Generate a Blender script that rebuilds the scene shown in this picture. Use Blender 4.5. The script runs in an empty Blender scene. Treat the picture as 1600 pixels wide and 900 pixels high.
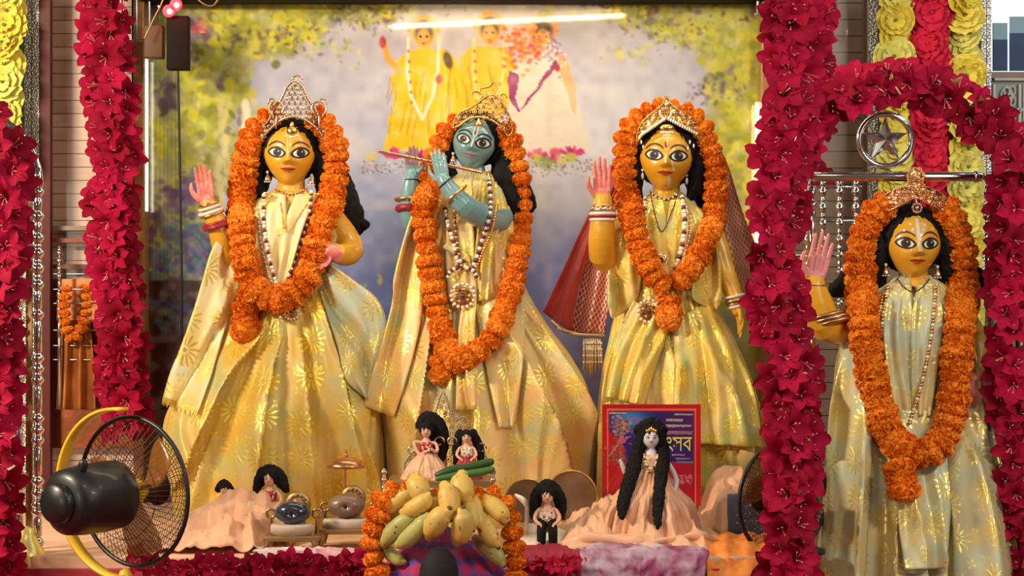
import bpy, bmesh, math, random
import numpy as np
from mathutils import Vector, Matrix, Quaternion, noise
from mathutils.bvhtree import BVHTree
random.seed(7); rng = np.random.default_rng(7)
PI = math.pi
SC = bpy.context.scene
COL = SC.collection

# ------------------------------------------------------------------ camera, world, lights, exposure
FPX = 3000.0; CAMZ = 1.6; CAMD = 6.0
cam = bpy.data.cameras.new('camera'); cam.sensor_width = 36; cam.lens = 36*FPX/1600; cam.clip_start = .05
co = bpy.data.objects.new('camera', cam); COL.objects.link(co)
co.location = (0, -CAMD, CAMZ); co.rotation_euler = (PI/2, 0, 0); SC.camera = co
SC.view_settings.view_transform = 'Standard'; SC.view_settings.look = 'None'
SC.view_settings.gamma = 1; SC.view_settings.use_curve_mapping = False
SC.view_settings.exposure = -0.06
w = bpy.data.worlds.new('world'); SC.world = w; w.use_nodes = True
wb = w.node_tree.nodes['Background']; wb.inputs[0].default_value = (1.0, .80, .58, 1); wb.inputs[1].default_value = .11

def area(name, loc, target, sx, sy, power, col):
    l = bpy.data.lights.new(name, 'AREA'); l.shape = 'RECTANGLE'; l.size = sx; l.size_y = sy; l.energy = power; l.color = col
    o = bpy.data.objects.new(name, l); COL.objects.link(o); o.location = loc
    o.rotation_euler = (Vector(target)-Vector(loc)).to_track_quat('-Z', 'Y').to_euler(); return o
area('hall_tube_light_left', (-3.0, -2.2, 3.0), (-.1, 0, 1.2), .9, .25, 150, (1, .82, .60))
area('hall_tube_light_right', (2.4, -3.4, 3.0), (.9, -.4, 1.3), 1.0, .2, 52, (1, .88, .72))
area('hall_ceiling_panel', (0.2, -3.6, 3.9), (0, 0, 1.1), 1.0, .4, 22, (1, .88, .70))
area('alcove_top_light', (-.05, -.35, 2.78), (0, .0, 1.0), 1.8, .10, 9, (1, .83, .55))
area('side_fill_left', (-3.3, -5.4, 1.7), (0, 0, 1.1), 1.0, 1.2, 36, (1, .85, .66))  # added fill light to lift the lower robes, no lamp stands here
area('side_fill_right', (3.4, -5.4, 1.9), (.4, 0, 1.1), 1.0, 1.2, 12, (1, .88, .72))  # weaker added fill from the opposite side
area('window_daylight', (2.6, -1.2, 3.5), (1.3, -.4, 1.6), .7, .7, 14, (.75, .86, 1))

# ------------------------------------------------------------------ helpers
def P(px, py, Y):
    d = Y + CAMD
    return Vector(((px-800)/FPX*d, Y, CAMZ+(450-py)/FPX*d))
WM = {}
def wm(o): return WM.get(o.name, Matrix.Identity(4))
def setparent(o, parent):
    if parent is not None:
        o.parent = parent; o.matrix_parent_inverse = wm(parent).inverted()
def tag(o, label=None, cat=None, group=None, kind=None):
    if label: o['label'] = label
    if cat: o['category'] = cat
    if group: o['group'] = group
    if kind: o['kind'] = kind
    return o
def thing(name, loc, label, cat, group=None):
    o = bpy.data.objects.new(name, None); COL.objects.link(o); o.location = loc
    o.empty_display_size = .05
    WM[o.name] = Matrix.Translation(Vector(loc)); return tag(o, label, cat, group)
def tomesh(bm, name='m'):
    bmesh.ops.recalc_face_normals(bm, faces=bm.faces)
    me = bpy.data.meshes.new(name); bm.to_mesh(me); bm.free(); return me
def obj(name, m, mats, parent=None, smooth=True, recalc=True):
    if isinstance(m, bmesh.types.BMesh):
        if recalc: bmesh.ops.recalc_face_normals(m, faces=m.faces)
        me = bpy.data.meshes.new(name); m.to_mesh(me); m.free()
    else: me = m
    if not isinstance(mats, (list, tuple)): mats = [mats]
    if not me.materials:
        for q in mats: me.materials.append(q)
    if smooth: me.polygons.foreach_set('use_smooth', [True]*len(me.polygons))
    o = bpy.data.objects.new(name, me); COL.objects.link(o); setparent(o, parent); return o
def inst(name, me, mw, parent=None):
    o = bpy.data.objects.new(name, me); COL.objects.link(o); o.matrix_world = mw
    if parent is not None:
        o.parent = parent; o.matrix_parent_inverse = wm(parent).inverted(); o.matrix_basis = mw
    return o
def rebase(o):
    # put a single-mesh thing's origin at the middle of its base
    me = o.data; n = len(me.vertices); a = np.empty(n*3, 'f'); me.vertices.foreach_get('co', a); a = a.reshape(-1, 3)
    lo, hi = a.min(0), a.max(0); c = Vector(((lo[0]+hi[0])/2, (lo[1]+hi[1])/2, lo[2]))
    me.transform(Matrix.Translation(-c)); o.location = c; return o

def box(bm, c, s, rot=None, bev=0, mi=0):
    M = Matrix.Translation(Vector(c)) @ (rot.to_4x4() if rot else Matrix.Identity(4)) @ Matrix.Diagonal((s[0], s[1], s[2], 1))
    r = bmesh.ops.create_cube(bm, size=1, matrix=M)
    fs = set(f for v in r['verts'] for f in v.link_faces)
    for f in fs: f.material_index = mi
    if bev:
        es = list(set(e for v in r['verts'] for e in v.link_edges))
        bmesh.ops.bevel(bm, geom=es, offset=bev, segments=2, affect='EDGES', profile=.6)
def catmull(pts, n):
    pts = [Vector(p) for p in pts]
    if len(pts) < 3 or n <= 1: return pts
    out = []; N = len(pts)
    for i in range(N-1):
        p0 = pts[max(i-1, 0)]; p1 = pts[i]; p2 = pts[i+1]; p3 = pts[min(i+2, N-1)]
        for k in range(n):
            t = k/n
            out.append(.5*((2*p1)+(-p0+p2)*t+(2*p0-5*p1+4*p2-p3)*t*t+(-p0+3*p1-3*p2+p3)*t*t*t))
    out.append(pts[-1]); return out
def tube(bm, pts, rad, seg=10, sub=1, caps=True, mi=0, closed=False, flat=1.0):
    if isinstance(rad, (int, float)): rad = [rad]*len(pts)
    if sub > 1:
        rr = catmull([(r, 0, 0) for r in rad], sub); pts = catmull(pts, sub); rad = [max(1e-4, q.x) for q in rr]
    pts = [Vector(p) for p in pts]; n = len(pts); rings = []
    up = None
    for i in range(n):
        if closed: d = pts[(i+1) % n]-pts[i-1]
        else: d = pts[min(i+1, n-1)]-pts[max(i-1, 0)]
        d = d.normalized() if d.length > 1e-9 else Vector((0, 0, 1))
        if up is None:
            up = d.orthogonal().normalized()
        else:
            up = (up-d*up.dot(d)); up = up.normalized() if up.length > 1e-6 else d.orthogonal().normalized()
        s = d.cross(up)
        rings.append([pts[i]+(up*math.cos(2*PI*k/seg)+s*math.sin(2*PI*k/seg)*flat)*rad[i] for k in range(seg)])
    def caprings(c, d, r, ring):
        out = []
        for a in (.5, .85):
            out.append([c+d*r*math.sin(a*PI/2)+(q-c)*math.cos(a*PI/2) for q in ring])
        return out
    if not closed and caps:
        d0 = (pts[0]-pts[1]).normalized(); d1 = (pts[-1]-pts[-2]).normalized()
        rings = caprings(pts[0], d0, rad[0], rings[0])[::-1]+rings+caprings(pts[-1], d1, rad[-1], rings[-1])
    vs = [[bm.verts.new(q) for q in r] for r in rings]
    m = len(vs)
    for i in range(m if closed else m-1):
        a, b = vs[i], vs[(i+1) % m]
        for k in range(seg):
            f = bm.faces.new((a[k], a[(k+1) % seg], b[(k+1) % seg], b[k])); f.material_index = mi
    if not closed and caps:
        f = bm.faces.new(vs[0][::-1]); f.material_index = mi
        f = bm.faces.new(vs[-1]); f.material_index = mi
def ball(bm, c, r, mi=0, u=12, v=8, rot=None):
    if isinstance(r, (int, float)): r = (r, r, r)
    c = Vector(c); rows = []
    def T(q): q = Vector((q[0]*r[0], q[1]*r[1], q[2]*r[2])); return c+(rot @ q if rot else q)
    for j in range(1, v):
        s, z = math.sin(PI*j/v), math.cos(PI*j/v); rows.append([bm.verts.new(T((s*math.cos(2*PI*i/u), s*math.sin(2*PI*i/u), z))) for i in range(u)])
    t, b = bm.verts.new(T((0, 0, 1))), bm.verts.new(T((0, 0, -1)))
    for i in range(u):
        k = (i+1) % u; bm.faces.new((t, rows[0][i], rows[0][k])).material_index = mi; bm.faces.new((b, rows[-1][k], rows[-1][i])).material_index = mi
        for p, q in zip(rows, rows[1:]): bm.faces.new((p[i], q[i], q[k], p[k])).material_index = mi
def torus(bm, c, R, r, axis=(0, 1, 0), seg=24, ts=8, mi=0, sx=1.0, a0=0, a1=2*PI):
    ax = Vector(axis).normalized(); e1 = Vector((0, 0, 1)); e1 = (e1-ax*e1.dot(ax))
    e1 = e1.normalized() if e1.length > .1 else Vector((1, 0, 0)); e2 = ax.cross(e1)
    full = abs(a1-a0-2*PI) < 1e-4; n = seg if full else seg+1
    pts = [Vector(c)+e1*R*math.cos(a0+(a1-a0)*i/seg)+e2*R*sx*math.sin(a0+(a1-a0)*i/seg) for i in range(n)]
    tube(bm, pts, r, ts, closed=full, mi=mi)
def lathe(bm, prof, c, axis=(0, 0, 1), seg=32, mi=0, sq=1.0):
    # prof: (radius, height) pairs; ends closed
    q = Vector((0, 0, 1)).rotation_difference(Vector(axis).normalized()); c = Vector(c)
    rings = []
    for r, h in prof:
        r = max(r, 1e-4)
        rings.append([bm.verts.new(c+q @ Vector((r*math.cos(2*PI*k/seg), sq*r*math.sin(2*PI*k/seg), h))) for k in range(seg)])
    for a, b in zip(rings, rings[1:]):
        for k in range(seg):
            f = bm.faces.new((a[k], a[(k+1) % seg], b[(k+1) % seg], b[k])); f.material_index = mi
    f = bm.faces.new(rings[0][::-1]); f.material_index = mi; f = bm.faces.new(rings[-1]); f.material_index = mi
def gridmesh(bm, G, closed_u=False, uvs=None, mi=0):
    # G[i][j] Vectors ; UV in metres
    nu, nv = len(G), len(G[0]); uvl = bm.loops.layers.uv.verify()
    V = [[bm.verts.new(G[i][j]) for j in range(nv)] for i in range(nu)]
    if uvs is None:
        uvs = [[None]*nv for _ in range(nu)]
        mid = nu//2
        for j in range(nv):
            L = 0
            for i in range(nu):
                if i: L += (G[i][j]-G[i-1][j]).length
                uvs[i][j] = [L, 0]
            c = uvs[mid][j][0]
            for i in range(nu): uvs[i][j][0] -= c
        for i in range(nu):
            L = 0
            for j in range(nv):
                if j: L += (G[i][j]-G[i][j-1]).length
                uvs[i][j][1] = L
    for i in range(nu if closed_u else nu-1):
        i2 = (i+1) % nu
        for j in range(nv-1):
            f = bm.faces.new((V[i][j], V[i2][j], V[i2][j+1], V[i][j+1])); f.material_index = mi
            for l, (a, b) in zip(f.loops, ((i, j), (i2, j), (i2, j+1), (i, j+1))): l[uvl].uv = uvs[a][b]
    return V
def evalmesh(o, mods):
    for t, kw in mods:
        m = o.modifiers.new(t, t)
        for k, v in kw.items(): setattr(m, k, v)
    dg = bpy.context.evaluated_depsgraph_get(); dg.update()
    me = bpy.data.meshes.new_from_object(o.evaluated_get(dg)); bpy.data.objects.remove(o); return me
def voxel(bm, size, smooth=2, fac=.5):
    me = tomesh(bm); o = bpy.data.objects.new('tmp', me); COL.objects.link(o)
    mods = [('REMESH', dict(mode='VOXEL', voxel_size=size))]
    if smooth: mods.append(('SMOOTH', dict(iterations=smooth, factor=fac)))
    return evalmesh(o, mods)
def solid(o, t, off=0):
    m = o.modifiers.new('thick', 'SOLIDIFY'); m.thickness = t; m.offset = off; return o
def bvh_of(*objs):
    vs, fs = [], []
    for o in objs:
        me = o.data if hasattr(o, 'data') else o; b = len(vs)
        vs += [v.co.copy() for v in me.vertices]; fs += [[b+i for i in p.vertices] for p in me.polygons]
    return BVHTree.FromPolygons(vs, fs)
CAMP = Vector((0, -CAMD, CAMZ))
def hitY(bvh, px, py):
    d = (P(px, py, 0)-CAMP).normalized(); h = bvh.ray_cast(CAMP, d)
    return None if h[0] is None else h[0].y
def lay(path, bvh, off, Y0, sub=6, smooth=3):
    """path of (px,py) laid on the surfaces in bvh; returns points"""
    pts = catmull([(a[0], a[1], 0) for a in path], sub)
    Y = [hitY(bvh, p.x, p.y) for p in pts]
    Y = [Y0 if y is None else y for y in Y]
    S = Y[:]
    for _ in range(smooth): S = [(S[max(i-1, 0)]+S[i]+S[min(i+1, len(S)-1)])/3 for i in range(len(S))]
    return [P(p.x, p.y, min(s, y)-off) for p, s, y in zip(pts, S, Y)]
def fbm(p, o=4):
    return noise.fractal(p, 1.0, 2.0, o)

# ------------------------------------------------------------------ materials
def mk(name):
    m = bpy.data.materials.new(name); m.use_nodes = True; nt = m.node_tree
    return m, nt, nt.nodes['Principled BSDF']
def N(nt, t, **kw):
    n = nt.nodes.new(t)
    for k, v in kw.items():
        if k == 'op': n.operation = v
        elif k == 'i':
            for a, b in v.items(): n.inputs[a].default_value = b
        else: setattr(n, k, v)
    return n
def mat(name, col, rough=.5, metal=0, bump=None, var=None, coat=0, em=None, trans=0, alpha=1, sss=0, sheen=0, ior=None):
    m, nt, b = mk(name); L = nt.links
    b.inputs['Base Color'].default_value = (*col, 1); b.inputs['Roughness'].default_value = rough; b.inputs['Metallic'].default_value = metal
    b.inputs['Specular IOR Level'].default_value = .2 if 'hair' in name or 'dark_wood' in name else .5; b.inputs['Coat Weight'].default_value = coat; b.inputs['Coat Roughness'].default_value = .08
    if trans: b.inputs['Transmission Weight'].default_value = trans
    if alpha < 1: b.inputs['Alpha'].default_value = alpha
    if sheen: b.inputs['Sheen Weight'].default_value = sheen
    if sss:
        b.inputs['Subsurface Weight'].default_value = sss; b.inputs['Subsurface Scale'].default_value = .01
    if em: b.inputs['Emission Color'].default_value = (*em[0], 1); b.inputs['Emission Strength'].default_value = em[1]
    if var or bump: g = N(nt, 'ShaderNodeTexCoord')
    if var:  # (colour2, scale, contrast)
        t = N(nt, 'ShaderNodeTexNoise', i={'Scale': var[1], 'Detail': 5}); L.new(g.outputs['Object'], t.inputs['Vector'])
        r = N(nt, 'ShaderNodeMapRange', i={1: .5-var[2], 2: .5+var[2]}); L.new(t.outputs['Fac'], r.inputs[0])
        x = N(nt, 'ShaderNodeMix', data_type='RGBA'); x.inputs[6].default_value = (*col, 1); x.inputs[7].default_value = (*var[0], 1)
        L.new(r.outputs[0], x.inputs[0]); L.new(x.outputs[2], b.inputs['Base Color'])
    if bump:  # (scale, strength, distance)
        t = N(nt, 'ShaderNodeTexNoise', i={'Scale': bump[0], 'Detail': 6}); L.new(g.outputs['Object'], t.inputs['Vector'])
        u = N(nt, 'ShaderNodeBump', i={'Strength': bump[1], 'Distance': bump[2]}); L.new(t.outputs['Fac'], u.inputs['Height']); L.new(u.outputs[0], b.inputs['Normal'])
    return m
def brocade(name, c1, c2, c3, gold, spacing=.115, petals=13, amt=1.0, seed=0):
    m, nt, b = mk(name); L = nt.links
    def M(op, a, bb=None, c=None):
        n = N(nt, 'ShaderNodeMath', op=op)
        for i, x in enumerate((a, bb, c)):
            if x is None: continue
            if isinstance(x, (int, float)): n.inputs[i].default_value = x
            else: L.new(x, n.inputs[i])
        return n.outputs[0]
    uv = N(nt, 'ShaderNodeTexCoord').outputs['UV']
    # base: two slow noises blending the three colours
    n1 = N(nt, 'ShaderNodeTexNoise', i={'Scale': 5.5, 'Detail': 2}); ad = N(nt, 'ShaderNodeVectorMath', op='ADD'); L.new(uv, ad.inputs[0]); ad.inputs[1].default_value = (seed*3.1, seed*1.7, 0); L.new(ad.outputs[0], n1.inputs['Vector'])
    n2 = N(nt, 'ShaderNodeTexNoise', i={'Scale': 8.0, 'Detail': 3}); ad2 = N(nt, 'ShaderNodeVectorMath', op='ADD'); L.new(uv, ad2.inputs[0]); ad2.inputs[1].default_value = (9+seed, 4, 0); L.new(ad2.outputs[0], n2.inputs['Vector'])
    r1 = N(nt, 'ShaderNodeMapRange', i={1: .42, 2: .58}); L.new(n1.outputs['Fac'], r1.inputs[0])
    r2 = N(nt, 'ShaderNodeMapRange', i={1: .47, 2: .66}); L.new(n2.outputs['Fac'], r2.inputs[0])
    x1 = N(nt, 'ShaderNodeMix', data_type='RGBA'); x1.inputs[6].default_value = (*c1, 1); x1.inputs[7].default_value = (*c2, 1); L.new(r1.outputs[0], x1.inputs[0])
    x2 = N(nt, 'ShaderNodeMix', data_type='RGBA'); x2.inputs[7].default_value = (*c3, 1); L.new(r2.outputs[0], x2.inputs[0]); L.new(x1.outputs[2], x2.inputs[6])
    def motif(sp, pet, R, off, rnd):
        mp = N(nt, 'ShaderNodeMapping'); mp.inputs['Scale'].default_value = (1/sp, 1/sp, 1); mp.inputs['Location'].default_value = off; L.new(uv, mp.inputs['Vector'])
        v = N(nt, 'ShaderNodeTexVoronoi', voronoi_dimensions='2D'); v.inputs['Scale'].default_value = 1; v.inputs['Randomness'].default_value = rnd; L.new(mp.outputs[0], v.inputs['Vector'])
        d = N(nt, 'ShaderNodeVectorMath', op='SUBTRACT'); L.new(mp.outputs[0], d.inputs[0]); L.new(v.outputs['Position'], d.inputs[1])
        s = N(nt, 'ShaderNodeSeparateXYZ'); L.new(d.outputs[0], s.inputs[0])
        a = M('ARCTAN2', s.outputs[1], s.outputs[0]); ln = v.outputs['Distance']
        sp2 = N(nt, 'ShaderNodeSeparateColor'); L.new(v.outputs['Color'], sp2.inputs[0])
        ph = M('MULTIPLY', sp2.outputs[0], 6.28)
        cs = M('COSINE', M('ADD', M('MULTIPLY', a, float(pet)), ph))
        # petals: wide in the middle of their length, rounded tips
        rr = M('DIVIDE', ln, R)
        w = M('MULTIPLY', M('SUBTRACT', 1.0, M('POWER', rr, 3.0)), 1.1)
        val = M('SUBTRACT', M('ADD', M('MULTIPLY', cs, .5), M('MULTIPLY', w, .62)), .42)
        edge = M('MULTIPLY', val, 6.0); 
        cl = N(nt, 'ShaderNodeClamp'); L.new(edge, cl.inputs[0])
        inr = N(nt, 'ShaderNodeMapRange', i={1: .22, 2: .3}); L.new(rr, inr.inputs[0])
        out = N(nt, 'ShaderNodeMapRange', i={1: 1.0, 2: .93}); L.new(rr, out.inputs[0])
        core = N(nt, 'ShaderNodeMapRange', i={1: .16, 2: .12}); L.new(rr, core.inputs[0])
        pm = M('MULTIPLY', M('MULTIPLY', cl.outputs[0], inr.outputs[0]), out.outputs[0])
        return M('MAXIMUM', pm, core.outputs[0]), sp2.outputs[1]
    f1, rnd1 = motif(spacing, petals, .40, (seed*.37, .2, 0), .45)
    f2, rnd2 = motif(spacing*.42, 4, .33, (.3+seed, .9, 0), .9)
    keep = M('GREATER_THAN', rnd2, .45)
    f = M('MAXIMUM', f1, M('MULTIPLY', M('MULTIPLY', f2, keep), .55)); f = M('MULTIPLY', f, amt)
    gx = N(nt, 'ShaderNodeMix', data_type='RGBA'); gx.inputs[6].default_value = (*gold, 1); gx.inputs[7].default_value = (min(1, gold[0]*1.15), min(1, gold[1]*1.5), min(1, gold[2]*2.6+.1), 1); L.new(rnd1, gx.inputs[0])
    x3 = N(nt, 'ShaderNodeMix', data_type='RGBA'); L.new(f, x3.inputs[0]); L.new(x2.outputs[2], x3.inputs[6]); L.new(gx.outputs[2], x3.inputs[7])
    L.new(x3.outputs[2], b.inputs['Base Color'])
    L.new(M('ADD', M('MULTIPLY', f, .5), .10), b.inputs['Metallic'])
    L.new(M('SUBTRACT', .46, M('MULTIPLY', f, .14)), b.inputs['Roughness'])
    wv = N(nt, 'ShaderNodeTexNoise', i={'Scale': 60, 'Detail': 3}); L.new(uv, wv.inputs['Vector'])
    hh = M('ADD', M('MULTIPLY', wv.outputs['Fac'], .6), M('MULTIPLY', f, .5))
    cr = N(nt, 'ShaderNodeTexNoise', i={'Scale': 7, 'Detail': 4, 'Distortion': .6}); cr.noise_type = 'RIDGED_MULTIFRACTAL'; L.new(uv, cr.inputs['Vector'])
    u0 = N(nt, 'ShaderNodeBump', i={'Strength': .28, 'Distance': .012}); L.new(cr.outputs['Fac'], u0.inputs['Height'])
    u = N(nt, 'ShaderNodeBump', i={'Strength': .35, 'Distance': .002}); L.new(hh, u.inputs['Height']); L.new(u0.outputs[0], u.inputs['Normal']); L.new(u.outputs[0], b.inputs['Normal'])
    b.inputs['Sheen Weight'].default_value = .15
    return m

M_skin = mat('yellow_enamel', (.78, .42, .03), .34, coat=.35, var=((.70, .34, .02), 9, .25))
M_blue = mat('blue_enamel', (.16, .32, .36), .26, coat=.6, var=((.2, .38, .4), 9, .2))
M_palm = mat('red_palm', (.72, .12, .13), .35, coat=.4, var=((.80, .32, .25), 40, .2))
M_hair = mat('black_hair', (.004, .003, .004), .62, bump=(200, .5, .003))
M_eyew = mat('eye_white', (.80, .75, .66), .45, coat=.1)
M_eyeb = mat('eye_black', (.006, .003, .003), .6)
M_iris = mat('eye_brown', (.03, .010, .006), .6)
M_brow = mat('brow_brown', (.10, .025, .01), .4)
M_lip = mat('lip_red', (.55, .06, .03), .3, coat=.4)
M_lipB = mat('lip_mauve', (.42, .2, .25), .3, coat=.4)
M_tilak = mat('sandal_mark', (.82, .68, .42), .55)
M_tilakw = mat('pale_mark', (.62, .66, .6), .5)
M_gold = mat('gold', (.83, .5, .16), .28, 1, bump=(90, .3, .001))
M_silver = mat('antique_silver', (.62, .46, .33), .32, 1, bump=(120, .3, .001))
M_gem = mat('garnet', (.12, .01, .02), .12, coat=.8)
M_gemw = mat('crystal', (.95, .9, .82), .1, .3, coat=.8)
M_maroon = mat('maroon_band', (.33, .015, .03), .4)
M_white = mat('shell_white', (.8, .74, .64), .35)
M_thread = mat('thread', (.09, .03, .02), .7)
BROC = {
 'A': brocade('gold_brocade', (.70, .44, .055), (.74, .54, .18), (.54, .50, .18), (.90, .58, .03), .12, 13, 1, 1),
 'A2': brocade('cream_brocade', (.84, .70, .36), (.82, .60, .22), (.74, .70, .46), (.90, .64, .07), .13, 13, 1, 2),
 'B': brocade('peach_cream_brocade', (.80, .58, .24), (.82, .48, .18), (.54, .58, .32), (.90, .61, .05), .11, 13, 1, 3),
 'C': brocade('bright_gold_brocade', (.76, .52, .09), (.82, .62, .24), (.50, .52, .18), (.92, .60, .04), .10, 13, 1, 4),
 'D': brocade('pale_silk_brocade', (.62, .55, .29), (.50, .56, .42), (.68, .52, .20), (.82, .62, .12), .11, 12, 1, 5),
}

def split_parts(o, names=None, gap=.002):
    """separate pieces that do not touch become parts of their own"""
    me = o.data; n = len(me.vertices); par = list(range(n))
    def fd(i):
        while par[i] != i: par[i] = par[par[i]]; i = par[i]
        return i
    for e in me.edges:
        x, y = fd(e.vertices[0]), fd(e.vertices[1])
        if x != y: par[x] = y
    comp = {}
    for i in range(n): comp.setdefault(fd(i), []).append(i)
    bb = []
    for k, vs in comp.items():
        cs = np.array([me.vertices[i].co for i in vs]); bb.append([cs.min(0)-gap/2, cs.max(0)+gap/2, {k}])
    ch = True
    while ch:
        ch = False; out = []
        for q in bb:
            for w_ in out:
                if (q[0] <= w_[1]).all() and (w_[0] <= q[1]).all(): w_[0] = np.minimum(w_[0], q[0]); w_[1] = np.maximum(w_[1], q[1]); w_[2] |= q[2]; ch = True; break
            else: out.append(q)
        bb = out
    if len(bb) < 2: return [o]
    res = []
    for q in bb:
        keep = q[2]; bm = bmesh.new(); bm.from_mesh(me); bm.verts.ensure_lookup_table()
        bmesh.ops.delete(bm, geom=[v for v in bm.verts if fd(v.index) not in keep], context='VERTS')
        m2 = bpy.data.meshes.new(o.name); bm.to_mesh(m2); bm.free()
        for m_ in me.materials: m2.materials.append(m_)
        o2 = bpy.data.objects.new(o.name.split('.')[0], m2); COL.objects.link(o2)
        if o.parent: o2.parent = o.parent; o2.matrix_parent_inverse = wm(o.parent).inverted()
        res.append(o2)
    bpy.data.objects.remove(o); return res

def roughen(me, fn):
    """push every vertex along its normal by fn(position)"""
    n = len(me.vertices); co = np.empty(n*3, 'f'); me.vertices.foreach_get('co', co); nn = np.empty(n*3, 'f'); me.vertex_normals.foreach_get('vector', nn)
    co = co.reshape(-1, 3); nn = nn.reshape(-1, 3); k = np.array([fn(p) for p in co.tolist()], 'f')[:, None]; me.vertices.foreach_set('co', (co+nn*k).ravel()); me.update()

# ------------------------------------------------------------------ setting
ALT = .88
BY = .55
def srgb(c): 
    c = np.asarray(c, float)/255.; return np.where(c <= .04045, c/12.92, ((c+.055)/1.055)**2.4)
def vnoise(h, w, cell, seed):
    r = np.random.default_rng(seed); gh, gw = int(h/cell)+3, int(w/cell)+3; g = r.random((gh, gw))
    y = np.arange(h)/cell; x = np.arange(w)/cell; yi = y.astype(int); xi = x.astype(int)
    fy = (y-yi)[:, None]; fx = (x-xi)[None]; fy = fy*fy*(3-2*fy); fx = fx*fx*(3-2*fx)
    a = g[np.ix_(yi, xi)]; b = g[np.ix_(yi, xi+1)]; c = g[np.ix_(yi+1, xi)]; d = g[np.ix_(yi+1, xi+1)]
    return (a*(1-fx)+b*fx)*(1-fy)+(c*(1-fx)+d*fx)*fy
def inpoly(X, Y, poly):
    c = np.zeros(X.shape, bool); n = len(poly)
    for i in range(n):
        x1, y1 = poly[i]; x2, y2 = poly[(i+1) % n]
        if y1 == y2: continue
        c ^= ((y1 > Y) != (y2 > Y)) & (X < (x2-x1)*(Y-y1)/(y2-y1)+x1)
    return c
class Paint:
    """a printed picture kept as one colour per vertex of a fine sheet"""
    def __init__(s, x0, y0, x1, y1, st):
        s.xs = np.arange(x0, x1+.01, st); s.ys = np.arange(y0, y1+.01, st); s.X, s.Y = np.meshgrid(s.xs, s.ys); s.st = st
        s.C = np.zeros(s.X.shape+(3,)); s.h, s.w = s.X.shape
    def warp(s, amp, cell, seed):
        return s.X+(vnoise(s.h, s.w, cell, seed)-.5)*2*amp, s.Y+(vnoise(s.h, s.w, cell, seed+1)-.5)*2*amp
    def blend(s, m, c):
        m = np.clip(m, 0, 1)[..., None]; s.C = s.C*(1-m)+np.asarray(c)*m
    def blob(s, x, y, rx, ry, c, a=1, ang=0, soft=.4):
        R = max(rx, ry)*1.3; i0 = max(0, int((y-R-s.ys[0])/s.st)); i1 = min(s.h, int((y+R-s.ys[0])/s.st)+2); j0 = max(0, int((x-R-s.xs[0])/s.st)); j1 = min(s.w, int((x+R-s.xs[0])/s.st)+2)
        if i0 >= i1 or j0 >= j1: return
        dx = s.X[i0:i1, j0:j1]-x; dy = s.Y[i0:i1, j0:j1]-y; ca, sa = math.cos(ang), math.sin(ang)
        r = np.sqrt(((dx*ca+dy*sa)/rx)**2+((-dx*sa+dy*ca)/ry)**2)
        m = (np.clip((1-r)/soft, 0, 1)*a)[..., None]; s.C[i0:i1, j0:j1] = s.C[i0:i1, j0:j1]*(1-m)+np.asarray(c)*m
    def poly(s, pts, c, a=1, warp=0, seed=1):
        X, Y = s.warp(warp, 6, seed) if warp else (s.X, s.Y); s.blend(inpoly(X, Y, pts)*a, c)
    def line(s, pts, wd, c, a=1):
        for (x1, y1), (x2, y2) in zip(pts, pts[1:]):
            n = max(2, int(math.hypot(x2-x1, y2-y1)/(wd*.7)))
            for k in range(n+1): s.blob(x1+(x2-x1)*k/n, y1+(y2-y1)*k/n, wd, wd, c, a, soft=.6)
    def mesh(s, Y, name, fn=None):
        H, W = s.h, s.w; fn = fn or (lambda x, y: P(x, y, Y))
        p00 = fn(s.xs[0], s.ys[0]); p10 = fn(s.xs[-1], s.ys[0]); p01 = fn(s.xs[0], s.ys[-1])
        u = np.linspace(0, 1, W)[None, :, None]; v = np.linspace(0, 1, H)[:, None, None]
        co = np.array(p00)+u*np.array(p10-p00)+v*np.array(p01-p00); co = co.reshape(-1, 3)
        idx = np.arange(H*W).reshape(H, W); q = np.stack([idx[:-1, :-1], idx[1:, :-1], idx[1:, 1:], idx[:-1, 1:]], -1).reshape(-1, 4)
        me = bpy.data.meshes.new(name); me.vertices.add(H*W); me.vertices.foreach_set('co', co.ravel())
        me.loops.add(q.size); me.loops.foreach_set('vertex_index', q.ravel()); me.polygons.add(len(q)); me.polygons.foreach_set('loop_start', np.arange(0, q.size, 4))
        me.update(calc_edges=True); ca = me.color_attributes.new('print', 'FLOAT_COLOR', 'POINT')
        ca.data.foreach_set('color', np.concatenate([np.clip(s.C.reshape(-1, 3), 0, 1), np.ones((H*W, 1))], 1).ravel()); return me
def printmat(name, rough, coat, ribs=0, bump=0):
    m, nt, b = mk(name); L = nt.links
    a = N(nt, 'ShaderNodeVertexColor', layer_name='print'); L.new(a.outputs[0], b.inputs['Base Color'])
    b.inputs['Roughness'].default_value = rough; b.inputs['Coat Weight'].default_value = coat; b.inputs['Coat Roughness'].default_value = .07; b.inputs['Coat IOR'].default_value = 1.5+.3*(bump > 0)
    if bump:
        g = N(nt, 'ShaderNodeTexCoord'); mp = N(nt, 'ShaderNodeMapping'); mp.inputs['Scale'].default_value = (22, 1, 5); L.new(g.outputs['Object'], mp.inputs[0])
        t = N(nt, 'ShaderNodeTexNoise', i={'Scale': 4, 'Detail': 4}); L.new(mp.outputs[0], t.inputs['Vector'])
        u = N(nt, 'ShaderNodeBump', i={'Strength': bump, 'Distance': .002}); L.new(t.outputs['Fac'], u.inputs['Height']); L.new(u.outputs[0], b.inputs['Normal']); L.new(u.outputs[0], b.inputs['Coat Normal'])
    return m

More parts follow.
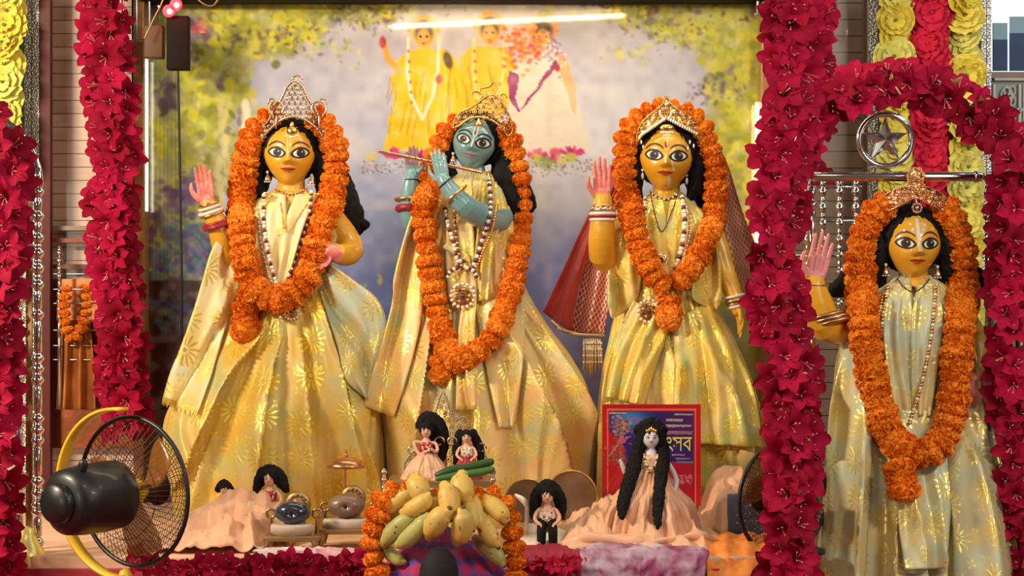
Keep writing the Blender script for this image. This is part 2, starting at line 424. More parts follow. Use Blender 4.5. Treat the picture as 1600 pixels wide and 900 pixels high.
def paint_backdrop():
    p = Paint(228, -30, 1190, 640, 2.0); X, Y = p.X, p.Y; S = srgb
    v1 = vnoise(p.h, p.w, 60, 3); v2 = vnoise(p.h, p.w, 22, 4); v3 = vnoise(p.h, p.w, 7, 5)
    t = np.clip((Y-60)/380, 0, 1)
    top = S((170, 170, 190)); mid = S((180, 187, 218)); low = S((80, 102, 188))
    C = np.where((t < .5)[..., None], top+(mid-top)*(t*2)[..., None], mid+(low-mid)*((t-.5)*2)[..., None]); p.C = C
    glow = np.exp(-(((X-930)/190)**2+((Y-240)/130)**2)); p.blend(glow*.6, S((222, 220, 228)))
    p.blend(np.exp(-(((X-560)/120)**2+((Y-360)/110)**2))*.5, S((150, 165, 210)))
    p.blend((v1-.45)*1.1, S((190, 182, 196))); p.blend((v2-.6)*.9*(Y < 330), S((222, 218, 218)))
    p.blend(np.clip((Y-340)/120, 0, 1)*np.exp(-((X-880)/60)**2)*.7, S((150, 150, 200)))
    # foliage density
    wob = (v1-.5)*110+(v2-.5)*50
    left = np.clip((425-np.clip((Y-60)*.16, 0, 60)+np.clip(110-Y, 0, 110)*1.0+wob-X)/30, 0, 1)
    right = np.clip((X-(1095-np.clip(120-Y, 0, 120)*1.1+wob))/30, 0, 1)
    topm = np.clip((32+wob*.35-Y)/14, 0, 1)*(1-np.clip((X-600)/30, 0, 1)*np.clip((960-X)/30, 0, 1)*.9)
    topm2 = topm*1.0; D = np.maximum(np.maximum(left, right), topm2)
    p.blend(D*.9, S((158, 156, 36)))
    r = np.random.default_rng(11)
    yel = [(182, 178, 8), (204, 196, 14), (158, 162, 20), (212, 200, 40), (134, 140, 20), (190, 200, 60)]
    oli = [(96, 104, 36), (132, 130, 50), (150, 150, 60), (140, 146, 80), (176, 170, 110)]
    pur = [(90, 60, 90), (110, 80, 110), (70, 50, 70), (120, 70, 60), (70, 60, 60)]
    teal = [(60, 100, 90), (90, 130, 100), (50, 80, 100), (110, 150, 120), (60, 60, 100)]
    for k in range(7500):
        x = r.uniform(228, 1190); y = r.uniform(-30, 470)
        if y > 470: continue
        d = D[min(p.h-1, max(0, int((y+30)/2))), min(p.w-1, int((x-228)/2))]
        if r.random() > d: continue
        q = vnoise_pt(x, y); 
        if x < 480:
            if y > 330: cl = teal if q < .62 else pur
            elif y > 220: cl = (oli if q < .5 else yel if q < .8 else teal)
            elif y < 70 and x < 330: cl = pur if q < .5 else oli
            else: cl = yel if q < .6 else oli if q < .85 else pur
        else: cl = (yel if q < .68 else oli) if y > 110 or r.random() > .3 else (yel if q < .5 else pur)
        c = S(cl[r.integers(len(cl))]); sz = r.uniform(4, 15)
        p.blob(x, y, sz, sz*r.uniform(.45, .9), c, r.uniform(.45, .9), r.uniform(0, PI), .45)
    # drifting leaf clusters away from the main foliage
    for (x, y, n, sp, cl) in ((520, 75, 60, 34, yel), (425, 60, 60, 40, pur), (565, 30, 40, 36, pur), (1045, 55, 60, 40, yel), (1060, 45, 40, 40, pur), (985, 85, 30, 25, yel), (625, 15, 30, 40, pur), (950, 10, 30, 40, pur), (545, 455, 25, 25, yel), (1000, 30, 60, 40, yel), (1120, 140, 40, 25, pur), (460, 40, 50, 40, yel)):
        for k in range(n):
            sz = r.uniform(3, 8); p.blob(x+r.normal()*sp, y+r.normal()*sp*.35, sz, sz*.6, S(cl[r.integers(len(cl))]), r.uniform(.3, .8), r.uniform(0, PI), .5)
    for k in range(60):   # pale trunk
        x = 345+r.normal()*4; y = 160+k*4; p.blob(x, y, 6, 8, S((206, 196, 150)), .5)
    for k in range(40): p.blob(384+r.normal()*2, 160+k*2, 7, 9, S((236, 228, 196)), .35)  # upright reflection streak painted into the print
    # blue iris and dark band lower left
    for k in range(420):
        x = r.normal(318, 40); y = r.normal(400, 26); 
        if x < 230 or y > 436: continue
        sz = r.uniform(3, 9); p.blob(x, y, sz, sz*.7, S([(40, 60, 140), (60, 70, 160), (60, 110, 130), (80, 130, 110), (90, 60, 120)][r.integers(5)]), .7, r.uniform(0, PI))
    for k in range(60): p.blob(r.normal(275, 18), r.normal(305, 12), 7, 5, S((92, 50, 110)), .6)
    for k in range(50): p.blob(r.normal(300, 14), r.normal(300, 10), 7, 5, S((100, 60, 130)), .6)
    low = np.clip((Y-436)/4, 0, 1)*np.clip((392-X)/6, 0, 1); p.blend(low, S((52, 12, 18)))
    for k in range(260):
        x = r.uniform(230, 388); y = r.uniform(440, 636); sz = r.uniform(4, 12)
        p.blob(x, y, sz, sz*.7, S([(90, 12, 26), (30, 8, 14), (20, 10, 24), (70, 10, 20)][r.integers(4)]), .6, r.uniform(0, PI))
    for k in range(90):
        x = r.normal(280, 22); y = r.normal(492, 16); sz = r.uniform(3, 9); p.blob(x, y, sz, sz*.8, S([(50, 80, 150), (40, 60, 120), (60, 110, 110)][r.integers(3)]), .5)
    # printed standing figures in yellow, orange and white robes
    Yl, Yd, Or = S((232, 190, 20)), S((186, 130, 8)), S((222, 140, 30))
    skin, dk, red, wh = S((214, 160, 70)), S((40, 20, 16)), S((176, 30, 20)), S((232, 222, 196))
    for cx, hy, rob in ((662, 56, Yl), (765, 50, S((232, 176, 30))), (848, 56, S((228, 120, 40)))):
        p.blob(cx, hy-4, 24, 30, rob*.9, 1); p.blob(cx, hy-8, 19, 24, dk, 1); p.blob(cx, hy+4, 13, 17, skin, 1); p.blob(cx-5, hy+1, 3, 2, dk); p.blob(cx+5, hy+1, 3, 2, dk); p.blob(cx, hy+12, 4, 1.8, red)
        for k in range(9): a = PI*k/8; p.blob(cx+22*math.cos(a), hy-8-22*math.sin(a), 5, 5, S((226, 150, 30)), .9)
    p.poly([(618, 96), (640, 76), (690, 76), (712, 92), (724, 130), (726, 170), (722, 232), (600, 234), (606, 190), (616, 160), (612, 120)], Yl, 1, 3)
    p.poly([(716, 92), (738, 72), (794, 74), (806, 104), (800, 150), (778, 190), (764, 208), (720, 208), (724, 150)], S((233, 184, 38)), 1, 3)
    for k in range(46):
        x0 = r.uniform(610, 790); y0 = r.uniform(100, 190); x1 = x0+(x0-690)*.12+r.uniform(-6, 6); p.line([(x0, y0), ((x0+x1)/2+r.uniform(-3, 3), y0+20), (x1, y0+r.uniform(30, 50))], 1.6, Yd if r.random() < .6 else S((246, 214, 70)), .55)
    for cx, rb in ((662, wh), (765, S((236, 206, 120)))):
        p.line([(cx-24, 60), (cx-26, 110), (cx-20, 150), (cx-2, 186), (cx+14, 150), (cx+22, 110), (cx+24, 60)], 3.6, rb, .9)
        for k in range(6): p.blob(cx-24+k, 80+k*16, 3, 3, red, .8)
    p.line([(600, 70), (606, 92), (624, 112)], 7, skin); p.blob(598, 66, 7, 12, red); p.blob(686, 124, 7, 9, red); p.blob(700, 94, 9, 18, dk, .9, -.3)
    p.poly([(806, 100), (836, 86), (872, 96), (888, 130), (908, 180), (924, 232), (800, 240), (790, 200), (796, 140)], S((214, 206, 196)), 1, 3)
    p.poly([(794, 110), (812, 118), (806, 160), (812, 172), (868, 92), (876, 96), (826, 160), (810, 178), (796, 160)], S((146, 44, 110)), 1, 2)
    p.poly([(868, 84), (884, 88), (896, 120), (902, 156), (896, 180), (884, 140)], S((222, 176, 130)), 1, 3)
    p.blob(871, 106, 5, 8, S((170, 30, 70)))
    for k in range(120): p.blob(r.normal(818, 18), r.normal(72, 16), 5, 4, S([(222, 110, 20), (236, 150, 40), (200, 70, 20)][r.integers(3)]), .8)
    for k in range(70): p.blob(r.normal(862, 10), r.normal(80, 14), 3, 3, S([(90, 110, 170), (200, 130, 160), (230, 220, 220)][r.integers(3)]), .7)
    for k in range(40): p.blob(r.normal(845, 30), r.normal(150, 40), 4, 2, S((190, 90, 130)), .12)
    # lotus bases with pebbles under them
    for cx, cy, sx in ((618, 240, 22), (655, 240, 24), (840, 240, 18), (893, 238, 22), (866, 246, 14)):
        for k in range(16):
            a = r.uniform(PI, 2*PI); L_ = r.uniform(.5, 1)*sx; p.line([(cx, cy+6), (cx+math.cos(a)*L_, cy+6+math.sin(a)*L_*.75)], 3.2, S([(196, 30, 110), (214, 60, 140), (160, 24, 90)][r.integers(3)]), .9)
    for x, y, c in ((838, 248, (196, 196, 60)), (852, 252, (120, 150, 60)), (880, 250, (200, 200, 70)), (862, 258, (130, 160, 80)), (850, 258, (150, 170, 90)), (892, 246, (190, 190, 80)), (580, 245, (206, 196, 110)), (868, 238, (200, 20, 80))): p.blob(x, y, 12, 9, S(c), .85)
    for k in range(240):
        x = r.uniform(565, 700) if r.random() < .5 else r.uniform(820, 930); p.blob(x, 262+r.normal()*6, 2.4, 1.8, S([(120, 100, 120), (170, 150, 150), (110, 50, 70), (220, 215, 210)][r.integers(4)]), .7)
    p.blend((v3-.5)*.35, S((238, 232, 222))); p.blend((.45-v3)*.3, S((60, 50, 50)))
    # close vertical grooves along the left panel
    rib = ((X-232) % 6 < 2)*(X < 278); p.blend(rib*.28, S((60, 50, 30)))
    return p
def vnoise_pt(x, y): return .5+.5*noise.noise(Vector((x/45, y/45, 3.3)))*1.6
bp = paint_backdrop()
M_print = printmat('printed_backdrop', .34, 1, bump=.08)
bd = thing('printed_backdrop', P(709, 640, BY+.01), 'large glossy printed backdrop of robed figures and flowering trees behind the statues', 'backdrop')
o = obj('printed_sheet', bp.mesh(BY, 'printed_sheet'), M_print, bd, smooth=False)
M_frame = mat('honey_wood', (.42, .2, .06), .35, coat=.3, var=((.3, .12, .03), 14, .2))
M_dark = mat('dark_wood', (.008, .002, .0015), .7)
bm = bmesh.new()
box(bm, (P(709, 0, BY+.02)+Vector((0, 0, -.4))), (2.2, .02, 1.9), mi=0); obj('backing_board', bm, M_dark, bd, False)
M_led = mat('warm_led', (1, .9, .7), .5, em=((1, .8, .5), 6))
# wooden frame around the recess with its light strips
bm = bmesh.new(); c = P(221, 300, BY-.04); box(bm, (c.x, c.y, 1.75), (.036, .1, 1.9), bev=.004)
f1 = obj('recess_post', bm, M_frame, bd)
bm = bmesh.new(); a, b_ = P(229, 92, BY-.05), P(229, 330, BY-.05); box(bm, (a+b_)/2, (.009, .012, a.z-b_.z), bev=.002); obj('led_strip', bm, mat('white_led', (1, .95, .9), .5, em=((1, .93, .82), 5)), bd)
bm = bmesh.new(); c = P(1196, 300, BY-.04); box(bm, (c.x, c.y, 1.75), (.04, .1, 1.9), bev=.004); obj('recess_post', bm, M_frame, bd)
bm = bmesh.new(); a, b_ = P(1183, 160, BY-.05), P(1183, 420, BY-.05); box(bm, (a+b_)/2, (.012, .012, a.z-b_.z), bev=.002); obj('led_strip', bm, M_led, bd)
bm = bmesh.new(); a = P(709, -1, BY-.06); box(bm, (a.x, a.y, a.z+.02), (2.1, .1, .06), bev=.004); obj('recess_beam', bm, M_dark, bd)

# tube lamp over the recess: the streak on the print is its reflection
tl = thing('tube_lamp', (-.02, .16, 2.6), 'slim tube lamp hung above the statues, seen only as a streak on the backdrop', 'lamp')
bm = bmesh.new(); tube(bm, [(-.43, .16, 2.545), (.40, .16, 2.585)], .007, 12); obj('tube', bm, mat('tube_glow', (1, .9, .7), .4, em=((1, .70, .30), 44)), tl)
bm = bmesh.new(); box(bm, (-.01, .17, 2.60), (.9, .04, .03), Matrix.Rotation(-.05, 3, 'Y'), bev=.004); obj('lamp_batten', bm, M_white, tl)

# side walls of planks
def plankmat(name, c1, c2, gap, ph):
    m, nt, b = mk(name); L = nt.links; g = N(nt, 'ShaderNodeTexCoord')
    s = N(nt, 'ShaderNodeSeparateXYZ'); L.new(g.outputs['Object'], s.inputs[0])
    mu = N(nt, 'ShaderNodeMath', op='MULTIPLY_ADD'); mu.inputs[1].default_value = 1/ph; mu.inputs[2].default_value = .3; L.new(s.outputs[2], mu.inputs[0])
    fr = N(nt, 'ShaderNodeMath', op='FRACT'); L.new(mu.outputs[0], fr.inputs[0]); fl = N(nt, 'ShaderNodeMath', op='FLOOR'); L.new(mu.outputs[0], fl.inputs[0])
    wn = N(nt, 'ShaderNodeTexWhiteNoise', noise_dimensions='1D'); L.new(fl.outputs[0], wn.inputs['W'])
    mp = N(nt, 'ShaderNodeMapping'); mp.inputs['Scale'].default_value = (3, 3, 40); L.new(g.outputs['Object'], mp.inputs[0])
    nz = N(nt, 'ShaderNodeTexNoise', i={'Scale': 2.5, 'Detail': 5}); L.new(mp.outputs[0], nz.inputs['Vector'])
    av = N(nt, 'ShaderNodeMath', op='MULTIPLY_ADD'); av.inputs[1].default_value = .5; L.new(wn.outputs[0], av.inputs[0]); 
    hf = N(nt, 'ShaderNodeMath', op='MULTIPLY'); hf.inputs[1].default_value = .5; L.new(nz.outputs[0], hf.inputs[0]); L.new(hf.outputs[0], av.inputs[2])
    x = N(nt, 'ShaderNodeMix', data_type='RGBA'); x.inputs[6].default_value = (*c1, 1); x.inputs[7].default_value = (*c2, 1); L.new(av.outputs[0], x.inputs[0])
    lt = N(nt, 'ShaderNodeMath', op='LESS_THAN'); lt.inputs[1].default_value = .06; L.new(fr.outputs[0], lt.inputs[0])
    y = N(nt, 'ShaderNodeMix', data_type='RGBA'); y.inputs[7].default_value = (*gap, 1); L.new(lt.outputs[0], y.inputs[0]); L.new(x.outputs[2], y.inputs[6]); L.new(y.outputs[2], b.inputs['Base Color'])
    b.inputs['Roughness'].default_value = .3; b.inputs['Coat Weight'].default_value = .2
    u = N(nt, 'ShaderNodeBump', i={'Strength': .5, 'Distance': .003}, invert=True); L.new(lt.outputs[0], u.inputs['Height']); L.new(u.outputs[0], b.inputs['Normal'])
    return m
M_plank = plankmat('pale_planks', (.62, .42, .34), (.85, .62, .50), (.10, .05, .03), .046)
M_plankR = plankmat('grey_brown_planks', (.30, .19, .14), (.46, .31, .23), (.06, .03, .02), .058)
def slab(name, x0, x1, y0, y1, Y, t, m, kind='structure', parent=None, bev=0, label=None, cat=None):
    a, b = P(x0, y0, Y), P(x1, y1, Y); bm = bmesh.new(); box(bm, ((a.x+b.x)/2, Y+t/2, (a.z+b.z)/2), (abs(b.x-a.x), t, abs(a.z-b.z)), bev=bev)
    o = obj(name, bm, m, parent, False)
    if parent is None: tag(o, label, cat, kind=kind); rebase(o)
    return o
slab('wall_left', -260, 212, -160, 860, .62, .1, M_plank)
slab('wall_right', 1200, 1549, -160, 900, .75, .1, M_plankR)
slab('wall_back', -260, 1900, -300, 1000, 1.3, .1, mat('back_plaster', (.4, .3, .25), .8))
M_mar = mat('maroon_lacquer', (.08, .005, .006), .6, var=((.12, .012, .012), 8, .2))
slab('trim_1', 62, 78, -160, 860, .5, .04, M_mar)
def metal_strip(name='quilted_silver'):
    m, nt, b = mk(name); L = nt.links; g = N(nt, 'ShaderNodeTexCoord'); v = N(nt, 'ShaderNodeTexVoronoi', i={'Scale': 150}); L.new(g.outputs['Object'], v.inputs['Vector'])
    b.inputs['Metallic'].default_value = .9; b.inputs['Roughness'].default_value = .35; b.inputs['Base Color'].default_value = (.62, .6, .56, 1)
    u = N(nt, 'ShaderNodeBump', i={'Strength': .8, 'Distance': .003}); L.new(v.outputs['Distance'], u.inputs['Height']); L.new(u.outputs[0], b.inputs['Normal']); return m
M_strip = metal_strip()
for i, (x0, x1) in enumerate(((36, 49), (50, 61))): slab('trim_%d' % (i+2), x0, x1, -160, 860, .5, .03, M_strip)
for i, (x0, x1, Y) in enumerate(((1357, 1371, .55), (1533, 1541, .55), (1542, 1549, .55))): slab('trim_%d' % (i+4), x0, x1, -160, 900, Y, .03, M_strip)
slab('trim_7', 1350, 1356, -160, 900, .6, .03, mat('dark_trim', (.09, .04, .03), .4))
M_board = mat('green_board', (.05, .09, .03), .7)
# lower left: a polished copper panel behind the posts
M_mirror = mat('amber_mirror', (.42, .13, .05), .22, .85, bump=(6, .12, .02))
slab('copper_panel', 79, 212, 436, 700, .58, .03, M_mirror, kind=None, label='dark polished copper panel behind the left red flower strand', cat='panel')
for i, (y, c) in enumerate(((353, (.35, .25, .16)), (372, (.30, .08, .05)), (413, (.2, .08, .05)))):
    slab('shelf_lip', 79, 150, y, y+7, .56, .05, mat('shelf_wood_%d' % i, c, .4), kind=None, label=['pale thin ledge on the plank wall, highest of three', 'middle reddish ledge on the plank wall', 'lowest brown ledge on the plank wall beside the copper panel'][i], cat='ledge')
# window, top right
wn = slab('window_1', 1551, 1760, -120, 118, 1.02, .02, mat('bright_sky_glass', (.9, .95, 1), .4, em=((.8, .9, 1), 2.2)))
M_pane = mat('blue_pane', (.015, .04, .14), .6, var=((.05, .1, .24), 5, .2)); M_pane2 = mat('pale_blue_pane', (.35, .58, .68), .6)
for (x0, x1, y0, y1, m) in ((1551, 1574, 36, 62, M_pane2), (1577, 1760, 26, 52, M_pane2), (1551, 1574, 62, 111, M_pane), (1577, 1760, 52, 111, M_pane)): 
    a, b = P(x0, y0, 1.0), P(x1, y1, 1.0); bm = bmesh.new(); box(bm, ((a.x+b.x)/2, 1.0, (a.z+b.z)/2), (abs(b.x-a.x), .012, abs(a.z-b.z)))
    q = obj('window_pane', bm, m, None, False); q.parent = wn; q.matrix_parent_inverse = Matrix.Translation(-wn.location)
slab('trim_8', 1545, 1760, 112, 122, .95, .04, mat('sill_wood', (.25, .14, .09), .4))
# carved pale shutter under the window
cw = thing('carved_screen', P(1640, 330, .96), 'pale carved lattice screen under the blue window', 'screen')
slab('screen_panel', 1550, 1760, 122, 330, .97, .02, mat('screen_grey', (.34, .38, .38), .5), parent=cw)
M_cv = mat('carved_white', (.62, .64, .60), .4); bm = bmesh.new()
for x in (1553, 1593, 1600, 1640): box(bm, (P(x, 226, .96)), (.012, .02, .44), bev=.003)
for y in (124, 172, 230): box(bm, P(1600, y, .96), (.22, .02, .012), bev=.003)
for x in (1573, 1582, 1620):
    for y in (142, 158, 186, 204): torus(bm, P(x, y, .955), .017, .004, seg=16, ts=6, sx=.6)
for y in (150, 195): torus(bm, P(1573, y, .955), .03, .004, seg=18, ts=6, sx=.7)
obj('carving', bm, M_cv, cw)

# floor, altar
bm = bmesh.new(); box(bm, (0, -1.5, -.02), (8, 9, .04)); obj('floor', bm, mat('floor_stone', (.3, .2, .15), .4), None, False)['kind'] = 'structure'
al = thing('altar_platform', (-.2, -.1, 0), 'wide altar platform under peach cloth with red edging carrying the statues', 'altar')
M_peachc = mat('peach_cover', (.80, .50, .34), .6, bump=(7, .5, .01), var=((.7, .42, .26), 8, .2))
bm = bmesh.new(); box(bm, (-.39, -.20, .44), (2.42, 1.3, .88), bev=.006); obj('platform_block', bm, M_peachc, al)
bm = bmesh.new()
box(bm, (-.39, -.86, .80), (2.42, .02, .10), bev=.005); obj('front_edging', bm, mat('red_velvet', (.35, .01, .03), .7, sheen=.4), al)

# ------------------------------------------------------------------ statue building
def sstep(a, b, x):
    t = min(1, max(0, (x-a)/(b-a))); return t*t*(3-2*t)
def interp_rows(rows, n):
    rr = [Vector(r) for r in rows]
    a = catmull([Vector((r[0], r[1], r[2])) for r in rows], n); b = catmull([Vector((r[3], 0, 0)) for r in rows], n)
    return [(p.x, p.y, p.z, q.x) for p, q in zip(a, b)]
def robe(rows, Y, folds, amp, seed, n=150, sub=10, sharp=1.6, wrink=.004, ridges=()):
    """closed cloth body; rows (py, left px, right px, half depth); folds = number of folds round the front half; amp(t) fold depth"""
    R = interp_rows(rows, sub); r = random.Random(seed)
    cuts = [(k+r.uniform(-.3, .3))/folds for k in range(folds*2)]; hts = [r.uniform(.45, 1) for _ in cuts]; sg = [r.random() < .5 for _ in cuts]
    RG = [([Vector((q[0], q[1], 0)) for q in pth], wl, wr, h) for pth, wl, wr, h in ridges]
    RG = [(catmull([(v.y, v.x, 0) for v in pth], 6), wl, wr, h) for pth, wl, wr, h in RG]
    def ridge(x, y):
        out = (0, 0)
        for C, wl, wr, h in RG:
            if y < C[0].x-4: continue
            if y >= C[-1].x: xr = C[-1].y+(C[-1].y-C[-2].y)/max(1, C[-1].x-C[-2].x)*(y-C[-1].x)
            else:
                for a_, b_ in zip(C, C[1:]):
                    if a_.x <= y <= b_.x: xr = a_.y+(b_.y-a_.y)*(y-a_.x)/max(.01, b_.x-a_.x); break
                else: xr = C[0].y
            g = sstep(0, 70, y-C[0].x+4); k = .45+.55*sstep(0, 200, y-C[0].x); dx = x-xr; w_ = (wl if dx < 0 else wr)*k
            q = 1-abs(dx)/w_
            if q > 0:
                hh = 1.9*h*g*k*(q**1.35 if w_ > 14 else q**.8)
                if hh > out[0]: out = (hh, hh*.5*q*(1 if wr < wl else -1))
        return out
    G = []; UV = []; m = len(R)
    def pleat(u, t):
        u = u+.012*math.sin(t*5+u*20); nk = len(cuts)
        for k in range(nk):
            a = cuts[k]; b_ = cuts[(k+1) % nk]+(2 if k == nk-1 else 0)
            for uu in (u, u+2, u-2):
                if a <= uu < b_:
                    f = (uu-a)/(b_-a)
                    if sg[k]: f = 1-f
                    return hts[k]*((f/.84)**1.5 if f < .84 else 1-((f-.84)/.16)**.8)
        return 0
    for i in range(n):
        th = 2*PI*i/n; col = []; uc = []
        for j, (py, l, rr, dep) in enumerate(R):
            t = j/(m-1); c = (l+rr)/2; hw = (rr-l)/2
            cx, sy = math.cos(th), math.sin(th)
            ex = .85; x = math.copysign(abs(cx)**ex, cx); y = math.copysign(abs(sy)**ex, sy)
            a = amp(t)*(1+.0*t); pl = pleat(th/PI, t)
            q = P(c+hw*x, py, Y); 
            rd, rx = ridge(c+hw*x, py) if ridges and y > .02 else (0, 0)
            ye = sstep(.08, .6, y); rd *= ye; rx *= ye
            wn = fbm(Vector((x*3+seed, t*3.0, y*2)), 3)*wrink*1.6+fbm(Vector((x*9+seed, t*4.0, y*5)), 3)*wrink
            q.y = Y-(dep-a*.5)*y - (a*pl+wn)*max(0, y) + (a*pl)*max(0, -y) - rd
            q.x += cx*(a*(pl-.5)*.5+wn)*.7*abs(cx)+rx
            col.append(q); uc.append((q.x+.6*cx*(dep*(1-y)) if y > -.3 else 3+q.x, q.z))
        G.append(col); UV.append(uc)
    bm = bmesh.new(); gridmesh(bm, G, closed_u=True, uvs=UV)
    return bm
def drape(parent, name, railL, railR, bvh, Y0, m, off=.008, nu=22, nv=36, folds=3, amp=.006, seed=0, fringe=None, wave=.004, th=.0025):
    L = catmull([(a, b, 0) for a, b in railL], 8); R = catmull([(a, b, 0) for a, b in railR], 8)
    def at(C, t):
        f = t*(len(C)-1); i = min(int(f), len(C)-2); return C[i].lerp(C[i+1], f-i)
    D = np.full((nu+1, nv+1), np.nan); PX = {}
    for i in range(nu+1):
        for j in range(nv+1):
            p = at(L, j/nv).lerp(at(R, j/nv), i/nu); PX[i, j] = p; y = hitY(bvh, p.x, p.y)
            D[i, j] = Y0 if y is None else min(y, Y0+.25)
    S = D.copy()
    for _ in range(10):
        Q = np.pad(S, 1, mode='edge'); S = (Q[:-2, 1:-1]+Q[2:, 1:-1]+Q[1:-1, :-2]+Q[1:-1, 2:])/4
        S = np.minimum(S, D)
    G = []
    for i in range(nu+1):
        c = []
        for j in range(nv+1):
            p = PX[i, j]; u, v = i/nu, j/nv
            f = amp*(.5+.5*math.sin(2*PI*(folds*u+.25*math.sin(v*3+seed))+seed))*(.4+.6*v)+wave*fbm(Vector((u*2.5+seed, v*4, seed)), 3)
            edge = .004*(math.sin(PI*u)**.3)
            c.append(P(p.x, p.y, S[i, j]-off-f-edge))
        G.append(c)
    bm = bmesh.new(); gridmesh(bm, G)
    o = obj(name, bm, m, parent); solid(o, th)
    if fringe:
        fb = bmesh.new(); n = 26
        for k in range(n):
            u = (k+.5)/n; i = min(int(u*nu), nu-1); a = G[i][nv].lerp(G[i+1][nv], u*nu-i); b = G[i][nv-1].lerp(G[i+1][nv-1], u*nu-i)
            d = (a-b).normalized(); L_ = .018+.006*math.sin(k*2.1)
            tube(fb, [a-d*.012-Vector((0, .003, 0)), a+Vector((0, -.003, 0)), a+d*L_*.7+Vector((.002*math.sin(k), -.002, 0))], [.0026, .0026, .001], 5, caps=False)
        obj('gold_fringe', fb, M_goldthread, o)
    return o
M_goldthread = mat('gold_thread', (.85, .62, .14), .4, .6)

def headmesh(bm, M, chin=1.0):
    nu, nv = 72, 52; rows = []
    for j in range(1, nv):
        ph = PI*j/nv; row = []
        for i in range(nu):
            th = 2*PI*i/nu; x, y, z = math.sin(ph)*math.cos(th), math.sin(ph)*math.sin(th), math.cos(ph)
            jaw = sstep(.1, -1.0, z); wx = .80*(1-.27*jaw); wy = .84
            X, Yy, Z = x*wx, y*wy, z*(1.0 if z > 0 else .96)
            if y < 0:
                Yy *= .94-.05*jaw; fr = -y
                # nose
                prof = sstep(.22, -.02, Z)*(1-sstep(-.17, -.30, Z)) if Z < .22 else 0
                ridge = (.06+.23*sstep(.18, -.16, Z))*prof; wdt = .07+.07*sstep(.1, -.2, Z)
                Yy -= ridge*math.exp(-(X/wdt)**2)*1.0
                for s in (-1, 1): Yy -= .07*math.exp(-((X-s*.115)/.055)**2-((Z+.215)/.06)**2)
                for s in (-1, 1): Yy += .055*math.exp(-((X-s*.34)/.2)**2-((Z-.06)/.16)**2)
                for s in (-1, 1): Yy -= .03*math.exp(-((X-s*.33)/.15)**2-((Z-.05)/.09)**2)
                Yy -= .055*math.exp(-(X/.17)**2-((Z+.385)/.045)**2)+.06*math.exp(-(X/.14)**2-((Z+.48)/.05)**2)
                Yy += .03*math.exp(-(X/.12)**2-((Z+.432)/.015)**2)
                Yy -= .07*math.exp(-(X/.2)**2-((Z+.78)/.14)**2)*chin
                for s in (-1, 1): Yy -= .04*math.exp(-((X-s*.36)/.2)**2-((Z+.3)/.2)**2)
            row.append(bm.verts.new(M @ Vector((X, Yy, Z))))
        rows.append(row)
    t = bm.verts.new(M @ Vector((0, 0, 1))); b = bm.verts.new(M @ Vector((0, 0, -.96)))
    for i in range(nu):
        k = (i+1) % nu; bm.faces.new((t, rows[0][i], rows[0][k])); bm.faces.new((b, rows[-1][k], rows[-1][i]))
        for a, c in zip(rows, rows[1:]): bm.faces.new((a[i], c[i], c[k], a[k]))
    for s in (-1, 1):   # ears
        tube(bm, [M @ Vector((s*.76, .02, .1)), M @ Vector((s*.84, .06, .16)), M @ Vector((s*.86, .06, 0)), M @ Vector((s*.79, .02, -.2)), M @ Vector((s*.76, 0, -.28))], [x*M.median_scale for x in (.05, .07, .06, .06, .05)], 8, sub=3)
def decal(bm, pts, M, bvh, off, mi, rings=3, centre=None):
    if centre is None: centre = (sum(p[0] for p in pts)/len(pts), sum(p[1] for p in pts)/len(pts))
    def pr(x, z):
        o = M @ Vector((x, -3, z)); d = ((M @ Vector((x, 0, z)))-o).normalized(); h = bvh.ray_cast(o, d)
        if h[0] is None: h = (M @ Vector((x, -.5, z)), None)
        return h[0]-d*off
    c = bm.verts.new(pr(*centre)); prev = None
    for k in range(1, rings+1):
        f = k/rings; ring = [bm.verts.new(pr(centre[0]+(x-centre[0])*f, centre[1]+(z-centre[1])*f)) for x, z in pts]; n = len(ring)
        for i in range(n):
            q = bm.faces.new((c, ring[i], ring[(i+1) % n])) if prev is None else bm.faces.new((prev[i], ring[i], ring[(i+1) % n], prev[(i+1) % n])); q.material_index = mi
        prev = ring
def stroke(bm, line, wd, M, bvh, off, mi, taper=True):
    L = catmull([(x, z, 0) for x, z in line], 6); n = len(L)
    def pr(x, z):
        o = M @ Vector((x, -3, z)); d = ((M @ Vector((x, 0, z)))-o).normalized(); h = bvh.ray_cast(o, d)
        if h[0] is None: h = (M @ Vector((x, -.5, z)), None)
        return h[0]-d*off
    pa = []
    for i, p in enumerate(L):
        d = (L[min(i+1, n-1)]-L[max(i-1, 0)]).normalized(); s = Vector((-d.y, d.x, 0)); w_ = wd*(math.sin(PI*(.08+.84*i/(n-1)))**.6 if taper else 1)
        pa.append([bm.verts.new(pr(*(p+s*w_*k).xy)) for k in (-1, 0, 1)])
    for a, b in zip(pa, pa[1:]):
        for k in (0, 1): q = bm.faces.new((a[k], a[k+1], b[k+1], b[k])); q.material_index = mi
def almond(cx, cz, a, b, s, n=28, lift=.03):
    out = []
    for k in range(n):
        t = 2*PI*k/n; x = a*math.cos(t); sn = math.sin(t); z = (b if sn > 0 else b*.85)*math.copysign(abs(sn)**1.25, sn)
        z += lift*(x/a)*s; out.append((cx+x, cz+z))
    return out
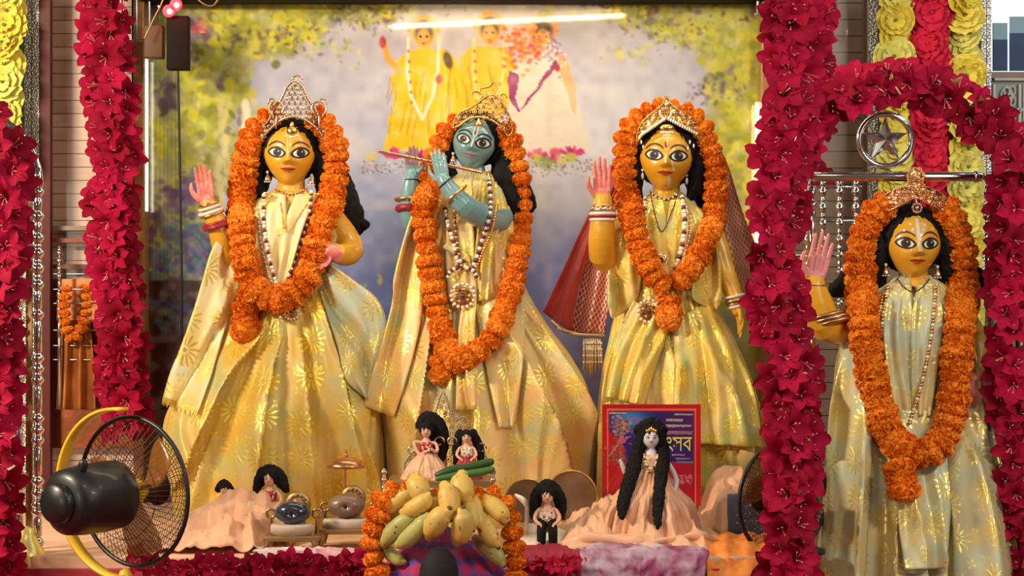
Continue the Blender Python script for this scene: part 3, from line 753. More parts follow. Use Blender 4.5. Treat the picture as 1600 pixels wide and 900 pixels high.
def face(parent, M, bvh, lip=M_lip, ew=.238, eh=.125, ex=.355, ez=.06, brow=.36, gaze=0.0, mouth=-.43, mw=.235, tilak=0, brow_mat=None):
    bm = bmesh.new(); k = .0006
    for s in (-1, 1):
        decal(bm, almond(s*ex, ez, ew*1.2, eh*1.5, s), M, bvh, k, 1, centre=(s*ex, ez))
        decal(bm, almond(s*ex, ez-.004, ew*.93, eh*.98, s), M, bvh, 2*k, 0, centre=(s*ex, ez))
        ic = s*ex+gaze
        circ = [(ic+.130*math.cos(t), ez+.006+min(.125, eh*.97)*math.sin(t)) for t in [2*PI*q/20 for q in range(20)]]
        decal(bm, circ, M, bvh, 3*k, 2, centre=(ic, ez)); circ = [(ic+.08*math.cos(t), ez+.01+.08*math.sin(t)) for t in [2*PI*q/16 for q in range(16)]]
        decal(bm, circ, M, bvh, 4*k, 1, centre=(ic, ez+.01)); circ = [(ic+.035+.02*math.cos(t), ez+.045+.02*math.sin(t)) for t in [2*PI*q/10 for q in range(10)]]
        decal(bm, circ, M, bvh, 5*k, 0, rings=1)  # white dot is a highlight painted on the iris
    obj('painted_eyes', bm, [M_eyew, M_eyeb, M_iris], parent)
    bm = bmesh.new()
    for s in (-1, 1):
        stroke(bm, [(s*.10, brow-.10), (s*.2, brow-.01), (s*.36, brow+.035), (s*.52, brow-.02), (s*.62, brow-.12)], .032, M, bvh, k, 0)
        stroke(bm, [(s*.13, ez+.03), (s*.25, ez+.15), (s*.38, ez+.185), (s*.52, ez+.13), (s*.6, ez+.05)], .012, M, bvh, k, 0)
    obj('eyebrows', bm, brow_mat or M_brow, parent)
    bm = bmesh.new(); n = 24; up = []; lo = []
    for q in range(n+1):
        t = q/n*2-1; e = (1-abs(t)**1.7); up.append((mw*t, mouth+.012*t*t+.065*e*(1-.35*math.exp(-(t/.16)**2)))); lo.append((mw*t, mouth+.012*t*t-.09*e))
    mid = [(mw*(q/n*2-1), mouth+.012*(q/n*2-1)**2-.004) for q in range(n+1)]
    decal(bm, up+mid[::-1][1:-1], M, bvh, k, 0, centre=(0, mouth+.02)); decal(bm, lo+mid[::-1][1:-1], M, bvh, k, 0, centre=(0, mouth-.03))
    stroke(bm, mid[::3], .009, M, bvh, 2*k, 1)
    obj('lips', bm, [lip, M_brow], parent)
    if tilak:
        bm = bmesh.new()
        if tilak == 1:      # two fine upright lines with a drop
            for s in (-1, 1): stroke(bm, [(s*.035, .64), (s*.035, .3), (s*.02, .2)], .014, M, bvh, k, 0)
            stroke(bm, [(-.03, .2), (0, .05), (0, -.06)], .022, M, bvh, k, 0)
            for a, b in ((-.02, -.52), (-.06, -.62), (.05, -.3), (-.2, -.28), (-.16, -.36)): decal(bm, [(a+.02*math.cos(t), b+.035*math.sin(t)) for t in [q*.7 for q in range(9)]], M, bvh, k, 0, rings=1)
        elif tilak == 2:    # forked mark with dots
            for s in (-1, 1): stroke(bm, [(s*.06, .66), (s*.06, .36), (s*.02, .22)], .018, M, bvh, k, 0); stroke(bm, [(s*.1, .5), (s*.22, .52), (s*.34, .46)], .012, M, bvh, k, 0)
            stroke(bm, [(0, .22), (0, 0), (0, -.16)], .022, M, bvh, k, 0); stroke(bm, [(-.02, .44), (0, .34), (.0, .3)], .03, M, bvh, 2*k, 1)
        elif tilak == 3:    # broad pale sweep down the nose and cheek
            stroke(bm, [(.0, .70), (.0, .4), (.0, .2)], .02, M, bvh, k, 0); stroke(bm, [(-.05, .46), (-.03, .34), (0, .28)], .03, M, bvh, 2*k, 1)
            stroke(bm, [(0, .1), (-.02, -.1), (.02, -.24)], .03, M, bvh, k, 0); stroke(bm, [(.14, .0), (.2, -.2), (.24, -.36)], .03, M, bvh, k, 0)
            stroke(bm, [(.1, -.5), (.12, -.7), (.1, -.86)], .055, M, bvh, k, 0)
            stroke(bm, [(-.16, .62), (0, .7), (.1, .66)], .03, M, bvh, k, 0)
        elif tilak == 4:    # silver band from hairline to nose tip
            stroke(bm, [(-.02, .78), (-.02, .5), (0, .2)], .05, M, bvh, k, 2, False); stroke(bm, [(0, .2), (0, 0), (.01, -.22)], .05, M, bvh, k, 2)
            for a, b in ((-.16, .46), (.14, .46), (-.22, .62), (.2, .6), (.42, .5), (-.4, .44)): decal(bm, [(a+.045*math.cos(t), b+.045*math.sin(t)) for t in [q*.7 for q in range(9)]], M, bvh, 2*k, 2, rings=1)
        obj('forehead_mark', bm, [M_tilak, M_maroon, M_tilakw], parent)
def hand(bm, W, f, n, size, thumb=1, curl=(0, 0, 0, 0), tc=0, fan=.05, thick=1.0):
    W = Vector(W); f = Vector(f).normalized(); n = Vector(n); n = (n-f*n.dot(f)).normalized(); s = f.cross(n)*thumb
    rad = .047*size*thick
    for k, (so, L_) in enumerate(zip((.165, .055, -.055, -.16), (.41, .46, .42, .33))):
        K = W+f*size*(.50-(.03 if k in (0,) else .06 if k == 3 else 0))+s*so*size
        tube(bm, [W+s*so*size*.55+f*size*.02, W+f*size*.25+s*so*size*.85, K], [rad*1.5, rad*1.45, rad*1.12], 10)
        d = (f+s*so*fan*8).normalized(); p = K; pts = [p]; c = curl[k]
        for seg, fr in enumerate((.42, .32, .26)):
            d = (Quaternion(f.cross(n), c) @ d) if False else (d*math.cos(c)+n*math.sin(c)).normalized()
            # keep bending towards the palm
            p = p+d*L_*size*fr; pts.append(p); 
            nn = n*math.cos(c)-f*math.sin(c)
        tube(bm, pts, [rad, rad*.98, rad*.9, rad*.72], 10, sub=2)
    T = W+f*size*.1+s*.17*size+n*.03*size
    tube(bm, [T, T+(f*.16+s*.13+n*tc)*size, T+(f*.31+s*.17+n*tc*1.6)*size, T+(f*.42+s*.15+n*tc*1.8)*size], [rad*1.7, rad*1.35, rad*1.1, rad*.75], 10, sub=2)
def paint_palm(me, C, n, R, mi=1, thr=.1, f=None, W=None):
    C = Vector(C); n = Vector(n).normalized()
    for p in me.polygons:
        d = p.center-C
        if d.length < R and p.normal.dot(n) > thr and (W is None or (p.center-Vector(W)).dot(f) > 0): p.material_index = mi
def head_M(px, py, Y, s, yaw=0, tilt=0, pitch=0):
    return Matrix.Translation(P(px, py, Y)) @ Matrix.Rotation(yaw, 4, 'Z') @ Matrix.Rotation(tilt, 4, 'Y') @ Matrix.Rotation(pitch, 4, 'X') @ Matrix.Diagonal((s, s, s, 1))
def hairmesh(M, locks, cap=(1.0, 1.0, 1.03), shift=(0, .37, .21), vox=.004):
    bm = bmesh.new()
    bmesh.ops.create_uvsphere(bm, u_segments=32, v_segments=20, radius=1, matrix=M @ Matrix.Translation(shift) @ Matrix.Diagonal((*cap, 1)))
    for pts, rad in locks: tube(bm, pts, rad, 10, sub=4)
    me = voxel(bm, vox, 2)
    roughen(me, lambda p: fbm(Vector((p[0]*120, p[1]*120, p[2]*26)), 3)*.0035)
    return me
def filigree(parent, name, poly, Yc, cx, curve, r=5.0, mats=None, gems=True, plate=False, seed=0, bead=1.0):
    """open metalwork: rings packed in an outline given in px, bent round the head"""
    bm = bmesh.new(); rr = random.Random(seed)
    def Q(x, y, o=0): return P(x, y, Yc+curve*((x-cx)*.002)**2-o)
    xs = [p[0] for p in poly]; ys = [p[1] for p in poly]
    pts = catmull([(x, y, 0) for x, y in poly+poly[:1]], 4)[:-1]; pl = [(p.x, p.y) for p in pts]
    tube(bm, [Q(x, y) for x, y in pl], .0030*bead, 6, closed=True)
    def inside(x, y):
        c = False; n = len(pl)
        for i in range(n):
            x1, y1 = pl[i]; x2, y2 = pl[(i+1) % n]
            if (y1 > y) != (y2 > y) and x < (x2-x1)*(y-y1)/(y2-y1)+x1: c = not c
        return c
    if plate:
        step = 2.0; nx = int((max(xs)-min(xs))/step)+1; ny = int((max(ys)-min(ys))/step)+1
        vc = {}
        def V(i, j):
            if (i, j) not in vc: vc[i, j] = bm.verts.new(Q(min(xs)+i*step, min(ys)+j*step, -.004+.004*fbm(Vector((i*.2, j*.2, seed)), 2)))
            return vc[i, j]
        for i in range(nx):
            for j in range(ny):
                if inside(min(xs)+(i+.5)*step, min(ys)+(j+.5)*step): bm.faces.new((V(i, j), V(i+1, j), V(i+1, j+1), V(i, j+1)))
    row = 0; y = min(ys)+r*.6
    while y < max(ys):
        x = min(xs)+(r if row % 2 else 0)
        while x < max(xs):
            if inside(x, y):
                a = rr.uniform(.75, 1.05)*r*.002*.5*2*.9
                torus(bm, Q(x, y, .001), a*.82, .0013*bead, (0, 1, 0), 12, 5)
                if gems: ball(bm, Q(x, y, .002), a*.42, 1 if rr.random() < .55 else 2, 8, 6)
                else: ball(bm, Q(x, y, .002), a*.5, 0, 8, 6)
            x += r*2
        y += r*1.7; row += 1
    # beaded rim
    L = 0
    for i in range(len(pl)):
        a = Q(*pl[i]); b = Q(*pl[(i+1) % len(pl)]); n = max(1, int((b-a).length/.006))
        for k in range(n): ball(bm, a.lerp(b, k/n)-Vector((0, .002, 0)), .0024*bead, 0, 6, 5)
    return obj(name, bm, mats or [M_silver, M_gem, M_gemw], parent)
def curl(bm, px, py, r, Y, a0, a1, grow=1.0, th=.003, n=24, mi=0):
    pts = []
    for i in range(n+1):
        t = i/n; a = a0+(a1-a0)*t; q = r*(1-(1-grow)*t); pts.append(P(px+q*math.cos(a), py-q*math.sin(a), Y))
    tube(bm, pts, th, 7, mi=mi)
def necklace(parent, name, path, bvh, Y0, r=.005, gap=.0105, off=.008, mats=None, pat=(0, 1), flat=1.0, sub=8):
    L = lay(path, bvh, off, Y0, sub); bm = bmesh.new(); acc = 0; k = 0
    tube(bm, L, .001, 5, caps=False)
    for a, b in zip(L, L[1:]):
        d = (b-a).length; 
        while acc < d:
            ball(bm, a.lerp(b, acc/d), (r, r*.7, r*flat), pat[k % len(pat)], 8, 6); acc += gap; k += 1
        acc -= d
    return obj(name, bm, mats or [M_gemw, M_gem], parent)
def pendant(parent, name, px, py, R, Y, mats=None):
    bm = bmesh.new(); c = P(px, py, Y); lathe(bm, [(0, -.002), (R, -.002), (R, .002), (R*.8, .004), (0, .006)], c, (0, -1, 0), 28)
    for k in range(16):
        a = 2*PI*k/16; ball(bm, c+Vector((math.cos(a)*R, -.003, math.sin(a)*R)), R*.16, 1, 8, 6)
    for k in range(9):
        a = 2*PI*k/9; ball(bm, c+Vector((math.cos(a)*R*.55, -.005, math.sin(a)*R*.55)), R*.15, 2 if k % 2 else 0, 8, 6)
    ball(bm, c+Vector((0, -.007, 0)), R*.25, 2, 10, 8)
    for k in range(5): ball(bm, c+Vector(((k-2)*R*.4, -.002, -R*1.25+abs(k-2)*R*.2)), (R*.1, R*.1, R*.22), 0, 8, 6)
    return obj(name, bm, mats or [M_gold, M_gemw, M_gem], parent)
def bangle(bm, c, ax, R, r, mi=0, sx=1.0): torus(bm, c, R, r, ax, 28, 8, mi, sx)
def earring(parent, px, py, Y):
    bm = bmesh.new(); c = P(px, py, Y); lathe(bm, [(.002, .016), (.004, .012), (.009, .004), (.011, -.004), (.011, -.006), (.002, -.006)], c, (0, 0, 1), 16)
    ball(bm, c+Vector((0, 0, .02)), .005, 1, 10, 8)
    for k in range(7): a = 2*PI*k/7; ball(bm, c+Vector((math.cos(a)*.009, math.sin(a)*.009, -.010)), .0028, 1, 6, 5)
    return obj('earring', bm, [M_silver, M_gemw], parent)

# ---- marigold: one blossom, many ruffled petals, string axis along z
def marigold_mesh(name, seed, flat=.62, m=None):
    r = random.Random(seed); bm = bmesh.new()
    ball(bm, (0, 0, 0), (.84, .84, .84*flat), 0, 16, 12)
    n = 250; ga = PI*(3-math.sqrt(5))
    for k in range(n):
        z = 1-2*(k+.5)/n; rad = math.sqrt(1-z*z); a = ga*k+r.uniform(-.12, .12)
        d = Vector((rad*math.cos(a), rad*math.sin(a), z)); nrm = Vector((d.x, d.y, d.z*flat*.9)); base = Vector((d.x*.74, d.y*.74, d.z*.74*flat))
        nd = Vector((d.x, d.y, d.z/flat)).normalized(); t1 = nd.orthogonal().normalized(); t1 = Quaternion(nd, r.uniform(0, PI)) @ t1; t2 = nd.cross(t1)
        L_ = r.uniform(.20, .28)*(1 if abs(z) < .75 else .8); w_ = r.uniform(.085, .13); cols = []
        for i in range(4):
            u = i/3*2-1; c = []
            for j in range(3):
                v = j/2; p = base+Vector((d.x, d.y, d.z*flat))*L_*v+t1*u*w_*(.6+.8*v)+t2*(.10*v*v+.05*u*u*v)+nd*(.03*math.sin(u*5+k)*v); c.append(p)
            cols.append(c)
        V = [[bm.verts.new(q) for q in c] for c in cols]
        for i in range(3):
            for j in range(2): bm.faces.new((V[i][j], V[i+1][j], V[i+1][j+1], V[i][j+1]))
    return bm
def marimat(name, c1, c2):
    m, nt, b = mk(name); L = nt.links; g = N(nt, 'ShaderNodeTexCoord'); oi = N(nt, 'ShaderNodeObjectInfo')
    t = N(nt, 'ShaderNodeTexNoise', i={'Scale': 3.0, 'Detail': 4}); L.new(g.outputs['Object'], t.inputs['Vector'])
    ad = N(nt, 'ShaderNodeMath', op='MULTIPLY_ADD'); ad.inputs[1].default_value = .5; L.new(oi.outputs['Random'], ad.inputs[0]); sb = N(nt, 'ShaderNodeMath', op='SUBTRACT'); sb.inputs[1].default_value = .3; L.new(t.outputs[0], sb.inputs[0]); L.new(sb.outputs[0], ad.inputs[2])
    x = N(nt, 'ShaderNodeMix', data_type='RGBA'); x.inputs[6].default_value = (*c1, 1); x.inputs[7].default_value = (*c2, 1); L.new(ad.outputs[0], x.inputs[0]); L.new(x.outputs[2], b.inputs['Base Color'])
    b.inputs['Roughness'].default_value = .65; b.inputs['Subsurface Weight'].default_value = .12; b.inputs['Subsurface Scale'].default_value = .01; b.inputs['Subsurface Radius'].default_value = (1, .4, .1)
    return m
M_mari = marimat('marigold', (.84, .215, .005), (.95, .33, .010))
MARI = []
for k in range(4):
    me = tomesh(marigold_mesh('mari', 100+k, .60), 'marigold'); me.materials.append(M_mari); me.polygons.foreach_set('use_smooth', [True]*len(me.polygons)); MARI.append(me)
def garland(label, paths, bvh, Y0, width, gap, group, off=None, loc=None, cat='garland', name='marigold_garland', jit=.12, flatk=1.0):
    """paths: lists of px points; blossoms threaded one after another and resting on the figure"""
    rad = width*.002*.5*(CAMD+Y0)/CAMD; rnd = random.Random(len(label)); root = None; th = bmesh.new()
    for pi_, path in enumerate(paths):
        L = lay(path, bvh, (off if off is not None else rad*.75), Y0, 10, smooth=14)
        if root is None: root = thing(name, loc or tuple(L[len(L)//2]), label, cat, group)
        tube(th, L, .0018, 6); acc = gap*.001
        g = gap*.002*(CAMD+Y0)/CAMD
        for a, b in zip(L, L[1:]):
            d = (b-a).length
            while acc < d:
                p = a.lerp(b, acc/d); q = Vector((0, 0, 1)).rotation_difference((b-a).normalized())
                q = Quaternion((b-a).normalized(), rnd.uniform(0, 6.28)) @ q; sc = rad*rnd.uniform(1-jit, 1+jit*.6)
                e = Quaternion(Vector((rnd.uniform(-1, 1), rnd.uniform(-1, 1), rnd.uniform(-1, 1))).normalized(), rnd.uniform(0, .2))
                inst('marigold_blossom', MARI[rnd.randrange(4)], Matrix.Translation(p) @ (e @ q).to_matrix().to_4x4() @ Matrix.Diagonal((sc, sc, sc*1.05*flatk, 1)), root); acc += g
            acc -= d
    obj('thread', th, M_thread, root); return root

# ------------------------------------------------------------------ the four robed statues
def base_amp(a0, a1, t0=.35):
    return lambda t: a0+(a1-a0)*sstep(t0*.6, 1, t)

# ===== statue A: left, raised hand
Y = 0.0
sA = thing('robed_statue', P(455, 810, Y), 'golden-faced statue with raised red palm and tall silver crown, leftmost of the row', 'statue')
rb = robe([(296, 432, 474, .035), (306, 412, 496, .06), (330, 380, 524, .082), (360, 362, 532, .092), (400, 350, 522, .098), (440, 350, 515, .10), (478, 358, 532, .105), (520, 330, 562, .125), (580, 300, 588, .15), (650, 262, 598, .185), (720, 262, 600, .2), (809.5, 276, 600, .2)], Y, 9, base_amp(.008, .022), 3, n=420, ridges=[([(440, 470), (425, 492), (399, 535), (343, 600), (286, 722)], 60, 9, .050), ([(452, 500), (447, 525), (425, 582), (404, 712), (398, 800)], 46, 9, .046), ([(464, 480), (467, 494), (477, 607), (490, 773)], 34, 10, .042), ([(486, 430), (492, 446), (517, 542), (547, 673), (577, 773)], 48, 10, .048), ([(350, 660), (338, 700), (321, 770)], 9, 26, .03), ([(516, 560), (530, 599), (560, 655), (584, 740)], 30, 9, .035), ([(512, 470), (524, 520), (560, 600), (590, 700)], 9, 30, .03)], wrink=.006)
roA = obj('pleated_robe', rb, BROC['A'], sA)
bvA = bvh_of(roA)
MA = head_M(453, 243, Y-.015, .102, yaw=.05, tilt=.03, pitch=.04)
bm = bmesh.new(); headmesh(bm, MA)
tube(bm, [P(455, 270, Y+.01), P(455, 300, Y), P(455, 330, Y)], [.042, .044, .06], 16)
tube(bm, [P(455, 330, Y), P(452, 400, Y), P(450, 480, Y)], [.075, .07, .06], 16, flat=1.0)
tube(bm, [P(400, 345, Y), P(455, 335, Y), P(515, 345, Y)], [.045, .06, .045], 12)
tube(bm, [P(390, 348, Y), P(368, 385, Y-.01), P(358, 412, Y-.04), P(352, 395, Y-.07), P(342, 358, Y-.09), P(330, 330, Y-.10), P(324, 314, Y-.10)], [.045, .042, .04, .038, .034, .028, .024], 24, sub=3)
hand(bm, P(325, 318, Y-.10), (-.16, 0, 1), (.18, -1, .05), .128, thumb=-1, curl=(.05, .05, .06, .08), fan=.02)
tube(bm, [P(520, 345, Y), P(540, 372, Y), P(548, 392, Y-.03), P(535, 398, Y-.09), P(516, 392, Y-.12)], [.042, .042, .04, .034, .026], 24, sub=3)
hand(bm, P(518, 388, Y-.125), (-.35, -.1, -.8), (-.45, -1, .25), .085, thumb=1, curl=(.35, .3, .3, .3), fan=.03)
me = voxel(bm, .0022, 2, .4); me.materials.append(M_skin); me.materials.append(M_palm)
paint_palm(me, P(322, 284, Y-.10), (.18, -1, .05), .075, f=Vector((-.16, 0, 1)), W=P(325, 314, Y-.1)); paint_palm(me, P(508, 402, Y-.14), (-.3, -1, 0), .055, thr=-.2)
bodyA = obj('body', me, M_skin, sA); bvb = bvh_of(bodyA)
face(sA, MA, bvb, tilak=1, gaze=.02)
# upper cloth, crossed on the chest, and hanging shawl ends
drape(sA, 'shawl_end', [(392, 322), (352, 360), (330, 392), (307, 470), (283, 540), (265, 585), (254, 625)], [(420, 330), (398, 392), (374, 448), (353, 513), (338, 560), (328, 592), (309, 645)], bvA, Y-.1, BROC['A2'], fringe=True, folds=1.2, amp=.012, seed=1)
drape(sA, 'shawl_end', [(492, 425), (507, 480), (527, 540), (540, 593), (572, 622)], [(512, 408), (553, 438), (590, 468), (604, 510), (592, 560), (576, 624)][:6], bvA, Y-.1, BROC['D'], folds=2, amp=.02, seed=4)
drape(sA, 'upper_cloth', [(412, 300), (396, 350), (392, 410), (400, 470)], [(446, 304), (448, 360), (446, 420), (440, 480)], bvA, Y-.1, BROC['A2'], folds=2, amp=.012, seed=2)
drape(sA, 'upper_cloth', [(498, 302), (476, 350), (458, 410), (440, 470)], [(462, 304), (444, 350), (432, 410), (420, 468)], bvA, Y-.1, BROC['A2'], folds=1.5, amp=.012, seed=6, off=.012)
h = []
for s, x in ((-1, 0), (1, 0)): pass
h.append(([P(418, 215, Y+.02), P(404, 250, Y+.0), P(402, 285, Y-.0), P(408, 304, Y-.01)], [.03, .03, .024, .012]))
h.append(([P(486, 215, Y+.02), P(503, 250, Y+.0), P(506, 285, Y+.01), P(506, 310, Y+.02)], [.03, .034, .03, .02]))
h.append(([P(500, 240, Y+.06), P(525, 290, Y+.07), P(535, 330, Y+.06), P(540, 355, Y+.05)], [.05, .055, .06, .04])); h.append(([P(528, 300, Y+.06), P(548, 330, Y+.06), P(555, 355, Y+.05)], [.03, .04, .03]))
h.append(([P(410, 240, Y+.06), P(395, 290, Y+.07), P(380, 335, Y+.06)], [.05, .05, .03]))
h.append(([P(555, 345, Y+.05), P(566, 351, Y+.04), P(569, 351, Y+.04)], [.014, .016, .018]))
obj('hair', hairmesh(MA, h), M_hair, sA)
cA = filigree(sA, 'crown', [(410, 216), (408, 202), (420, 188), (428, 170), (440, 154), (447, 138), (456, 128), (465, 128), (474, 138), (481, 154), (492, 170), (500, 188), (512, 204), (508, 218), (496, 202), (478, 188), (458, 182), (438, 188), (422, 202)], Y-.085, 458, 4, r=4.4, seed=1, bead=1.5)
bm = bmesh.new()
for s, x in ((1, 432), (-1, 498)):
    curl(bm, x, 170, 12, Y-.085, PI/2+s*2.6, PI/2-s*2.2, .9, .0034); curl(bm, x-s*6, 160, 7, Y-.085, PI/2+s*1.8, PI/2-s*2.6, .6, .003); tube(bm, [P(x-s*1, 200, Y-.085), P(x, 182, Y-.085)], .003, 6)
curl(bm, 465, 126, 8, Y-.076, .3, PI-.3, 1, .003); curl(bm, 465, 134, 6, Y-.076, 0, 2*PI, 1, .0028); tube(bm, [P(462, 134, Y-.075), P(464, 118, Y-.075)], [.004, .002], 6)
split_parts(obj('crown_scroll', bm, M_silver, cA))
bm = bmesh.new(); c = P(456, 205, Y-.115); ball(bm, c, (.016, .008, .014), 0); ball(bm, c+Vector((0, 0, .017)), (.007, .006, .012), 0)
for k in range(7): ball(bm, c+Vector(((k-3)*.006, -.004, -.014-.0004*(9-(k-3)**2))), .0035, 1, 8, 6)
obj('forehead_jewel', bm, [M_gold, M_gemw], sA)
earring(sA, 418, 279, Y-.02); earring(sA, 487, 284, Y-.03)
bvA2 = bvh_of(roA, bodyA, *[o for o in sA.children if 'cloth' in o.name or 'shawl' in o.name])
necklace(sA, 'necklace', [(412, 305), (412, 350), (420, 400), (432, 445)], bvA2, Y-.1, .0065, .012, mats=[M_gemw, M_gem], pat=(0, 1, 0))
necklace(sA, 'necklace', [(486, 300), (482, 340), (466, 390), (448, 440)], bvA2, Y-.1, .0065, .012, pat=(0, 1))
necklace(sA, 'necklace', [(438, 318), (444, 350), (450, 362), (462, 345), (480, 318)], bvA2, Y-.1, .003, .006, mats=[M_gold, M_gold], off=.004)
necklace(sA, 'necklace', [(402, 322), (408, 380), (420, 430), (430, 450)], bvA2, Y-.1, .004, .008, mats=[M_gold, M_gemw], off=.006)
necklace(sA, 'collar', [(430, 296), (446, 303), (462, 303), (480, 295)], bvA2, Y-.06, .003, .006, mats=[M_gold, M_maroon], off=.004)
pendant(sA, 'pendant', 455, 487, .024, (hitY(bvA2, 455, 487) or -.1)-.012)
bm = bmesh.new(); ax = (P(335, 345, Y-.09)-P(325, 314, Y-.1)).normalized()
for k, (t, R, r_, mi) in enumerate(((0, .030, .0045, 0), (.012, .033, .0045, 1), (.026, .036, .006, 1), (.034, .036, .004, 0))): bangle(bm, P(326, 318, Y-.10)+ax*t, ax, R, r_, mi)
split_parts(obj('bangle', bm, [M_gold, M_white], sA), gap=-.0005)
bm = bmesh.new(); bangle(bm, P(339, 347, Y-.093), ax, .042, .006, 0); bangle(bm, P(341, 352, Y-.093), ax, .043, .006, 0); bangle(bm, P(340, 350, Y-.093), ax, .044, .005, 0); obj('arm_band', bm, M_maroon, sA)
gA = [[(440, 180), (412, 190), (396, 214), (385, 250), (378, 300), (377, 350), (382, 400), (392, 440), (410, 462), (435, 467), (462, 455), (482, 430), (494, 390), (506, 345), (518, 305), (525, 260), (520, 220), (508, 198), (490, 184)], [(396, 462), (384, 480), (382, 500), (384, 524)]]
garland('thick orange marigold garland with tail on the leftmost statue of the row', gA, bvh_of(*[o for o in sA.children if o.name.split('.')[0] in ('pleated_robe', 'upper_cloth', 'shawl_end', 'overskirt', 'sash', 'apron_panel')]), Y+.015, 46, 17.5, None, loc=P(450, 467, -.15))

# ===== statue B: blue, with a flute
sB = thing('robed_statue', P(752, 810, Y), 'blue-skinned statue playing a flute in the middle of the row', 'statue')
rb = robe([(268, 720, 764, .03), (278, 708, 776, .05), (300, 682, 796, .08), (330, 660, 806, .092), (370, 638, 812, .098), (410, 626, 815, .10), (450, 620, 820, .105), (500, 612, 850, .12), (560, 596, 895, .15), (620, 592, 924, .175), (700, 604, 926, .19), (809.5, 606, 924, .2)], Y, 8, base_amp(.008, .022), 12, n=420, ridges=[([(678, 480), (668, 520), (655, 580), (640, 660), (624, 760)], 34, 9, .045), ([(700, 540), (696, 600), (686, 660), (676, 780)], 30, 9, .04), ([(732, 480), (738, 540), (752, 610), (768, 700), (778, 790)], 9, 44, .045), ([(764, 470), (790, 520), (822, 590), (856, 670), (886, 770)], 46, 9, .05), ([(800, 460), (824, 490), (870, 560), (912, 640), (930, 720)], 44, 9, .045), ([(712, 480), (714, 560), (716, 680), (720, 790)], 9, 26, .035)], wrink=.006)
roB = obj('pleated_robe', rb, BROC['B'], sB); bvB = bvh_of(roB)
MB_ = head_M(741, 225, Y-.02, .087, yaw=-.04, tilt=.24, pitch=.02)
bm = bmesh.new(); headmesh(bm, MB_)
tube(bm, [P(738, 250, Y+.01), P(742, 280, Y), P(744, 310, Y)], [.035, .038, .055], 16)
tube(bm, [P(744, 320, Y), P(740, 400, Y), P(738, 470, Y)], [.07, .065, .06], 16)
tube(bm, [P(690, 330, Y), P(744, 322, Y), P(795, 330, Y)], [.045, .055, .045], 12)
# far arm: forearm upright, hand on the flute
tube(bm, [P(680, 335, Y), P(660, 350, Y-.03), P(645, 345, Y-.07), P(640, 318, Y-.085), P(641, 290, Y-.09), P(644, 274, Y-.09)], [.042, .04, .036, .031, .026, .021], 24, sub=3)
hand(bm, P(644, 276, Y-.09), (-.04, .0, 1), (.25, -1, 0), .10, thumb=1, curl=(.06, .1, .1, .12), tc=.15, fan=.02)
# near arm: elbow low on the chest, forearm rising to the lips
tube(bm, [P(790, 330, Y), P(776, 345, Y-.06), P(745, 334, Y-.15), P(722, 318, Y-.19), P(704, 298, Y-.19), P(694, 282, Y-.19)], [.042, .042, .038, .034, .028, .022], 24, sub=3)
hand(bm, P(693, 284, Y-.19), (-.2, 0, 1), (0, 1, 0), .108, thumb=1, curl=(.04, .05, .05, .06), tc=.15, fan=.02)
me = voxel(bm, .0022, 2, .4); me.materials.append(M_blue); me.materials.append(mat('mauve_palm', (.36, .2, .22), .35, coat=.4))
paint_palm(me, P(642, 244, Y-.09), (.2, -1, 0), .055, thr=.2, f=Vector((0, 0, 1)), W=P(644, 258, Y-.09))
bodyB = obj('body', me, M_blue, sB); bvb = bvh_of(bodyB)
face(sB, MB_, bvb, lip=M_lipB, tilak=2, gaze=-.02, brow_mat=M_eyeb, eh=.145)
drape(sB, 'shawl_end', [(662, 305), (640, 344), (616, 430), (612, 476), (584, 576), (567, 634)], [(690, 312), (672, 380), (664, 440), (658, 500), (640, 576), (616, 652)], bvB, Y-.1, BROC['B'], fringe=False, folds=1.2, amp=.012, seed=3)
drape(sB, 'shawl_end', [(742, 480), (752, 540), (764, 600), (780, 668)], [(818, 450), (820, 520), (816, 580), (804, 668)], bvB, Y-.1, BROC['B'], fringe=False, folds=1.4, amp=.016, seed=5)
drape(sB, 'upper_cloth', [(706, 285), (700, 330), (696, 400), (700, 470)], [(738, 284), (740, 340), (742, 400), (748, 470)], bvB, Y-.1, BROC['B'], folds=2, amp=.012, seed=8)
drape(sB, 'upper_cloth', [(776, 284), (782, 340), (770, 400), (762, 470)], [(752, 284), (748, 340), (742, 400), (738, 470)], bvB, Y-.1, BROC['A'], folds=2, amp=.012, seed=9, off=.012)
drape(sB, 'sash', [(690, 388), (716, 406), (726, 450), (716, 520), (712, 640)], [(700, 376), (730, 398), (744, 450), (742, 520), (744, 640)], bvB, Y-.1, BROC['B'], folds=1, amp=.01, seed=19, off=.016)
h = [([P(704, 205, Y+.02), P(700, 235, Y), P(703, 262, Y), P(712, 280, Y)], [.022, .022, .018, .012]),
     ([P(775, 205, Y+.03), P(788, 240, Y+.01), P(790, 290, Y-.01), P(800, 320, Y-.02), P(795, 340, Y-.03)], [.03, .042, .046, .04, .02]),
     ([P(780, 230, Y+.06), P(808, 290, Y+.06), P(824, 320, Y+.06)], [.04, .04, .03]), ([P(824, 300, Y+.05), P(828, 312, Y+.05)], [.018, .02]), ([P(700, 230, Y+.06), P(672, 290, Y+.07), P(668, 320, Y+.06)], [.04, .04, .02])]
obj('hair', hairmesh(MB_, h), M_hair, sB)
cB = filigree(sB, 'crown', [(708, 200), (712, 184), (722, 174), (736, 168), (748, 160), (758, 152), (770, 148), (780, 156), (790, 170), (797, 186), (800, 204), (794, 212), (786, 202), (772, 190), (752, 183), (732, 186), (718, 196)], Y-.085, 752, 4, r=4.8, bead=1.3, mats=[M_gold, M_gem, M_gemw], seed=2)
bm = bmesh.new(); pts = [P(x, y, Y-.07) for x, y in ((762, 156), (750, 146), (752, 138), (764, 136), (772, 128), (778, 142), (776, 152), (766, 157))]
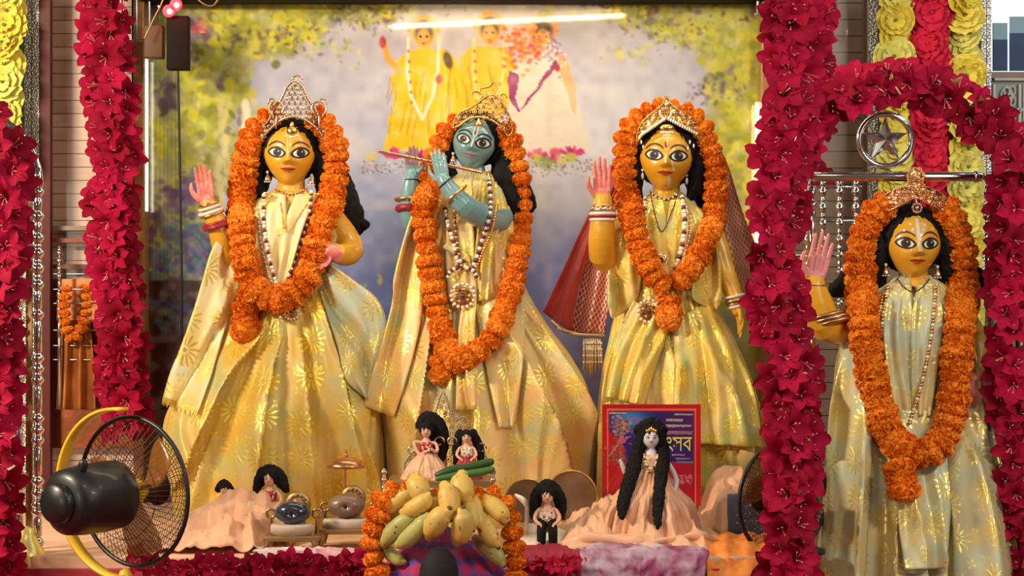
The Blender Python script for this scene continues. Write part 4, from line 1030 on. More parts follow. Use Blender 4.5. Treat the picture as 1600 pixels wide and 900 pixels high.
tube(bm, catmull(pts, 4), .0032, 7); tube(bm, [P(774, 132, Y-.07), P(776, 122, Y-.07), P(782, 132, Y-.07)], .0025, 6); curl(bm, 744, 150, 8, Y-.07, -.6, PI*.9, .9, .003); curl(bm, 786, 152, 6, Y-.07, 0, 4.4, .7, .003); ball(bm, P(764, 146, Y-.072), .008, 0)
split_parts(obj('crown_scroll', bm, M_gold, cB))
bm = bmesh.new(); c = P(748, 196, Y-.105); lathe(bm, [(.013, -.002), (.014, .003), (.010, .010), (.004, .018), (.001, .024)], c, (0, 0, 1), 16); obj('forehead_jewel', bm, M_gold, sB)
earring(sB, 708, 250, Y-.03); earring(sB, 762, 276, Y-.03)
bvB2 = bvh_of(roB, bodyB, *[o for o in sB.children if 'cloth' in o.name or 'shawl' in o.name or 'sash' in o.name])
necklace(sB, 'necklace', [(694, 320), (700, 350), (710, 385), (718, 420)], bvB2, Y-.1, .0075, .013, pat=(0, 1, 0))
necklace(sB, 'necklace', [(764, 280), (766, 330), (752, 380), (738, 420)], bvB2, Y-.1, .0075, .013, pat=(0, 1))
necklace(sB, 'necklace', [(710, 330), (714, 380), (722, 420)], bvB2, Y-.1, .005, .009, mats=[M_gold, M_gem], off=.01)
necklace(sB, 'necklace', [(776, 320), (768, 360), (752, 400), (742, 420)], bvB2, Y-.1, .005, .009, mats=[M_gold, M_gold], off=.01)
pendant(sB, 'pendant', 723, 462, .036, (hitY(bvB2, 723, 462) or -.1)-.014)
bm = bmesh.new(); yy = (hitY(bvB2, 722, 425) or -.1)-.014
for k in range(14): a = PI*k/13; ball(bm, P(722+22*math.cos(a), 432-14*math.sin(a)-(10 if k in (6, 7) else 0), yy), .007, k % 2, 8, 6)
obj('brooch', bm, [M_gem, M_gemw], sB)
bm = bmesh.new(); ax = (P(722, 318, Y-.19)-P(700, 292, Y-.19)).normalized(); bangle(bm, P(711, 305, Y-.19), ax, .043, .0045); ax2 = Vector((0, .1, 1)); bangle(bm, P(639, 312, Y-.085), ax2, .042, .0045); bangle(bm, P(643, 282, Y-.09), ax2, .024, .002, 1); bangle(bm, P(697, 285, Y-.19), ax, .027, .002, 1)
split_parts(obj('bangle', bm, [M_gold, M_eyeb], sB), gap=-.0005)
bm = bmesh.new(); bangle(bm, P(640, 326, Y-.082), ax2, .036, .011); obj('arm_band', bm, M_maroon, sB)
fl = bmesh.new(); a, b = P(592, 236, Y-.155), P(752, 269, Y-.125); 
tube(fl, [a, b], .0052, 14)
for t in (.02, .1, .55, .95): torus(fl, a.lerp(b, t), .006, .0018, (b-a), 16, 6)
for t in (.3, .36, .42, .48, .62, .68): ball(fl, a.lerp(b, t)+Vector((0, -.005, .001)), .002, 1, 8, 6)
tag(obj('flute', fl, [mat('rose_gold', (.75, .38, .26), .25, .9), M_eyeb]), 'slim rose gold flute held to the lips of the blue statue', 'flute')
gB = [[(722, 190), (700, 204), (684, 232), (672, 270), (664, 310), (664, 350), (668, 390), (673, 430), (680, 470), (688, 510), (698, 545), (714, 562), (740, 552), (762, 537), (778, 512), (790, 478), (802, 440), (810, 390), (813, 340), (811, 290), (805, 250), (796, 220), (786, 202)], [(692, 556), (690, 574), (692, 592)]]
garland('orange marigold garland of spaced round blooms on the blue statue', gB, bvh_of(*[o for o in sB.children if o.name.split('.')[0] in ('pleated_robe', 'upper_cloth', 'shawl_end', 'overskirt', 'sash', 'apron_panel')]), Y+.015, 41, 20, None, loc=P(735, 560, -.15), flatk=1.08)

# ===== statue C: veiled, third in the row
sC = thing('robed_statue', P(1048, 810, Y), 'yellow-faced statue with red net veil beside the right flower pillar', 'statue')
rb = robe([(300, 1020, 1062, .035), (312, 1004, 1076, .055), (335, 975, 1102, .078), (365, 958, 1114, .09), (410, 952, 1118, .098), (450, 955, 1118, .10), (478, 962, 1116, .105), (520, 955, 1140, .125), (580, 940, 1168, .15), (650, 932, 1188, .18), (720, 930, 1196, .195), (809.5, 932, 1196, .2)], Y, 9, base_amp(.008, .022), 21, n=420, ridges=[([(984, 480), (970, 520), (955, 570), (946, 650), (942, 780)], 9, 30, .035), ([(1004, 490), (992, 540), (976, 610), (962, 720), (956, 790)], 34, 9, .045), ([(1034, 510), (1042, 570), (1046, 640), (1044, 790)], 36, 8, .045), ([(1066, 500), (1074, 545), (1060, 620), (1056, 700), (1060, 790)], 8, 40, .045), ([(1080, 500), (1104, 570), (1134, 650), (1156, 760)], 40, 9, .045), ([(1100, 480), (1128, 540), (1160, 620), (1184, 720)], 34, 9, .04)], wrink=.006)
roC = obj('pleated_robe', rb, BROC['C'], sC); bvC = bvh_of(roC)
MC = head_M(1041, 249, Y-.02, .106, yaw=-.08, tilt=.06, pitch=.0)
bm = bmesh.new(); headmesh(bm, MC)
tube(bm, [P(1041, 280, Y+.01), P(1041, 306, Y), P(1041, 330, Y)], [.042, .045, .06], 16)
tube(bm, [P(1041, 335, Y), P(1041, 400, Y), P(1041, 470, Y)], [.075, .07, .06], 16)
tube(bm, [P(985, 350, Y), P(1041, 340, Y), P(1100, 350, Y)], [.045, .06, .045], 12)
tube(bm, [P(980, 352, Y), P(962, 385, Y-.03), P(944, 404, Y-.06), P(940, 380, Y-.09), P(941, 350, Y-.10), P(942, 318, Y-.10), P(942, 308, Y-.10)], [.044, .042, .042, .041, .038, .030, .026], 24, sub=3)
hand(bm, P(942, 312, Y-.10), (-.02, 0, 1), (.05, -1, 0), .135, thumb=-1, curl=(.06, .05, .05, .06), fan=.025, tc=.05)
tube(bm, [P(1105, 352, Y), P(1122, 390, Y-.03), P(1134, 430, Y-.06), P(1147, 462, Y-.08), P(1152, 484, Y-.09)], [.042, .036, .032, .026, .021], 24, sub=3)
W = P(1152, 480, Y-.09); hand(bm, W, (.22, 0, -1), (-1, -.35, -.2), .10, thumb=-1, curl=(.42, .2, .15, .12), tc=.08, fan=.03)
me = voxel(bm, .0022, 2, .4); me.materials.append(M_skin); me.materials.append(M_palm)
paint_palm(me, P(942, 276, Y-.10), (.05, -1, 0), .08, f=Vector((0, 0, 1)), W=P(942, 303, Y-.1))
bodyC = obj('body', me, M_skin, sC); bvb = bvh_of(bodyC)
face(sC, MC, bvb, tilak=3, gaze=.0, ew=.232)
drape(sC, 'shawl_end', [(984, 330), (964, 380), (952, 430), (949, 470), (955, 496)], [(1004, 340), (1000, 400), (1002, 440), (990, 475), (958, 498)], bvC, Y-.1, BROC['C'], folds=1.5, amp=.014, seed=13, off=.012)
drape(sC, 'shawl_end', [(1094, 340), (1082, 400), (1080, 440), (1082, 466), (1100, 478)], [(1106, 345), (1124, 400), (1127, 440), (1127, 470), (1120, 484)], bvC, Y-.1, BROC['C'], folds=1.5, amp=.014, seed=14, off=.012)
drape(sC, 'upper_cloth', [(1006, 310), (1000, 350), (1006, 410), (1020, 460)], [(1036, 312), (1042, 350), (1046, 410), (1050, 460)], bvC, Y-.1, BROC['C'], folds=1.5, amp=.01, seed=15)
drape(sC, 'upper_cloth', [(1072, 312), (1076, 350), (1068, 410), (1060, 460)], [(1048, 312), (1042, 350), (1040, 410), (1036, 460)], bvC, Y-.1, BROC['C'], folds=1.5, amp=.01, seed=16, off=.012)
drape(sC, 'overskirt', [(990, 470), (970, 510), (955, 560), (946, 620)], [(1050, 500), (1040, 530), (1026, 570), (1006, 634)], bvC, Y-.12, BROC['C'], folds=3, amp=.03, seed=17, off=.012)
drape(sC, 'overskirt', [(1050, 500), (1054, 560), (1052, 620), (1048, 690)], [(1112, 470), (1150, 540), (1180, 620), (1192, 700)], bvC, Y-.12, BROC['C'], folds=4, amp=.03, seed=18, off=.012)
h = [([P(1008, 225, Y+.0), P(996, 255, Y-.01), P(994, 290, Y-.01), P(1000, 312, Y-.01)], [.022, .024, .022, .012]),
     ([P(1080, 225, Y+.0), P(1090, 255, Y-.01), P(1088, 290, Y-.01), P(1080, 306, Y-.01)], [.02, .026, .028, .016]), ([P(1070, 240, Y+.05), P(1095, 290, Y+.05), P(1098, 320, Y+.04)], [.04, .045, .02])]
obj('hair', hairmesh(MC, h), M_hair, sC)
# the veil: red tissue with a silver net border, behind the head and down both sides
def netmat(name, c, net, sc, a=.92, wd=.16):
    m, nt, b = mk(name); L = nt.links; g = N(nt, 'ShaderNodeTexCoord'); s = N(nt, 'ShaderNodeSeparateXYZ'); L.new(g.outputs['UV'], s.inputs[0])
    def M_(op, x, y=None):
        n = N(nt, 'ShaderNodeMath', op=op)
        for i, q in enumerate((x, y)):
            if q is None: continue
            if isinstance(q, (int, float)): n.inputs[i].default_value = q
            else: L.new(q, n.inputs[i])
        return n.outputs[0]
    u = M_('FRACT', M_('MULTIPLY', M_('ADD', s.outputs[0], M_('MULTIPLY', s.outputs[1], .7)), sc)); v = M_('FRACT', M_('MULTIPLY', M_('SUBTRACT', s.outputs[0], M_('MULTIPLY', s.outputs[1], .7)), sc))
    l = M_('MAXIMUM', M_('LESS_THAN', u, wd), M_('LESS_THAN', v, wd))
    x = N(nt, 'ShaderNodeMix', data_type='RGBA'); x.inputs[6].default_value = (*c, 1); x.inputs[7].default_value = (*net, 1); L.new(l, x.inputs[0]); L.new(x.outputs[2], b.inputs['Base Color'])
    L.new(M_('MULTIPLY', l, .6), b.inputs['Metallic']); b.inputs['Roughness'].default_value = .4
    L.new(M_('MAXIMUM', l, a), b.inputs['Alpha']); b.inputs['Sheen Weight'].default_value = .3
    u2 = N(nt, 'ShaderNodeBump', i={'Strength': .4, 'Distance': .002}); L.new(l, u2.inputs['Height']); L.new(u2.outputs[0], b.inputs['Normal']); return m
def sheet(parent, name, rails, Yf, m, folds=3, amp=.012, seed=0, nu=30, nv=30, th=.0015):
    L = catmull([(a, b, 0) for a, b in rails[0]], 8); R = catmull([(a, b, 0) for a, b in rails[1]], 8)
    def at(C, t): f = t*(len(C)-1); i = min(int(f), len(C)-2); return C[i].lerp(C[i+1], f-i)
    G = []
    for i in range(nu+1):
        c = []
        for j in range(nv+1):
            p = at(L, j/nv).lerp(at(R, j/nv), i/nu); u, v = i/nu, j/nv
            c.append(P(p.x, p.y, Yf(u, v)-amp*math.sin(2*PI*folds*u+seed+v)*(.3+.7*v)-.006*fbm(Vector((u*3, v*3, seed)), 2)))
        G.append(c)
    bm = bmesh.new(); gridmesh(bm, G); return solid(obj(name, bm, m, parent), th)
M_tissue = mat('red_tissue', (.50, .03, .02), .45, sheen=.4, alpha=.9, var=((.36, .015, .015), 10, .2))
M_net = netmat('silver_net_on_red', (.42, .04, .025), (.85, .62, .5), 62); M_net2 = netmat('gold_net_on_brown', (.34, .08, .03), (.72, .4, .26), 60, wd=.14)
vl = sheet(sC, 'veil', [[(1000, 195), (960, 250), (912, 350), (880, 420), (848, 488)], [(1010, 195), (980, 260), (925, 380), (905, 450), (893, 520)]], lambda u, v: Y+.11-.05*u-.03*v, M_tissue, 1.5, .014, 1)
sheet(vl, 'net_border', [[(1004, 215), (965, 270), (922, 360), (908, 440), (893, 520)], [(1024, 215), (985, 330), (958, 420), (950, 480), (943, 522)]], lambda u, v: Y+.085-.05*u-.01*v, M_net, 1.5, .01, 2)
sheet(vl, 'net_border', [[(1060, 180), (1098, 230), (1100, 300), (1112, 380), (1140, 470)], [(1080, 170), (1130, 240), (1160, 330), (1185, 400), (1192, 490)]], lambda u, v: Y+.07+.03*u, M_net2, 1.5, .014, 3)
bm = bmesh.new()
for k in range(14):
    a, b = P(848+k*7, 488+k*2.6, .03), P(855+k*7, 491+k*2.6, .03)
tube(bm, [P(862, 502, .05), P(880, 516, .04), P(905, 523, .025), P(942, 524, .02)], .006, 8, sub=3)
for k in range(30): ball(bm, P(872+k*2.4, 514+min(k, 14)*.6, .028), .005, 0, 6, 5)
for k in range(9):
    x = 912+k*3.2; z = 590-abs(k-4)*3; tube(bm, [P(x, 530, .02), P(x+math.sin(k)*2, 556, .015), P(x+math.sin(k)*3, z, .012)], [.003, .005, .002], 6)
    for q in range(4): ball(bm, P(x+math.sin(k)*2, 536+q*10, .012), .0045, 1, 6, 5)
obj('veil_tassels', bm, [M_silver, M_gemw], vl)
cC = filigree(sC, 'crown', [(994, 224), (998, 200), (1012, 182), (1028, 170), (1036, 162), (1042, 150), (1048, 162), (1060, 172), (1080, 184), (1092, 200), (1096, 226), (1088, 210), (1072, 198), (1056, 190), (1041, 184), (1026, 191), (1012, 202), (1002, 214)], Y-.085, 1042, 4, r=4.6, mats=[M_gold, M_gold, M_gemw], seed=3, plate=True)
bm = bmesh.new()
for x0, y0, x1, y1 in ((1002, 214, 1041, 187), (1041, 187, 1088, 212)):
    for k in range(14): t = k/13; ball(bm, P(x0+(x1-x0)*t, y0+(y1-y0)*t-3, Y-.098+4*((x0+(x1-x0)*t-1042)*.002)**2), (.0042, .004, .006), 0, 8, 6)
curl(bm, 1040, 176, 9, Y-.095, PI*.9, 2.1*PI, 1, .0035, mi=0); ball(bm, P(1041, 163, Y-.09), .006, 0)
for x, y in ((1002, 222), (1005, 230), (1078, 222), (1084, 228), (1075, 232)): ball(bm, P(x, y, Y-.09), (.003, .003, .007), 0, 8, 6)
split_parts(obj('crown_stone', bm, M_gemw, cC), gap=.004)
bm = bmesh.new(); c = P(1042, 200, Y-.12); ball(bm, c, (.022, .008, .012), 0)
for k in range(6): ball(bm, c+Vector(((k-2.5)*.007, -.004, -.014)), .0042, 1, 8, 6)
obj('forehead_jewel', bm, [M_gold, M_gemw], sC)
for x, y in ((1004, 275), (1073, 283)):
    bm = bmesh.new(); c = P(x, y, Y-.03); ball(bm, c, (.005, .005, .011), 0, 10, 8); ball(bm, c+Vector((0, 0, .018)), .005, 0, 8, 6); obj('earring', bm, M_gemw, sC)
bvC2 = bvh_of(roC, bodyC, *[o for o in sC.children if 'cloth' in o.name or 'shawl' in o.name or 'overskirt' in o.name])
necklace(sC, 'necklace', [(1008, 310), (1008, 350), (1018, 400), (1034, 450)], bvC2, Y-.1, .007, .012, pat=(0, 0, 1))
necklace(sC, 'necklace', [(1066, 308), (1070, 350), (1062, 400), (1044, 450)], bvC2, Y-.1, .0085, .013, pat=(0, 1, 0))
necklace(sC, 'necklace', [(1072, 320), (1078, 360), (1066, 410), (1050, 446)], bvC2, Y-.1, .004, .008, mats=[M_gold, M_gemw], off=.012)
necklace(sC, 'necklace', [(1016, 298), (1022, 330), (1034, 362), (1048, 335), (1060, 300)], bvC2, Y-.1, .0022, .0045, mats=[M_gem, M_gold], off=.005, pat=(0,))
necklace(sC, 'collar', [(1020, 304), (1034, 311), (1046, 311), (1058, 304)], bvC2, Y-.06, .004, .008, off=.004)
pendant(sC, 'pendant', 1034, 404, .018, (hitY(bvC2, 1034, 404) or -.1)-.012); pendant(sC, 'waist_pendant', 1014, 486, .034, (hitY(bvC2, 1014, 486) or -.1)-.016)
bm = bmesh.new(); ax = Vector((0, .0, 1))
for t, R, r_, mi in ((0, .031, .006, 0), (.012, .034, .007, 3), (.024, .037, .006, 2), (.031, .037, .006, 1), (.042, .038, .005, 2)): bangle(bm, P(942, 322, Y-.10)-ax*t, ax, R, r_, mi)
for k in range(14): a = 2*PI*k/14; ball(bm, P(942, 326, Y-.10)+Vector((math.cos(a)*.034, math.sin(a)*.034, 0)), .007, 3, 8, 6)
ax = Vector((.22, 0, -1)); c = P(1149, 472, Y-.085)
for t, R, r_, mi in ((-.018, .030, .004, 2), (-.006, .030, .005, 3), (.004, .028, .004, 0), (.013, .026, .005, 2)): bangle(bm, c+ax*t, ax, R, r_, mi)
split_parts(obj('bangle', bm, [M_gold, M_maroon, M_white, M_silver], sC), gap=-.0005)
gC = [[(1040, 172), (1012, 178), (990, 196), (978, 225), (977, 260), (980, 300), (988, 340), (998, 380), (1012, 415), (1030, 442), (1044, 452)], [(1044, 172), (1070, 178), (1092, 196), (1106, 225), (1116, 262), (1119, 300), (1114, 340), (1104, 376), (1090, 405), (1072, 428), (1056, 446)], [(1044, 462), (1045, 482), (1046, 504)]]
garland('orange marigold garland passing over the crown of the veiled statue', gC, bvh_of(*[o for o in sC.children if o.name.split('.')[0] in ('pleated_robe', 'upper_cloth', 'shawl_end', 'overskirt', 'sash', 'apron_panel')]), Y+.015, 42, 18, None, loc=P(1045, 460, -.15))

# ===== statue D: right, in the silver throne, nearer the camera
YD = -.6
sD = thing('robed_statue', P(1440, 960, YD), 'pale silk robed statue standing in the star-topped silver throne at right', 'statue')
rb = robe([(430, 1402, 1452, .035), (445, 1380, 1476, .055), (470, 1340, 1502, .078), (500, 1322, 1515, .09), (550, 1312, 1522, .098), (600, 1305, 1530, .10), (650, 1300, 1540, .11), (720, 1292, 1556, .13), (800, 1286, 1574, .155), (880, 1278, 1592, .18), (961, 1276, 1606, .19)], YD, 8, base_amp(.008, .022), 31, n=400, ridges=[([(1372, 640), (1376, 720), (1384, 800), (1390, 900)], 40, 9, .06), ([(1344, 620), (1346, 700), (1342, 800), (1334, 940)], 9, 34, .045), ([(1404, 660), (1400, 740), (1396, 820), (1390, 940)], 9, 26, .055), ([(1478, 640), (1488, 720), (1496, 820), (1502, 940)], 40, 9, .06), ([(1512, 600), (1530, 700), (1552, 800), (1574, 920)], 36, 9, .04), ([(1440, 700), (1442, 800), (1440, 940)], 30, 10, .03)], wrink=.006)
roD = obj('pleated_robe', rb, BROC['D'], sD); bvD = bvh_of(roD)
MD = head_M(1426, 384, YD-.02, .0965, yaw=.02, tilt=.02, pitch=.02)
bm = bmesh.new(); headmesh(bm, MD)
tube(bm, [P(1426, 410, YD+.01), P(1427, 436, YD), P(1427, 460, YD)], [.04, .042, .055], 16)
tube(bm, [P(1427, 465, YD), P(1427, 530, YD), P(1427, 600, YD)], [.07, .065, .06], 16)
tube(bm, [P(1365, 480, YD), P(1427, 472, YD), P(1485, 480, YD)], [.042, .055, .042], 12)
tube(bm, [P(1355, 484, YD), P(1325, 510, YD-.02), P(1292, 508, YD-.06), P(1280, 480, YD-.08), P(1273, 452, YD-.09), P(1274, 440, YD-.09)], [.042, .045, .047, .043, .034, .028], 24, sub=3)
hand(bm, P(1272, 442, YD-.09), (.22, 0, 1), (.1, -1, 0), .150, thumb=-1, curl=(.06, .05, .05, .06), fan=.02, tc=.05)
tube(bm, [P(1495, 485, YD), P(1520, 530, YD), P(1526, 570, YD-.05), P(1522, 592, YD-.09)], [.042, .04, .032, .024], 24, sub=3)
hand(bm, P(1522, 588, YD-.10), (.1, 0, -1), (0, -1, 0), .165, thumb=-1, curl=(.1, .08, .08, .1), fan=.02)
me = voxel(bm, .0022, 2, .4); me.materials.append(M_skin); me.materials.append(mat('pink_palm', (.72, .26, .26), .35, coat=.4))
paint_palm(me, P(1280, 400, YD-.09), (.1, -1, 0), .085, f=Vector((.2, 0, 1)), W=P(1272, 432, YD-.09)); paint_palm(me, P(1524, 640, YD-.12), (0, -1, 0), .1, thr=-.1)
bodyD = obj('body', me, M_skin, sD); bvb = bvh_of(bodyD)
face(sD, MD, bvb, tilak=4, gaze=.0, ew=.235, eh=.125)
drape(sD, 'shawl_end', [(1340, 470), (1322, 530), (1300, 620), (1292, 700), (1286, 800), (1282, 925)], [(1384, 480), (1366, 560), (1360, 640), (1362, 700), (1358, 800), (1350, 925)], bvD, YD-.1, BROC['D'], folds=.9, amp=.01, seed=23)
drape(sD, 'shawl_end', [(1472, 470), (1476, 560), (1474, 660), (1484, 760), (1490, 925)], [(1512, 480), (1530, 580), (1545, 680), (1566, 780), (1586, 925)], bvD, YD-.1, BROC['D'], folds=1.5, amp=.016, seed=24)
drape(sD, 'apron_panel', [(1404, 640), (1400, 740), (1404, 820), (1414, 890)], [(1468, 640), (1486, 740), (1484, 820), (1478, 888)], bvD, YD-.12, BROC['D'], folds=1, amp=.012, seed=25, off=.014)
drape(sD, 'upper_cloth', [(1390, 440), (1380, 500), (1384, 570), (1396, 650)], [(1424, 444), (1428, 500), (1430, 570), (1434, 650)], bvD, YD-.1, BROC['D'], folds=2, amp=.012, seed=26)
drape(sD, 'upper_cloth', [(1466, 440), (1474, 500), (1466, 570), (1456, 650)], [(1434, 444), (1424, 500), (1424, 570), (1426, 650)], bvD, YD-.1, BROC['D'], folds=2, amp=.012, seed=27, off=.012)
h = [([P(1388, 355, YD+.0), P(1374, 390, YD-.01), P(1372, 430, YD+.0), P(1376, 462, YD+.01)], [.024, .03, .026, .016]),
     ([P(1464, 355, YD+.0), P(1480, 390, YD-.01), P(1482, 430, YD+.0), P(1480, 474, YD+.01)], [.024, .032, .032, .022]),
     ([P(1480, 400, YD+.06), P(1510, 430, YD+.06), P(1535, 452, YD+.05), P(1550, 462, YD+.05)], [.04, .045, .03, .012]), ([P(1370, 400, YD+.06), P(1330, 440, YD+.06), P(1308, 452, YD+.05)], [.04, .04, .026])]
obj('hair', hairmesh(MD, h), M_hair, sD)
cD = filigree(sD, 'crown', [(1374, 336), (1376, 314), (1390, 300), (1408, 294), (1420, 290), (1418, 274), (1430, 262), (1443, 272), (1442, 290), (1456, 294), (1472, 304), (1482, 318), (1484, 338), (1470, 328), (1450, 318), (1431, 309), (1412, 318), (1392, 328)], YD-.085, 1430, 4, r=5.2, mats=[mat('copper_gold', (.80, .42, .2), .3, 1, bump=(90, .4, .001)), M_gold, M_gemw], gems=True, plate=True, seed=4)
bm = bmesh.new(); c = P(1433, 325, YD-.108); torus(bm, c, .012, .003, (0, 1, 0), 20, 7); ball(bm, c, .007, 0)
for k in range(8): a = 2*PI*k/8; ball(bm, c+Vector((math.cos(a)*.013, -.002, math.sin(a)*.013)), .0034, 0, 8, 6)
tube(bm, [P(1431, 310, YD-.1), P(1433, 320, YD-.105)], .002, 6)
obj('forehead_jewel', bm, M_silver, sD)
earring(sD, 1384, 425, YD-.03); earring(sD, 1465, 428, YD-.03)
bvD2 = bvh_of(roD, bodyD, *[o for o in sD.children if 'cloth' in o.name or 'shawl' in o.name or 'apron' in o.name])
for pth, ms, pt in (([(1388, 450), (1378, 510), (1384, 570), (1396, 640), (1412, 670)], [M_gold, M_gemw], (0, 0, 1)), ([(1462, 450), (1456, 520), (1440, 600), (1420, 665)], [M_gold, M_gemw], (0, 0, 1)), ([(1380, 460), (1370, 520), (1378, 580), (1392, 640)], [M_gold, M_gold], (0,))):
    necklace(sD, 'necklace', pth, bvD2, YD-.1, .0055, .010, mats=ms, pat=pt)
necklace(sD, 'necklace', [(1402, 436), (1414, 450), (1427, 456), (1440, 450), (1452, 436)], bvD2, YD-.07, .002, .004, mats=[M_thread, M_thread], off=.004); 
bm = bmesh.new(); ball(bm, P(1427, 450, (hitY(bvD2, 1427, 450) or YD-.07)-.01), .006); obj('pendant', bm, M_gem, sD)
bm = bmesh.new(); c = P(1290, 494, YD-.07)
for k in range(3): bangle(bm, c+Vector((.012*k, 0, -.008*k)), (-.25, .1, 1), .054, .006, k % 2)
bangle(bm, P(1273, 446, YD-.09), (0, 0, 1), .031, .0025, 0)
split_parts(obj('bangle', bm, [mat('dull_gold', (.5, .3, .12), .4, 1), M_silver], sD), gap=-.0005)
gD = [[(1392, 318), (1368, 334), (1352, 362), (1345, 400), (1345, 450), (1350, 510), (1358, 570), (1370, 620), (1384, 665), (1404, 696), (1430, 708), (1456, 704), (1476, 680), (1488, 640), (1493, 590), (1498, 530), (1504, 470), (1506, 420), (1500, 380), (1488, 346), (1470, 322)], [(1402, 722), (1408, 745), (1414, 775)]]
garland('long thick marigold garland on the pale silk statue in the silver throne', gD, bvh_of(*[o for o in sD.children if o.name.split('.')[0] in ('pleated_robe', 'upper_cloth', 'shawl_end', 'overskirt', 'sash', 'apron_panel')]), YD+.015, 52, 18, None, loc=P(1430, 708, YD-.15))

# ------------------------------------------------------------------ artificial flowers
def petalmat(name, c1, c2, rough=.5):
    m, nt, b = mk(name); L = nt.links; oi = N(nt, 'ShaderNodeObjectInfo')
    x = N(nt, 'ShaderNodeMix', data_type='RGBA'); x.inputs[6].default_value = (*c1, 1); x.inputs[7].default_value = (*c2, 1); L.new(oi.outputs['Random'], x.inputs[0]); L.new(x.outputs[2], b.inputs['Base Color'])
    b.inputs['Roughness'].default_value = rough; b.inputs['Specular IOR Level'].default_value = .2; b.inputs['Subsurface Weight'].default_value = .1; b.inputs['Subsurface Scale'].default_value = .01; return m
M_lily = petalmat('crimson_silk', (.25, .001, .020), (.44, .003, .050), .8); M_stam = mat('pink_stamen', (.85, .3, .3), .5); M_stem = mat('olive_stem', (.28, .26, .08), .6)
M_yel = petalmat('yellow_crepe', (.78, .74, .20), (.86, .66, .06), .7); M_redc = petalmat('red_crepe', (.55, .01, .04), (.68, .02, .07), .7); M_core = mat('green_core', (.12, .22, .05), .7)
def lily_mesh(seed):
    r = random.Random(seed); bm = bmesh.new()
    for k in range(6):
        a = PI*k/3+r.uniform(-.12, .12); inner = k % 2; lift = r.uniform(-.08, .1); Lk = r.uniform(.9, 1.08); wk = (.32 if inner else .38)*r.uniform(.9, 1.1)
        prof = [(.05, -.55), (.13, -.3), (.28, -.05), (.52, .10+lift*.4), (.80, .12+lift*.8), (1.0, .03+lift)]
        wd = [.25, .5, .9, 1.0, .62, .02]; rows = []
        for (rad, z), w_ in zip(prof, wd):
            row = []
            for j in range(5):
                v = (j-2)/2; cup = .10*v*v*(1-rad*.4)+.03*math.sin(v*6+k)*(rad > .4)
                x = rad*Lk; y = v*wk*w_; row.append(bm.verts.new((x*math.cos(a)-y*math.sin(a), x*math.sin(a)+y*math.cos(a), z+cup+(.02 if inner else 0))))
            rows.append(row)
        for p, q in zip(rows, rows[1:]):
            for j in range(4): bm.faces.new((p[j], p[j+1], q[j+1], q[j]))
    for k in range(4):
        a = r.uniform(0, 6.28); e = Vector((math.cos(a)*.24, math.sin(a)*.24, .30)); tube(bm, [(0, 0, -.4), (e.x*.4, e.y*.4, 0), e], [.016, .016, .014], 5, mi=1); ball(bm, e, (.035, .035, .05), 1, 6, 5)
    tube(bm, [(0, 0, -.5), (0, 0, -.75)], [.06, .03], 6, mi=2); return bm
LILY = []
for k in range(4):
    me = tomesh(lily_mesh(k), 'lily'); 
    for q in (M_lily, M_stam, M_stem): me.materials.append(q)
    me.polygons.foreach_set('use_smooth', [True]*len(me.polygons)); LILY.append(me)
def rosette_mesh(seed, m, core):
    r = random.Random(seed); bm = bmesh.new(); ball(bm, (0, 0, -.1), (.55, .55, .25), 0, 12, 8)
    for layer, (R, n, z0, tilt) in enumerate(((1.0, 9, 0, .1), (.78, 8, .12, .35), (.5, 7, .22, .7))):
        for k in range(n):
            a = 2*PI*(k+.5*layer)/n+r.uniform(-.1, .1); rows = []
            for i in range(4):
                t = i/3; row = []
                for j in range(5):
                    v = (j-2)/2; w_ = (.12+.34*math.sin(PI*min(1, t*.62+.1)))*R; rad = R*(.12+.88*t)*(1-.10*v*v)
                    z = z0+tilt*t*R*.6+.06*math.sin(v*7+k+t*3)*t+.13*r.uniform(-1, 1)*t; row.append(bm.verts.new((rad*math.cos(a)-v*w_*math.sin(a), rad*math.sin(a)+v*w_*math.cos(a), z)))
                rows.append(row)
            for p, q in zip(rows, rows[1:]):
                for j in range(4): bm.faces.new((p[j], p[j+1], q[j+1], q[j]))
    ball(bm, (0, 0, .3), (.09, .09, .08), 1, 8, 6)
    me = tomesh(bm, 'rosette'); me.materials.append(m); me.materials.append(core); me.polygons.foreach_set('use_smooth', [True]*len(me.polygons)); return me
def facing(d, roll): 
    q = Vector((0, 0, 1)).rotation_difference(Vector(d).normalized()); return Quaternion(Vector(d).normalized(), roll) @ q
